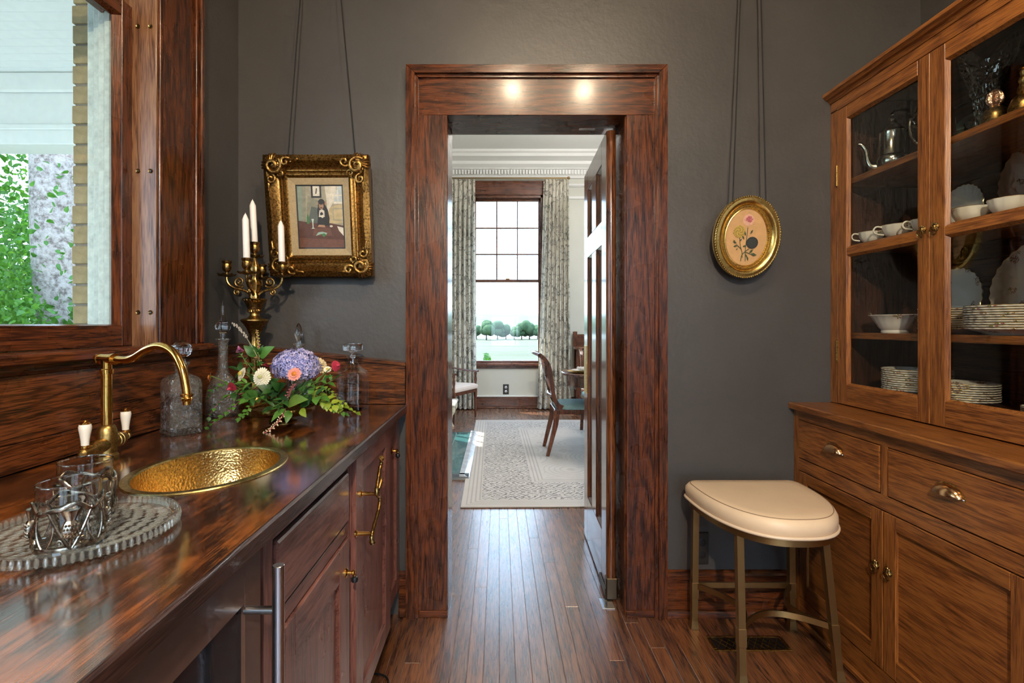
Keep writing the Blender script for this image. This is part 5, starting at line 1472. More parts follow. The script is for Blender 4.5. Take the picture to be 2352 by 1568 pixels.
for i in range(4):
    mb = MB()
    def sqr(z, h): 
        c = legp(i, z); return [(c.x-h, c.y-h, z), (c.x+h, c.y-h, z), (c.x+h, c.y+h, z), (c.x-h, c.y+h, z)]
    mb.rings([sqr(0, .0155), sqr(.004, .0155), sqr(.036, .0118), sqr(.130, .0118), sqr(.132, .0135), sqr(.190, .0135), sqr(.192, .0118), sqr(.510, .0118)])
    mb.build('leg', M['stoolm'], t, 0)
def rail(i, j, bow):
    a, b_ = legp(i, .178), legp(j, .178); mid = (a+b_)/2
    inw = (Vector((0, -.19, .178)) - mid); inw.z = 0
    if inw.length > 1e-6: inw.normalize()
    pts = bez([a, a.lerp(mid, .5)+inw*bow*.72, mid+inw*bow, mid.lerp(b_, .5)+inw*bow*.72, b_], 6)
    mb = MB(); R_ = []
    for q in range(len(pts)):
        tg = (pts[min(q+1, len(pts)-1)]-pts[max(q-1, 0)]).normalized(); nr = Vector((-tg.y, tg.x, 0))*.0035
        R_.append([pts[q]-nr-Vector((0,0,.011)), pts[q]+nr-Vector((0,0,.011)), pts[q]+nr+Vector((0,0,.011)), pts[q]-nr+Vector((0,0,.011))])
    mb.rings(R_).build('foot_rail', M['stoolm'], t, 30)
rail(0, 1, .09); rail(1, 2, .10); rail(2, 3, .09); rail(3, 0, 0.0)

# floor register
t = thing('floor_register', 'antique brass lattice floor register beneath the stool', 'floor vent', (.955, 1.985, 0))
fr = MB()
for q in ((-.147, .147, -.047, -.036), (-.147, .147, .036, .047), (-.147, -.134, -.036, .036), (.134, .147, -.036, .036)): fr.box(q[0], q[1], q[2], q[3], .0, .005, .0015)
fr.build('frame', M['brass_old'], t, 0)
box('duct', M['black'], t, -.134, .134, -.036, .036, .0002, .0008, 0)
lt = MB()
for k_ in range(-7, 8):
    for sg in (-1, 1):
        x0 = k_*.0268; a = (x0-.024*sg, -.036); b_ = (x0+.024*sg, .036)
        if min(a[0], b_[0]) < -.134 or max(a[0], b_[0]) > .134: continue
        lt.tube([(a[0], a[1], .003), (b_[0], b_[1], .003)], .0016, 5)
lt.build('lattice', M['brass_old'], t)

# wall outlet behind the stool
t = thing('wall_outlet', 'dark outlet plate low on the taupe wall behind the stool', 'outlet', (.854, WY, .281))
box('plate', M['darkplate'], t, -.030, .030, -.006, 0, -.068, .068, .003)
for dz in (-.026, .026):
    o = MB().lathe([(.016, -.006), (.0165, -.008), (.014, -.0085)], 20, (0, 0, dz), 'y').build('socket', M['black'], t)
    for sx in (-.006, .006): box('slot', M['darkplate'], o, sx-.001, sx+.001, -.0092, -.008, dz-.004, dz+.005, 0)

# ------------------------------------------------------------------ framed pictures
def cord_child(par, a, b_, bow=.004):
    m_ = a.lerp(b_, .5) + Vector((bow, 0, 0))
    MB().tube([p - Vector(par.location) for p in bez([a, m_, b_], 8)], .0028, 7).build('cord', M['cord'], par)
FW, FH = .415, .478
pc_ = P(735, 498, 2.09)
t = thing('gilt_framed_painting', 'small painting in an ornate swept gilt frame hung on black cords', 'painting', tuple(pc_))
fr = bpy.data.objects.new('frame', None); COL.objects.link(fr); fr.parent = t; fr.rotation_euler = (math.radians(8.5), 0, math.radians(-.5))
prof = [(.0, .022, 0), (.0, -.020, 0), (.004, -.026, 1), (.012, -.030, 1), (.022, -.024, .7), (.036, -.010, .4), (.052, -.004, .1), (.056, -.009, 0), (.061, -.010, 0), (.065, -.005, 0), (.070, -.008, 0), (.076, -.009, 0), (.080, -.003, 0), (.086, .0, 0)]
ns = 20
def loop(ins, y, sw):
    pts = []
    w_, h_ = FW/2-ins, FH/2-ins
    for side in range(4):
        for i in range(ns):
            u = i/ns; d_ = sw*.012*math.sin(PI*u)**1.5
            if side == 0: p = (-w_ + 2*w_*u, -h_ + d_)
            elif side == 1: p = (w_ - d_, -h_ + 2*h_*u)
            elif side == 2: p = (w_ - 2*w_*u, h_ - d_)
            else: p = (-w_ + d_, h_ - 2*h_*u)
            pts.append((p[0], y, p[1]))
    return pts
MB().rings([loop(*q) for q in prof], cap0=False, cap1=False).build('moulding', M['gold'], fr, 40)
MB().rings([loop(.086, .0, 0), loop(.112, .006, 0)], cap0=False, cap1=False).build('linen_liner', flat('linen', (.36, .27, .15), .8, var=.15, vs=120, bmp=.2, bs=400), fr, 0)
MB().rings([loop(.112, .006, 0), loop(.117, .007, 0)], cap0=False, cap1=False).build('black_fillet', M['black'], fr, 0)
box('backing', M['black'], fr, -FW/2+.01, FW/2-.01, .010, .021, -FH/2+.01, FH/2-.01, 0)
# the painted panel: a chimpanzee seated at a table in a room
pal = {'wall': (.30, .27, .19), 'wall2': (.22, .21, .15), 'curt': (.20, .24, .18), 'table': (.085, .034, .022), 'table2': (.13, .055, .035), 'ape': (.022, .018, .016), 'face': (.34, .19, .11), 'white': (.60, .55, .46), 'drape': (.55, .50, .40),
       'win': (.42, .46, .46), 'green': (.05, .16, .05), 'paper': (.26, .38, .32), 'shade': (.09, .10, .085), 'panel': (.42, .33, .18), 'glassw': (.48, .52, .46), 'red': (.25, .05, .05)}
keys = list(pal); pm = [flat('paint_' + k_, pal[k_], .45, var=.18, vs=60, bmp=.15, bs=120) for k_ in keys]
pa = MB(); cw, ch = FW/2-.117, FH/2-.117
lay = [0]
def pg_(key, pts):
    lay[0] += 1
    pa.mi = keys.index(key); pa.poly([(x*cw, .0085 - lay[0]*.00004, z*ch) for x, z in pts])
def blob(key, cx, cz_, rx, rz, n=14):
    pg_(key, [(cx+rx*math.cos(2*PI*i/n), cz_+rz*math.sin(2*PI*i/n)) for i in range(n)])
pg_('wall', [(-1, -1), (1, -1), (1, 1), (-1, 1)]); pg_('wall2', [(-.65, -.2), (.1, -.2), (.05, .5), (-.55, .7)]); pg_('shade', [(-.6, -.25), (-.05, -.25), (-.15, .3), (-.4, .35)])
pg_('curt', [(-1, -.2), (-.82, -.2), (-.78, 1), (-1, 1)]); pg_('wall2', [(-.82, -.2), (-.66, -.2), (-.62, 1), (-.78, 1)])
pg_('ape', [(-.38, .62), (.08, .62), (.08, 1), (-.38, 1)]); pg_('white', [(-.30, .68), (.0, .68), (.0, 1), (-.30, 1)]); pg_('ape', [(-.19, .75), (-.14, .75), (-.10, .93), (-.15, .93)])
pg_('panel', [(.30, -.2), (1, -.2), (1, .42), (.30, .3)]); pg_('wall', [(.55, -.12), (1, -.12), (1, .3), (.55, .3)]); pg_('panel', [(.60, -.08), (1, -.08), (1, .25), (.60, .25)])
pg_('win', [(.62, .45), (1, .45), (1, 1), (.70, 1)]); pg_('white', [(.60, .43), (1, .43), (1, .49), (.60, .49)]); pg_('white', [(.78, .45), (.82, .45), (.84, 1), (.80, 1)]); pg_('white', [(.62, .68), (1, .68), (1, .72), (.63, .72)])
pg_('drape', [(.32, .08), (.40, .25), (.62, .50), (.78, 1), (.24, 1), (.30, .5)]); pg_('white', [(.40, .35), (.58, .55), (.72, 1), (.55, 1), (.46, .7)])
pg_('table', [(-1, -1), (1, -1), (1, -.28), (.4, -.2), (-.3, -.2), (-1, -.12)]); pg_('table2', [(-1, -1), (1, -1), (1, -.75), (-1, -.68)]); pg_('table2', [(-.4, -.6), (.5, -.62), (.4, -.35), (-.3, -.36)]); pg_('white', [(.8, -.45), (1, -.62), (1, -.35), (.72, -.3)])
pg_('ape', [(-.17, -.28), (.36, -.28), (.40, -.05), (.34, .22), (.22, .42), (-.06, .42), (-.14, .25), (-.12, .0)]); blob('ape', .06, .42, .17, .17); blob('face', .24, .44, .035, .06); blob('face', -.10, .44, .03, .05)
blob('face', .05, .36, .105, .115); blob('ape', .05, .455, .10, .05); blob('ape', .015, .40, .016, .014); blob('ape', .09, .40, .016, .014); blob('table2', .05, .30, .06, .022)
pg_('white', [(-.08, .0), (.18, .0), (.18, .2), (.08, .25), (-.04, .22)]); blob('ape', .05, .1, .07, .06); blob('white', .08, .02, .06, .05); pg_('ape', [(-.14, -.25), (.16, -.28), (.14, -.05), (-.1, -.02)]); pg_('face', [(-.15, -.32), (.20, -.34), (.16, -.26), (-.10, -.25)])
pg_('green', [(-.62, -.22), (-.52, -.22), (-.52, -.02), (-.555, .08), (-.585, .08), (-.62, -.02)]); pg_('glassw', [(-.42, -.06), (-.30, -.06), (-.34, -.18), (-.34, -.34), (-.28, -.38), (-.44, -.38), (-.38, -.34), (-.38, -.18)])
pg_('paper', [(-.26, -.62), (.0, -.55), (.1, -.66), (.22, -.58), (.26, -.52), (.05, -.48), (-.14, -.50)]); pg_('green', [(.0, -.56), (.1, -.66), (.22, -.58), (.12, -.53)]); blob('white', .46, -.30, .07, .035)
o = pa.build('painted_panel', pm, fr, 0, recalc=False); o['label'] = 'painting of a chimpanzee seated at a table with bottle and glass'
# carved corner ornaments
def spiral(c, r0, turns, a0, sg, y, n=22, sh=.85):
    return [(c[0] + r0*(1-sh*u)*math.cos(a0+sg*turns*2*PI*u), y - .006*math.sin(PI*u), c[1] + r0*(1-sh*u)*math.sin(a0+sg*turns*2*PI*u)) for u in [q/n for q in range(n+1)]]
for qx in (-1, 1):
    for qz in (-1, 1):
        mb = MB(); cx, cz_ = 0, 0; mb.M = Matrix.Translation((qx*(FW/2-.043), 0, qz*(FH/2-.043))) @ Matrix.Diagonal((1.2, 1.05, 1.2, 1))
        mb.lathe([(.038, .0), (.036, -.016), (.024, -.026), (.004, -.030)], 18, (cx, 0, cz_), 'y', flute=9, fa=.10)
        mb.tube(spiral((cx, cz_), .028, 1.4, PI*.25, qx*qz, -.030), [.0062]*16+[.0075]*7, 7)
        mb.tube(spiral((cx-qx*.040, cz_+qz*.012), .017, 1.3, 0, -qx*qz, -.026), .0048, 7)
        mb.tube(spiral((cx+qx*.010, cz_-qz*.042), .017, 1.3, PI/2, qx*qz, -.026), .0048, 7)
        mb.tube(spiral((cx-qx*.022, cz_-qz*.024), .012, 1.2, PI, -qx*qz, -.024), .0040, 7)
        mb.tube(bez([(cx-qx*.045, -.026, cz_+qz*.022), (cx-qx*.065, -.030, cz_+qz*.018), (cx-qx*.082, -.026, cz_+qz*.022)], 5), [.005]*5+[.004]*5+[.002], 6)
        mb.tube(bez([(cx+qx*.020, -.026, cz_-qz*.045), (cx+qx*.018, -.030, cz_-qz*.065), (cx+qx*.022, -.026, cz_-qz*.085)], 5), [.005]*5+[.004]*5+[.002], 6)
        for i in range(9):      # shell fan
            a = math.atan2(qz, qx) + (i-4)*.24
            mb.tube([(cx+qx*.004+.010*math.cos(a), -.032, cz_+qz*.004+.010*math.sin(a)), (cx+.030*math.cos(a), -.030, cz_+.030*math.sin(a)), (cx+.040*math.cos(a), -.020, cz_+.040*math.sin(a))], [.0025, .0045, .003], 6)
        for i in range(10):
            a = i*2.4; mb.ball((cx+.030*math.cos(a)*(.5+.05*i), -.028, cz_+.030*math.sin(a)*(.5+.05*i)), .005, 7, 5)
        mb.build('corner_ornament', M['gold'], fr, 50)
cord_child(t, P(661, 368, 2.045), Vector((-.757, WY-.02, 3.43)), -.004)
cord_child(t, P(817, 374, 2.045), Vector((-.750, WY-.02, 3.43)), .006)

oc = P(1715, 545, 2.105)
t = thing('oval_flower_print', 'oval gilt-framed print of three flowers hung on black cords', 'picture', tuple(oc))
fr = bpy.data.objects.new('frame', None); COL.objects.link(fr); fr.parent = t; fr.rotation_euler = (math.radians(8.5), 0, 0)
A_, B_ = .136, .166
def oloop(ins, y, n=72): return [((A_-ins)*math.cos(2*PI*i/n), y, (B_-ins)*math.sin(2*PI*i/n)) for i in range(n)]
MB().rings([oloop(*q) for q in [(.003, .018), (0, .004), (.001, -.008), (.006, -.012), (.010, -.011), (.018, -.014), (.026, -.012), (.033, -.004), (.036, .0), (.038, -.003), (.041, -.003), (.043, .001), (.048, .002), (.051, .0), (.053, .003)]], cap0=False, cap1=False).build('moulding', M['gold_br'], fr, 50)
mb = MB()
for i in range(96):
    a = 2*PI*i/96; mb.ball(((A_-.004)*math.cos(a), -.011, (B_-.004)*math.sin(a)), .0036, 7, 5)
for i in range(84):
    a = 2*PI*i/84; mb.ball(((A_-.0455)*math.cos(a), .0, (B_-.0455)*math.sin(a)), .0022, 6, 4)
o = mb.build('bead_edging', M['gold_br'], fr); o['kind'] = 'stuff'
pal2 = {'ground': (.52, .30, .13), 'pink': (.40, .10, .12), 'rose': (.62, .34, .24), 'dot': (.22, .16, .10), 'yel': (.45, .30, .06), 'ydark': (.16, .11, .03), 'navy': (.018, .022, .024), 'nav2': (.07, .07, .05), 'leaf': (.05, .07, .03)}
k2 = list(pal2); pm2 = [flat('print_' + k_, pal2[k_], .5, var=.08, vs=40) for k_ in k2]
pa = MB(); lay[0] = 0
def pq(key, pts):
    lay[0] += 1; pa.mi = k2.index(key); pa.poly([(x*A_, .0045 - lay[0]*.000012, z*B_) for x, z in pts])
def bl(key, cx, cz_, rx, rz, n=16, rot=0):
    c, s_ = math.cos(rot), math.sin(rot)
    pq(key, [(cx + rx*math.cos(2*PI*i/n)*c - rz*math.sin(2*PI*i/n)*s_, cz_ + rx*math.cos(2*PI*i/n)*s_ + rz*math.sin(2*PI*i/n)*c) for i in range(n)])
bl('ground', 0, 0, .68, .72, 64)
def stem_(pts, w_, key='leaf'):
    pts = bez([(p[0], 0, p[1]) for p in pts], 6)
    for i in range(len(pts)-1):
        d_ = (pts[i+1]-pts[i]).normalized(); n_ = Vector((-d_.z, 0, d_.x))*w_
        pq(key, [((pts[i]-n_).x, (pts[i]-n_).z), ((pts[i+1]-n_).x, (pts[i+1]-n_).z), ((pts[i+1]+n_).x, (pts[i+1]+n_).z), ((pts[i]+n_).x, (pts[i]+n_).z)])
rr = random.Random(4)
stem_([(.03, .25), (.02, .0), (.0, -.3), (.02, -.58)], .011); stem_([(-.20, .02), (-.16, -.2), (-.10, -.35), (-.08, -.5)], .011); stem_([(.10, -.28), (-.02, -.36), (-.10, -.44), (-.12, -.58)], .012)
bl('rose', .04, .42, .17, .14)
for i in range(90):
    a = rr.uniform(0, 2*PI); r = rr.uniform(.06, .22); bl('dot' if i % 3 else 'rose', .04+r*math.cos(a), .42+r*.85*math.sin(a), .007, .006, 5)
for i in range(40):
    a = rr.uniform(0, 2*PI); r = rr.uniform(0, .1); bl('pink', .06+r*math.cos(a), .43+r*.8*math.sin(a), .022, .016, 6)
bl('yel', -.22, .14, .175, .15)
for i in range(60):
    a = i*2.4; r = .17*math.sqrt(i/60); bl('ydark' if i % 2 else 'yel', -.22+r*math.cos(a), .14+r*.85*math.sin(a), .022, .010, 6, a)
bl('navy', .18, -.13, .18, .145)
for i in range(40):
    a = i*2.4; r = .14*math.sqrt(i/40); bl('nav2', .18+r*math.cos(a), -.13+r*.8*math.sin(a), .018, .006, 6, a+1)
for (x, z, a, l_) in ((.10, .08, .9, .14), (-.02, .04, 2.0, .12), (-.06, -.05, 2.2, .12), (-.28, -.14, 2.8, .13), (-.26, -.20, 3.3, .12), (-.20, -.1, .8, .1), (-.1, -.22, .2, .11), (.1, -.38, .6, .16), (.14, -.40, -.15, .2), (.05, -.45, -1.2, .13), (.0, -.4, -1.0, .1), (-.24, -.26, 3.9, .08), (-.32, -.12, 2.4, .09)):
    c, s_ = math.cos(a), math.sin(a); w_ = l_*.2
    pq('leaf', [(x, z), (x+c*l_*.5-s_*w_, z+s_*l_*.5+c*w_), (x+c*l_, z+s_*l_), (x+c*l_*.5+s_*w_, z+s_*l_*.5-c*w_)])
stem_([(-.14, -.28), (-.22, -.22), (-.30, -.17)], .009); stem_([(.0, -.36), (.08, -.38), (.14, -.40)], .009)
pa.build('print', pm2, fr, 0, recalc=False)
cord_child(t, P(1683, 463, 2.065), Vector((1.050, WY-.02, 3.43)), -.003)
cord_child(t, P(1759, 460, 2.065), Vector((1.068, WY-.02, 3.43)), .004)
# ================================================================== dining room
mh = M['mahog']
MHX = wood('mahog_x', (.020, .006, .004), (.085, .025, .012), (.16, .050, .020), 'x', .28, 1.0, .5, vary=.1)
w2 = struct('window_2', 'tall dining room window, nine small panes over one large pane')
gz = [3.069, 2.671, 2.279, 1.894]; gxs = [-.340, -.032, .276, .584]
box('casing_head', MHX, w2, -.47, .72, FY-.025, FY, 3.150, 3.345, .003)
box('head_bead', MHX, w2, -.47, .72, FY-.035, FY, 3.135, 3.150, .002)
box('casing_side', mh, w2, -.47, -.372, FY-.022, FY, .66, 3.14, .003); box('casing_side', mh, w2, .648, .72, FY-.022, FY, .66, 3.14, .003)
box('jamb', mh, w2, -.40, -.372, FY-.01, FY+.2, .62, 3.16, .001); box('jamb', mh, w2, .615, .645, FY-.01, FY+.2, .62, 3.16, .001); box('jamb_head', MHX, w2, -.40, .645, FY-.01, FY+.2, 3.10, 3.19, .001)
box('stool', MHX, w2, -.48, .73, FY-.07, FY+.08, .628, .660, .004)
box('apron', MHX, w2, -.45, .70, FY-.02, FY, .585, .628, .002)
su = struct('sash', None, w2)
box('stile', mh, su, -.372, -.340, FY+.09, FY+.13, 1.86, 3.10, .001); box('stile', mh, su, .584, .615, FY+.09, FY+.13, 1.86, 3.10, .001)
box('rail', MHX, su, -.34, .584, FY+.09, FY+.13, 3.069, 3.10, .001); box('rail', MHX, su, -.34, .584, FY+.09, FY+.13, 1.862, 1.894, .001)
for x in gxs[1:3]: box('muntin', mh, su, x-.009, x+.009, FY+.095, FY+.125, 1.894, 3.069, .001)
for z in gz[1:3]: box('muntin', MHX, su, -.34, .584, FY+.094, FY+.126, z-.009, z+.009, .001)
for i in range(3):
    for j in range(3):
        box('pane', M['pane'], su, gxs[i]+.009, gxs[i+1]-.009, FY+.108, FY+.111, gz[j+1]+.009, gz[j]-.009, 0)
sl = struct('sash', None, w2)
box('stile', mh, sl, -.372, -.340, FY+.05, FY+.088, .66, 1.90, .001); box('stile', mh, sl, .584, .615, FY+.05, FY+.088, .66, 1.90, .001)
box('rail', MHX, sl, -.34, .584, FY+.05, FY+.088, .66, .695, .001); box('rail', MHX, sl, -.34, .584, FY+.05, FY+.088, 1.862, 1.90, .001)
box('pane', M['pane'], sl, -.34, .584, FY+.066, FY+.069, .695, 1.862, 0)
box('sash_lock', M['brass_old'], sl, .10, .16, FY+.045, FY+.075, 1.90, 1.915, .003)
# side window that lets the sun in from the left
w3 = struct('window_3', 'side window of the dining room hidden behind the door jamb')
for yy in (6.17, 7.03): box('jamb', mh, w3, -1.5, -1.34, yy, yy+.04, .62, 3.15, .001)
box('stool', mh, w3, -1.5, -1.28, 6.15, 7.09, .60, .64, .002)
for yy in (6.47, 6.75): box('muntin', mh, w3, -1.43, -1.40, yy-.01, yy+.01, .64, 3.15, .001)
for zz in (1.10, 1.55, 1.88, 2.3, 2.7): box('muntin', mh, w3, -1.43, -1.40, 6.21, 7.03, zz-.011, zz+.011, .001)
box('pane', M['pane'], w3, -1.416, -1.413, 6.21, 7.03, .64, 3.15, 0)

for nn_, y0_ in (('fill_window_5', 3.35), ('fill_window_6', 5.35)):  # unseen windows added to brighten the dining room
    w5 = struct(nn_, 'tall window added in the right dining room wall for fill daylight, %s the table' % ('nearest' if y0_ < 4 else 'beyond'))
    for yy in (y0_, y0_+.64, y0_+1.26): box('stile', mh, w5, 3.45, 3.55, yy, yy+.04, .6, 3.15, .002)
    for zz in (.6, 1.85, 3.11): box('rail', mh, w5, 3.46, 3.54, y0_+.04, y0_+1.26, zz, zz+.04, .002)
    box('pane', M['pane'], w5, 3.50, 3.503, y0_+.04, y0_+.64, .64, 3.11, 0); box('pane', M['pane'], w5, 3.50, 3.503, y0_+.68, y0_+1.26, .64, 3.11, 0)
# cornice with dentils
cr_ = struct('trim_5', 'white dentil cornice at the top of the far dining room wall')
pf = [(0, DZ), (-.30, DZ), (-.30, DZ-.03), (-.27, DZ-.05), (-.255, DZ-.085), (-.20, DZ-.10), (-.14, DZ-.12), (-.135, DZ-.16), (-.10, DZ-.185), (-.075, DZ-.20), (-.075, DZ-.215), (-.045, DZ-.215), (-.045, DZ-.30), (-.03, DZ-.31), (-.03, DZ-.335), (0, DZ-.345)]
MB().prism([(FY+y, z) for y, z in pf], 'x', -1.34, 3.39).build('crown', M['white'], cr_, 30)
dn = MB()
x = -1.3
while x < 1.6:
    dn.box(x, x+.030, FY-.078, FY-.044, DZ-.292, DZ-.228); x += .0445
o = dn.build('dentils', M['white'], cr_, 0); o['kind'] = 'stuff'
MB().prism([(FY, 3.30), (FY-.03, 3.30), (FY-.035, 3.275), (FY-.015, 3.255), (FY, 3.25)], 'x', .74, 3.39).build('picture_rail', M['white'], cr_, 40)
box('picture_rail', M['white'], cr_, .74, 3.39, FY-.018, FY, 3.08, 3.12, .004)
bb = struct('baseboard_far', 'dark oak baseboard with a white cap below the dining window')
box('board', MHX, bb, -1.34, 3.39, FY-.022, FY, .03, .168, .002); box('cap', M['white'], bb, -1.34, 3.39, FY-.03, FY, .168, .188, .004); box('shoe', MHX, bb, -1.34, 3.39, FY-.036, FY, 0, .03, .006)
t = thing('wall_outlet', 'dark outlet plate under the dining room window', 'outlet', (.103, FY, .278))
box('plate', M['darkplate'], t, -.043, .043, -.006, 0, -.075, .075, .003)
for dz in (-.03, .03): MB().lathe([(.02, -.006), (.02, -.009), (.016, -.0095)], 16, (0, 0, dz), 'y').build('socket', M['steel'], t)

# curtains
cm2, nt_, b_ = new_mat('curtain')
tc_ = N(nt_, 'ShaderNodeTexCoord')
nA = N(nt_, 'ShaderNodeTexNoise', i_Scale=5.5, i_Detail=3.0, i_Distortion=1.0); L(nt_, tc_.outputs['Object'], nA.inputs['Vector'])
ln_ = math_n(nt_, 'LESS_THAN', math_n(nt_, 'ABSOLUTE', math_n(nt_, 'SUBTRACT', nA.outputs[0], .5)), .022)
nB = N(nt_, 'ShaderNodeTexNoise', i_Scale=15.0, i_Detail=2.0); L(nt_, tc_.outputs['Object'], nB.inputs['Vector'])
lf_ = ramp(nt_, [(.56, (0, 0, 0)), (.62, (1, 1, 1))]); L(nt_, nB.outputs[0], lf_.inputs[0])
c1 = mixc(nt_, math_n(nt_, 'MULTIPLY', lf_.outputs[0], .55), (.80, .76, .66), (.36, .36, .34))
c2 = mixc(nt_, math_n(nt_, 'MULTIPLY', ln_, .8), c1, (.17, .16, .14))
L(nt_, c2, b_.inputs['Base Color']); b_.inputs['Roughness'].default_value = .85
tl = N(nt_, 'ShaderNodeBsdfTranslucent'); L(nt_, c2, tl.inputs['Color']); mx = N(nt_, 'ShaderNodeMixShader'); mx.inputs[0].default_value = .25
L(nt_, b_.outputs[0], mx.inputs[1]); L(nt_, tl.outputs[0], mx.inputs[2]); L(nt_, mx.outputs[0], nt_.nodes['Material Output'].inputs[0])
def curtain(x0t, x1t, x0b, x1b, folds, label, seed):
    t = thing('curtain', label, 'curtain', ((x0b+x1b)/2, FY-.14, 0), 0, 'curtains at the dining window')
    cx = (x0b+x1b)/2; rr = random.Random(seed); ph = [rr.uniform(-.5, .5) for _ in range(folds+2)]
    am = [rr.uniform(.7, 1.25) for _ in range(folds+2)]
    def fn(u, v):
        z = .015 + v*3.315
        q = u*folds; i = int(min(q, folds-1))
        amp = .045*am[i]*(1 - .62*max(0, (v-.82)/.18)) if v < .93 else .045*am[i]*.38
        if .925 < v < .955: amp *= .55
        xx = lerp(lerp(x0b, x1b, u), lerp(x0t, x1t, u), v**.8) + .008*math.sin(q*2*PI*1.0 + 1)*(1-v)
        yy = amp*math.sin(2*PI*q + .5*ph[i]*(1-v)) + .012*math.sin(4*PI*q + 3*v)
        return (xx-cx, yy, z)
    MB().grid(fn, folds*14, 46).build('cloth', cm2, t, 80, recalc=False)
    hk = MB()
    for i in range(folds):
        u = (i+.5)/folds; hk.tube([(lerp(x0t, x1t, u)-cx + .014*math.cos(a), 0, 3.335+.018*math.sin(a)) for a in [2*PI*q/10 for q in range(10)]], .003, 5, close=True)
    hk.build('curtain_rings', M['bronze'], t)
curtain(-.88, -.345, -.90, -.330, 8, 'left floral curtain panel beside the tall window', 1)
curtain(.648, 1.010, .545, 1.045, 7, 'right floral curtain panel beside the tall window', 2)
t = thing('curtain_rod', 'thin bronze curtain rod across the window head', 'curtain rod', (0, FY-.14, 3.352))
MB().tube([(-1.0, 0, 0), (1.0, 0, 0)], .011, 10).build('rod', M['bronze'], t); MB().ball((1.008, 0, 0), .022, 12, 8).build('finial', M['bronze'], t)
for xx in (-.75, .69): MB().tube([(xx, 0, 0), (xx, .14, .0)], .007, 8).build('bracket', M['bronze'], t)

# rug
rm_, nt_, b_ = new_mat('rug')
tc_ = N(nt_, 'ShaderNodeTexCoord'); sx_ = N(nt_, 'ShaderNodeSeparateXYZ'); L(nt_, tc_.outputs['Object'], sx_.inputs[0])
RL_, RW_ = 3.17, 2.5
dd_ = math_n(nt_, 'MINIMUM', math_n(nt_, 'MINIMUM', sx_.outputs[0], math_n(nt_, 'SUBTRACT', RW_, sx_.outputs[0])), math_n(nt_, 'MINIMUM', sx_.outputs[1], math_n(nt_, 'SUBTRACT', RL_, sx_.outputs[1])))
nz = N(nt_, 'ShaderNodeTexNoise', i_Scale=6.0, i_Detail=3.0); L(nt_, tc_.outputs['Object'], nz.inputs['Vector'])
vz_ = N(nt_, 'ShaderNodeTexVoronoi', i_Scale=10.0); vz_.distance = 'MANHATTAN'; L(nt_, tc_.outputs['Object'], vz_.inputs['Vector'])
nz2 = N(nt_, 'ShaderNodeTexNoise', i_Scale=26.0, i_Detail=2.0, i_Distortion=1.5); L(nt_, tc_.outputs['Object'], nz2.inputs['Vector'])
ripple = math_n(nt_, 'SINE', math_n(nt_, 'MULTIPLY', math_n(nt_, 'ADD', vz_.outputs['Distance'], math_n(nt_, 'MULTIPLY', nz2.outputs[0], .35)), 16.0))
motif = math_n(nt_, 'GREATER_THAN', ripple, .55)
inb = math_n(nt_, 'MULTIPLY', math_n(nt_, 'GREATER_THAN', dd_, .14), math_n(nt_, 'LESS_THAN', dd_, .52))
stripes = math_n(nt_, 'GREATER_THAN', math_n(nt_, 'SINE', math_n(nt_, 'MULTIPLY', dd_, 210.0)), .35)
ing = math_n(nt_, 'MAXIMUM', math_n(nt_, 'LESS_THAN', math_n(nt_, 'ABSOLUTE', math_n(nt_, 'SUBTRACT', dd_, .085)), .05), math_n(nt_, 'LESS_THAN', math_n(nt_, 'ABSOLUTE', math_n(nt_, 'SUBTRACT', dd_, .58)), .05))
col = mixc(nt_, nz.outputs[0], (.50, .46, .42), (.62, .58, .54))
vf = N(nt_, 'ShaderNodeTexVoronoi', i_Scale=2.6); L(nt_, tc_.outputs['Object'], vf.inputs['Vector'])
fl_ = math_n(nt_, 'GREATER_THAN', math_n(nt_, 'SINE', math_n(nt_, 'MULTIPLY', math_n(nt_, 'ADD', vf.outputs['Distance'], math_n(nt_, 'MULTIPLY', nz2.outputs[0], .06)), 60.0)), .7)
fl_ = math_n(nt_, 'MULTIPLY', fl_, math_n(nt_, 'GREATER_THAN', dd_, .64))
col = mixc(nt_, math_n(nt_, 'MULTIPLY', fl_, .35), col, (.34, .30, .27))
col = mixc(nt_, math_n(nt_, 'MULTIPLY', math_n(nt_, 'MULTIPLY', inb, motif), .85), col, (.14, .12, .125))
col = mixc(nt_, math_n(nt_, 'MULTIPLY', math_n(nt_, 'MULTIPLY', ing, stripes), .45), col, (.26, .22, .20))
L(nt_, col, b_.inputs['Base Color']); b_.inputs['Roughness'].default_value = .95
nf = N(nt_, 'ShaderNodeTexNoise', i_Scale=500.0); L(nt_, tc_.outputs['Object'], nf.inputs['Vector']); bump(nt_, b_, nf.outputs[0], .4, .004)
o = MB().box(0, RW_, 0, RL_, 0, .011, .004).build('area_rug', rm_, smooth=0); o.location = (-.258, 3.457, .0005); o.rotation_euler = (0, 0, .012)
tag(o, 'pale grey oriental rug with dark patterned border', 'rug')

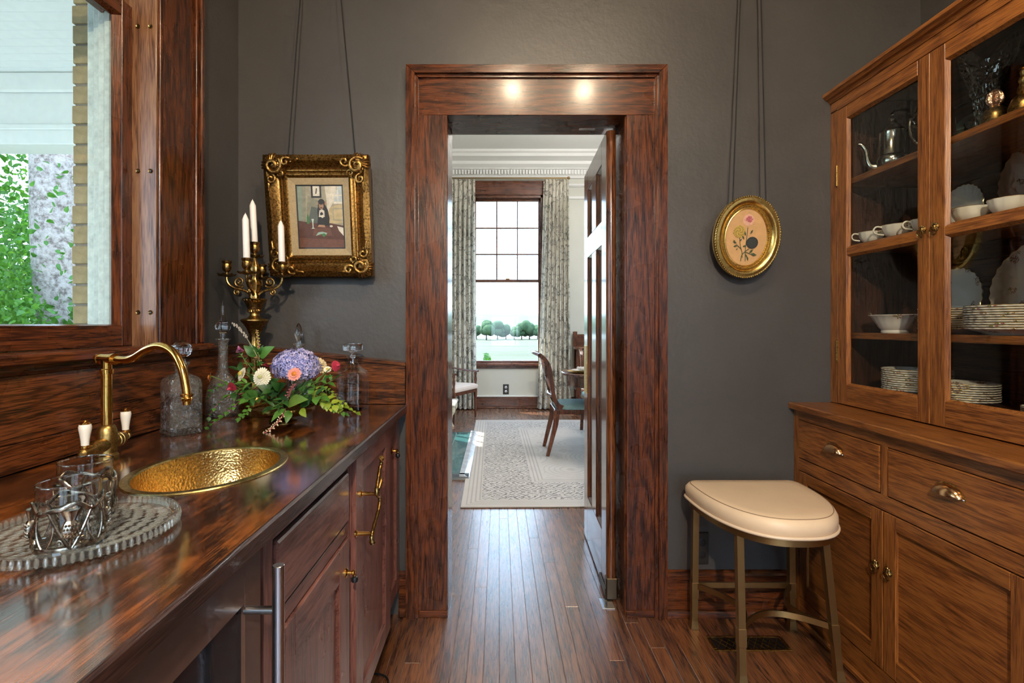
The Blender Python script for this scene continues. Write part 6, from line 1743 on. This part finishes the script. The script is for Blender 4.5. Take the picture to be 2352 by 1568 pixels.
# dining chairs with saber legs and crossed back
teal = flat('teal', (.20, .34, .36), .8, var=.15, vs=60, bmp=.4, bs=180)
def dchair(x, y, rz, label):
    t = thing('dining_chair', label, 'chair', (x, y, .0118), rz, 'dining chairs at the round table')
    def plank(pts, w_, th, name, par=t, mat=mh):
        pts = [Vector(p) for p in pts]; R_ = []
        for q in range(len(pts)):
            tg = (pts[min(q+1, len(pts)-1)]-pts[max(q-1, 0)]).normalized(); sd = Vector((0, 1, 0)); nr = tg.cross(sd).normalized()
            ww = w_[q] if isinstance(w_, list) else w_
            R_.append([pts[q]-nr*ww-sd*th, pts[q]+nr*ww-sd*th, pts[q]+nr*ww+sd*th, pts[q]-nr*ww+sd*th])
        return MB().rings(R_).build(name, mat, par, 40)
    for s_ in (-1, 1):
        ys = s_*.195
        pts = bez([(.02, ys, .0), (.055, ys, .14), (.095, ys, .30), (.105, ys, .42)], 5)
        plank(pts, [.015+.012*i/len(pts) for i in range(len(pts))], .017, 'leg')
        pts = bez([(.155, ys, .44), (.115, ys, .47), (.075, ys, .56), (.055, ys, .70), (.035, ys, .82), (-.010, ys, .90), (-.065, ys, .935)], 6)
        plank(pts, [.030-.012*min(1, i/10) for i in range(len(pts))], .016, 'back_post')
        pts = bez([(.53, ys*1.05, 0), (.50, ys*1.05, .16), (.49, ys*1.05, .30), (.485, ys*1.05, .42)], 5)
        plank(pts, [.015+.010*i/len(pts) for i in range(len(pts))], .018, 'leg')
        box('seat_rail', mh, t, .10, .50, ys-.018, ys+.018, .385, .432, .004)
    box('seat_rail', mh, t, .085, .125, -.21, .21, .385, .432, .004); box('seat_rail', mh, t, .465, .505, -.22, .22, .385, .432, .004)
    MB().tube(bez([(-.050, -.215, .935), (-.085, -.10, .945), (-.095, 0, .948), (-.085, .10, .945), (-.050, .215, .935)], 6), .022, 12, flat=.7).build('crest_rail', mh, t)
    MB().tube(bez([(.075, -.19, .555), (.050, 0, .552), (.075, .19, .555)], 8), .022, 10, flat=.8).build('back_rail', mh, t)
    for s_ in (-1, 1):
        MB().tube(bez([(.068, s_*.185, .575), (.035, s_*.09, .67), (.015, -s_*.06, .76), (.0, -s_*.185, .865)], 6), .013, 8, flat=.8).build('cross_splat', mh, t)
    sq_ = []
    for (ins, z) in ((0, .430), (-.006, .445), (.0, .460), (.02, .472), (.06, .480), (.15, .486)):
        rr_ = []
        for i in range(40):
            a = 2*PI*i/40; c, s_ = math.cos(a), math.sin(a)
            rr_.append((.305 + (.200-ins)*math.copysign(abs(c)**.45, c), (.215-ins)*math.copysign(abs(s_)**.45, s_), z))
        sq_.append(rr_)
    MB().rings(sq_).build('seat_cushion', teal, t, 60)
dchair(.430, 4.99, 0.0, 'mahogany dining chair with teal seat and crossed back on the rug')
dchair(1.15, 6.02, -PI/2, 'mahogany dining chair on the far side of the round table')
# round table
t = thing('round_table', 'dark round dining table edge beside the open door', 'table', (1.16, 4.98, .0118))
MB().lathe([(.50, .640), (.52, .642), (.525, .735), (.55, .737), (.556, .745), (.556, .757), (.55, .764), (.40, .765), (.001, .765)], 64).build('table_top', mh, t)
MB().lathe([(.20, 0), (.22, .02), (.20, .05), (.09, .09), (.07, .2), (.09, .35), (.07, .5), (.12, .60), (.30, .64)], 32).build('pedestal', mh, t)
t = thing('charger_plate', 'yellow charger plate with folded napkin on the round table', 'plate', (.80, 4.90, .777))
MB().lathe([(.09, 0), (.10, .004), (.15, .010), (.152, .013), (.10, .009), (.001, .007)], 40).build('plate', flat('yellowware', (.68, .44, .08), .25, coat=.3), t)
MB().lathe([(.06, .008), (.08, .012), (.115, .020), (.116, .022), (.07, .016), (.001, .014)], 40).build('top_plate', M['porcelain'], t)
nm = MB()
for q in range(5):
    nm.M = Matrix.Translation((-.04+q*.022, -.01*q, .018)) @ Matrix.Rotation(q*.7, 4, 'Z') @ Matrix.Rotation(.5, 4, 'Y')
    nm.box(-.03, .03, -.02, .02, 0, .028, .006)
nm.M = None
nm.build('napkin', flat('napkin', (.75, .72, .70), .8), t, 0)
t = thing('fruit_bowl', 'small cream bowl of red fruit on the round table', 'bowl', (.98, 5.15, .777))
MB().lathe([(.035, 0), (.04, .005), (.03, .012), (.07, .04), (.085, .075), (.082, .075), (.06, .042), (.001, .02)], 32).build('bowl', flat('creamware', (.72, .62, .36), .3), t)
for q in range(5):
    o = MB().ball((.98+.035*math.cos(q*1.3), 5.15+.035*math.sin(q*1.3), (.777)+.084), .022, 12, 8).build('plum', flat('plum', (.30, .03, .05), .3) if q == 0 else bpy.data.materials['plum'])
    tag(o, 'red fruit in the cream bowl, %s' % ('nearest the table centre', 'at the back towards the window', 'at the left rim', 'at the front rim', 'nearest the viewer on the right')[q], 'fruit', 'fruit in the cream bowl')
# unseen fill light added over the table to brighten the dining room
t = thing('fill_chandelier', 'brass fill light added over the round table, hidden by the door', 'fill_chandelier', (1.30, 4.98, 3.05))
chb, nt_, bb_ = new_mat('fill_chandelier_bulb'); bb_.inputs['Emission Color'].default_value = (1.0, .95, .90, 1); bb_.inputs['Emission Strength'].default_value = 680.0
MB().tube([(0, 0, .05), (0, 0, DZ-3.05)], .008, 8).build('rod', M['brass_old'], t); MB().ball((0, 0, .03), .05, 14, 8).build('hub', M['brass_old'], t)
for q in range(6):
    a = q*PI/3; c_, s_ = math.cos(a), math.sin(a)
    g = MB().tube(bez([(.03*c_, .03*s_, .03), (.16*c_, .16*s_, -.04), (.28*c_, .28*s_, .0), (.30*c_, .30*s_, .06)], 5), .007, 8).build('arm', M['brass_old'], t)
    MB().ball((.30*c_, .30*s_, .11), .030, 12, 8).build('bulb', chb, g)
# sideboard against the far wall
t = thing('sideboard', 'dark oak sideboard with raised back against the far wall', 'sideboard', (1.09, 7.28, 0))
for (xx, yy) in ((.03, .03), (.03, .27), (.97, .03), (.97, .27)): box('leg', mh, t, xx-.025, xx+.025, yy-.025, yy+.025, 0, .88, .003)
box('top', MHX, t, -.01, 1.02, 0, .31, .88, .915, .003); box('backboard', MHX, t, .0, 1.0, .28, .30, .915, 1.09, .002); box('post', mh, t, -.01, .05, .26, .31, .915, 1.13, .003)
box('shelf', MHX, t, .0, 1.0, .02, .30, .30, .33, .002); box('drawer_front', MHX, t, .06, .94, .012, .03, .64, .86, .003)
# striped armchair
stm, nt_, b_ = new_mat('striped'); tc_ = N(nt_, 'ShaderNodeTexCoord'); sx_ = N(nt_, 'ShaderNodeSeparateXYZ'); L(nt_, tc_.outputs['Object'], sx_.inputs[0])
sn = math_n(nt_, 'GREATER_THAN', math_n(nt_, 'SINE', math_n(nt_, 'MULTIPLY', sx_.outputs[1], 230.0)), .2)
L(nt_, mixc(nt_, sn, (.74, .66, .58), (.62, .46, .40)), b_.inputs['Base Color']); b_.inputs['Roughness'].default_value = .7
t = thing('armchair', 'slender armchair with pink striped seat by the left curtain', 'armchair', (-.410, 6.66, 0), math.radians(-26.6))
for (xx, yy) in ((-.03, .275), (-.03, -.275), (-.50, .25), (-.50, -.25)):
    MB().lathe([(.011, 0), (.013, .02), (.020, .28), (.024, .30), (.024, .385)], 10, (xx, yy, 0)).build('leg', mh, t)
for s_ in (-1, 1):
    MB().lathe([(.022, .385), (.020, .40), (.024, .42), (.014, .45), (.020, .50), (.013, .55), (.020, .585), (.016, .60)], 12, (-.03, s_*.275, 0)).build('arm_post', mh, t)
    MB().tube(bez([(.01, s_*.278, .612), (-.20, s_*.285, .620), (-.38, s_*.27, .645), (-.51, s_*.25, .70)], 6), .018, 8, flat=.7).build('arm', mh, t)
    MB().tube(bez([(-.50, s_*.25, .385), (-.51, s_*.25, .62), (-.56, s_*.25, .95)], 6), .018, 8).build('back_post', mh, t)
box('seat_rail', MHX, t, -.045, -.015, -.28, .28, .335, .385, .003); box('seat_rail', MHX, t, -.52, -.02, .262, .29, .335, .385, .003); box('seat_rail', MHX, t, -.52, -.02, -.29, -.262, .335, .385, .003)
box('crest_rail', MHX, t, -.585, -.55, -.27, .27, .88, .96, .006); box('back_rail', MHX, t, -.545, -.515, -.25, .25, .56, .60, .004)
MB().rings([[(lerp(-.52, 0, u)+0, v, z) for (u, v) in ((ins, -.27+ins*.4), (1-ins, -.28+ins*.4), (1-ins, .28-ins*.4), (ins, .27-ins*.4))] for (ins, z) in ((0, .385), (-.01, .41), (0, .435), (.06, .450), (.2, .458))]).build('seat_cushion', stm, t, 0)
# carved footstool
t = thing('carved_bench', 'low cream carved bench with scrolled leg at the hearth end', 'bench', (-.80, 5.93, 0))
cw_ = flat('creamwood', (.66, .58, .42), .5, var=.2, vs=40)
for (xx, yy) in ((.25, -.06), (.25, .30), (-.25, -.06), (-.25, .30)):
    sg = 1 if xx > 0 else -1
    MB().tube(bez([(xx, yy, 0), (xx-sg*.025, yy, .06), (xx-sg*.01, yy, .16), (xx+sg*.022, yy, .24), (xx+sg*.02, yy, .30)], 6), [.014]*6+[.013]*6+[.022]*6+[.03]*7, 10).build('leg', cw_, t)
box('apron', cw_, t, -.27, .27, -.08, .32, .24, .30, .01); box('top', M['porcelain'], t, -.30, .31, -.11, .35, .30, .335, .012)
# hearth
t = thing('hearth', 'raised hearth of teal tiles with a pale stone edge', 'hearth', (0, 0, 0))
box('slab', flat('grout', (.55, .60, .58), .8), t, -1.34, -.28, 4.15, 5.80, .001, .018, 0)
tt = flat('tealtile', (.045, .16, .17), .22, coat=.4, var=.3, vs=6)
ty = MB().box(0, .148, 0, .148, 0, .008, .002).mesh('tile', tt, 0)
for i in range(5):
    for j in range(11):
        o = link('tile', ty, t); o.location = (-.315-.152*(i+1), 4.17+.1495*j, .016)
M['stone'] = flat('stone', (.50, .54, .60), .25, coat=.3, var=.2, vs=12)
MB().prism([(-.315, .0), (-.225, .0), (-.235, .018), (-.262, .026), (-.275, .034), (-.315, .034)], 'y', 4.10, 5.84).build('edge', M['stone'], t, 25)
MB().prism([(4.165, .0), (4.085, .0), (4.092, .018), (4.115, .026), (4.128, .034), (4.165, .034)], 'x', -1.34, -.24).build('edge', flat('darkstone', (.06, .08, .10), .25, coat=.3), t, 25)

# ================================================================== outdoors
pch = struct('porch_ceiling', 'white board porch ceiling outside the window')
PZ, PY = 3.0, 3.66
y = -1.4
pbm = MB().box(-4.6, -1.45, 0, .088, 0, .02, .004).mesh('board', M['porch'], 0)
while y < PY:
    o = link('board', pbm, pch); o.location = (0, y, PZ); y += .0905
box('roof_deck', M['porch'], pch, -4.7, -1.45, -1.5, PY+.3, PZ+.022, PZ+.12, 0)
bm_ = struct('porch_beam', 'white boxed beam at the edge of the porch')
box('fascia', M['porch'], bm_, -4.7, -1.45, PY, PY+.22, 2.50, PZ, .005); box('moulding', M['porch'], bm_, -4.7, -1.45, PY-.03, PY, 2.86, PZ, .012); box('moulding', M['porch'], bm_, -4.7, -1.45, PY-.015, PY, 2.60, 2.64, .008)
box('fascia', M['porch'], bm_, -4.7, -4.48, -1.5, PY, 2.50, PZ, .005)
pf_ = box('porch_floor', flat('porchfloor', (.42, .44, .44), .6, var=.1), None, -4.7, -1.44, -1.6, PY+.2, -.30, -.18, 0); tag(pf_, 'grey porch floor outside the window', None, None, 'structure')
ev = struct('shading_eaves', 'eaves added over the dining room windows to cut the sun')  # unseen overhang, added to trim the sun patches on the dining floor
box('soffit', M['porch'], ev, -1.5, 3.6, FY+.2, FY+1.08, DZ-.02, DZ+.1, 0); box('soffit', M['porch'], ev, -2.02, -1.5, 2.3, FY+1.08, DZ-.02, DZ+.1, 0)
# lawn, field, hills
gm = MB()
prof_ = [(-40, -.95), (8, -.95), (14, -1.3), (25, -2.6), (45, -4.4), (80, -6.6), (110, -7.0), (330, -7.0)]
for i in range(len(prof_)-1):
    (ya, za), (yb_, zb) = prof_[i], prof_[i+1]
    gm.poly([(-260, ya, za), (260, ya, za), (260, yb_, zb), (-260, yb_, zb)])
gmat, nt_, b_ = new_mat('grass'); tc_ = N(nt_, 'ShaderNodeTexCoord'); n_1 = N(nt_, 'ShaderNodeTexNoise', i_Scale=.05, i_Detail=5.0); mp = N(nt_, 'ShaderNodeMapping'); mp.inputs['Scale'].default_value = (.4, 1.6, 1)
L(nt_, tc_.outputs['Object'], mp.inputs[0]); L(nt_, mp.outputs[0], n_1.inputs['Vector']); r_ = ramp(nt_, [(.35, (.050, .058, .024)), (.6, (.085, .088, .050))]); L(nt_, n_1.outputs[0], r_.inputs[0]); L(nt_, r_.outputs[0], b_.inputs['Base Color']); b_.inputs['Roughness'].default_value = .9
o = gm.build('ground', gmat, smooth=0, recalc=False); tag(o, 'lawn and hay field falling away from the house', None, None, 'structure')
hm_ = MB()
def hill(u, v):
    x = -900 + 1800*u; yy = 640 + 500*v
    return (x, yy, -10 + 62*math.sin(PI*min(1, v*1.0)*.5)*(.75+.25*math.sin(u*9+1)+.08*math.sin(u*31)))
hm_.grid(hill, 60, 8)
o = hm_.build('hills', flat('hillgreen', (.10, .16, .10), .95, var=.3, vs=.05), smooth=80, recalc=False); tag(o, 'wooded hills beyond the field', None, None, 'structure')
# leaves as geometry
def leafcloud(n, fn, size, seed):
    rr = random.Random(seed); v = []; f = []
    for i in range(n):
        c, s_ = fn(rr)
        q = Vector((rr.uniform(-1, 1), rr.uniform(-1, 1), rr.uniform(-.4, 1))).normalized(); a = q.orthogonal().normalized(); b2 = q.cross(a)
        an = rr.uniform(0, 6.28); u = a*math.cos(an)+b2*math.sin(an); w_ = q.cross(u); l_ = size*s_*rr.uniform(.7, 1.3); k_ = len(v)
        v += [c-u*l_*.8, c-u*l_*.55+w_*l_*.55, c+u*l_*.15+w_*l_*.5+q*l_*.12, c+u*l_, c+u*l_*.15-w_*l_*.5+q*l_*.12, c-u*l_*.55-w_*l_*.55]; f.append((k_, k_+1, k_+2, k_+3, k_+4, k_+5))
    mb = MB(); mb.v = v; mb.f = f; mb.m = [0]*len(f); return mb
bark, nt_, b_ = new_mat('bark'); tc_ = N(nt_, 'ShaderNodeTexCoord'); vb = N(nt_, 'ShaderNodeTexNoise', i_Scale=14.0, i_Detail=6.0, i_Roughness=.7); L(nt_, tc_.outputs['Object'], vb.inputs['Vector'])
r_ = ramp(nt_, [(.35, (.16, .12, .10)), (.52, (.46, .38, .34)), (.7, (.58, .50, .46))]); L(nt_, vb.outputs[0], r_.inputs[0]); L(nt_, r_.outputs[0], b_.inputs['Base Color']); b_.inputs['Roughness'].default_value = .9; bump(nt_, b_, vb.outputs[0], .8, .05)
tx, tyy = -6.05, 7.1
t = thing('tree', 'pale barked tree trunk draped with bright green creeper by the porch', 'tree', (tx, tyy, -.95))
trunk = bez([(.35, 0, 0), (.22, 0, 1.2), (.10, 0, 2.2), (-.02, 0, 3.4), (-.06, 0, 5.5), (-.1, 0, 8)], 5)
MB().tube(trunk, [.34-.11*i/len(trunk) for i in range(len(trunk))], 18).build('trunk', bark, t, 60)
lm1 = leafmat('creeper', (.045, .16, .015), (.17, .38, .045), .45); lm2 = leafmat('shrubleaf', (.030, .11, .014), (.12, .30, .035), .45)
def crown(rr):
    a = rr.uniform(0, 6.28); u = rr.random()
    z = rr.uniform(1.5, 7.5); r = .30 + abs(rr.gauss(0, .75))
    x_ = -.6 + r*math.cos(a)*1.3
    if -.45 < x_ < .5 and rr.random() < .8: x_ -= 1.0
    return Vector((x_, r*math.sin(a), z)), 1.0
o = leafcloud(9000, crown, .048, 3).build('foliage', lm1, t, 0, recalc=False); o['kind'] = 'stuff'
def shrub(name, label, loc, rx, ry, rz_, n, size, seed, mat, stems=4):
    t = thing(name, label, 'shrub', loc)
    def fn(rr):
        d_ = Vector((rr.gauss(0, 1), rr.gauss(0, 1), rr.gauss(0, 1))).normalized() * (rr.random()**.33)
        return Vector((d_.x*rx, d_.y*ry, rz_ + d_.z*rz_*(.92+.15*math.sin(d_.x*9+seed)))), 1.0
    o = leafcloud(n, fn, size, seed).build('foliage', mat, t, 0, recalc=False); o['kind'] = 'stuff'
    for q in range(stems): MB().tube([(0, 0, 0), (rx*.5*math.cos(q*1.7), ry*.5*math.sin(q*1.7), rz_*1.3)], [.03, .012], 6).build('stem', bark, t)
shrub('shrub', 'bright leafy shrub mass left of the tree trunk', (-6.6, 6.3, -.95), 1.2, .9, 1.65, 9000, .042, 5, lm1)
shrub('shrub', 'leafy shrub growing against the right of the trunk', (-5.05, 6.9, -.95), .7, .7, 1.45, 5200, .040, 6, lm2)
shrub('shrub', 'darker background shrub far behind the trunk', (-8.6, 10.5, -.95), 2.6, 1.2, 2.6, 6000, .075, 7, lm2)
shrub('shrub', 'low shrub below the dining window view', (-.50, 21, -3.08), .95, .9, 1.55, 1500, .11, 8, lm2)
# trees along the field edge
def far_tree(seed):
    rr = random.Random(seed); mb = MB()
    for q in range(9):
        a = rr.uniform(0, 6.28); r = rr.uniform(0, 3.0); mb.ball((r*math.cos(a), r*math.sin(a)*.6, rr.uniform(3, 7.5)), rr.uniform(1.8, 3.0), 9, 6, rr.uniform(.8, 1.15))
    return mb.mesh('crown', flat('fartree%d' % seed, (.045, .085, .035), .95, var=.35, vs=.6), 40, recalc=False)
FT = [far_tree(s_) for s_ in (1, 2, 3)]
bkm = flat('fartrunk', (.08, .06, .05), .9); tme = MB().tube([(0, 0, 0), (0, 0, 4)], .35, 6).mesh('trunk', bkm)
xx = -36; i = 0
NM = ['first', 'second', 'third', 'fourth', 'fifth', 'sixth', 'seventh', 'eighth', 'ninth', 'tenth', 'eleventh', 'twelfth', 'thirteenth', 'fourteenth', 'fifteenth', 'sixteenth', 'seventeenth', 'eighteenth', 'nineteenth', 'twentieth']
TX = []
while xx < 58:
    TX.append(xx); xx += random.uniform(4.2, 6.2)
for i, xx in enumerate(TX[:20]):
    t = thing('field_tree', '%s tree from the left in the row across the far field' % NM[i], 'tree', (xx, 292 + random.uniform(-6, 14), -7.0), random.uniform(0, 6), 'trees along the far field')
    s_ = random.uniform(.8, 1.25); t.scale = (s_, s_, s_)
    link('crown', FT[i % 3], t); link('trunk', tme, t)
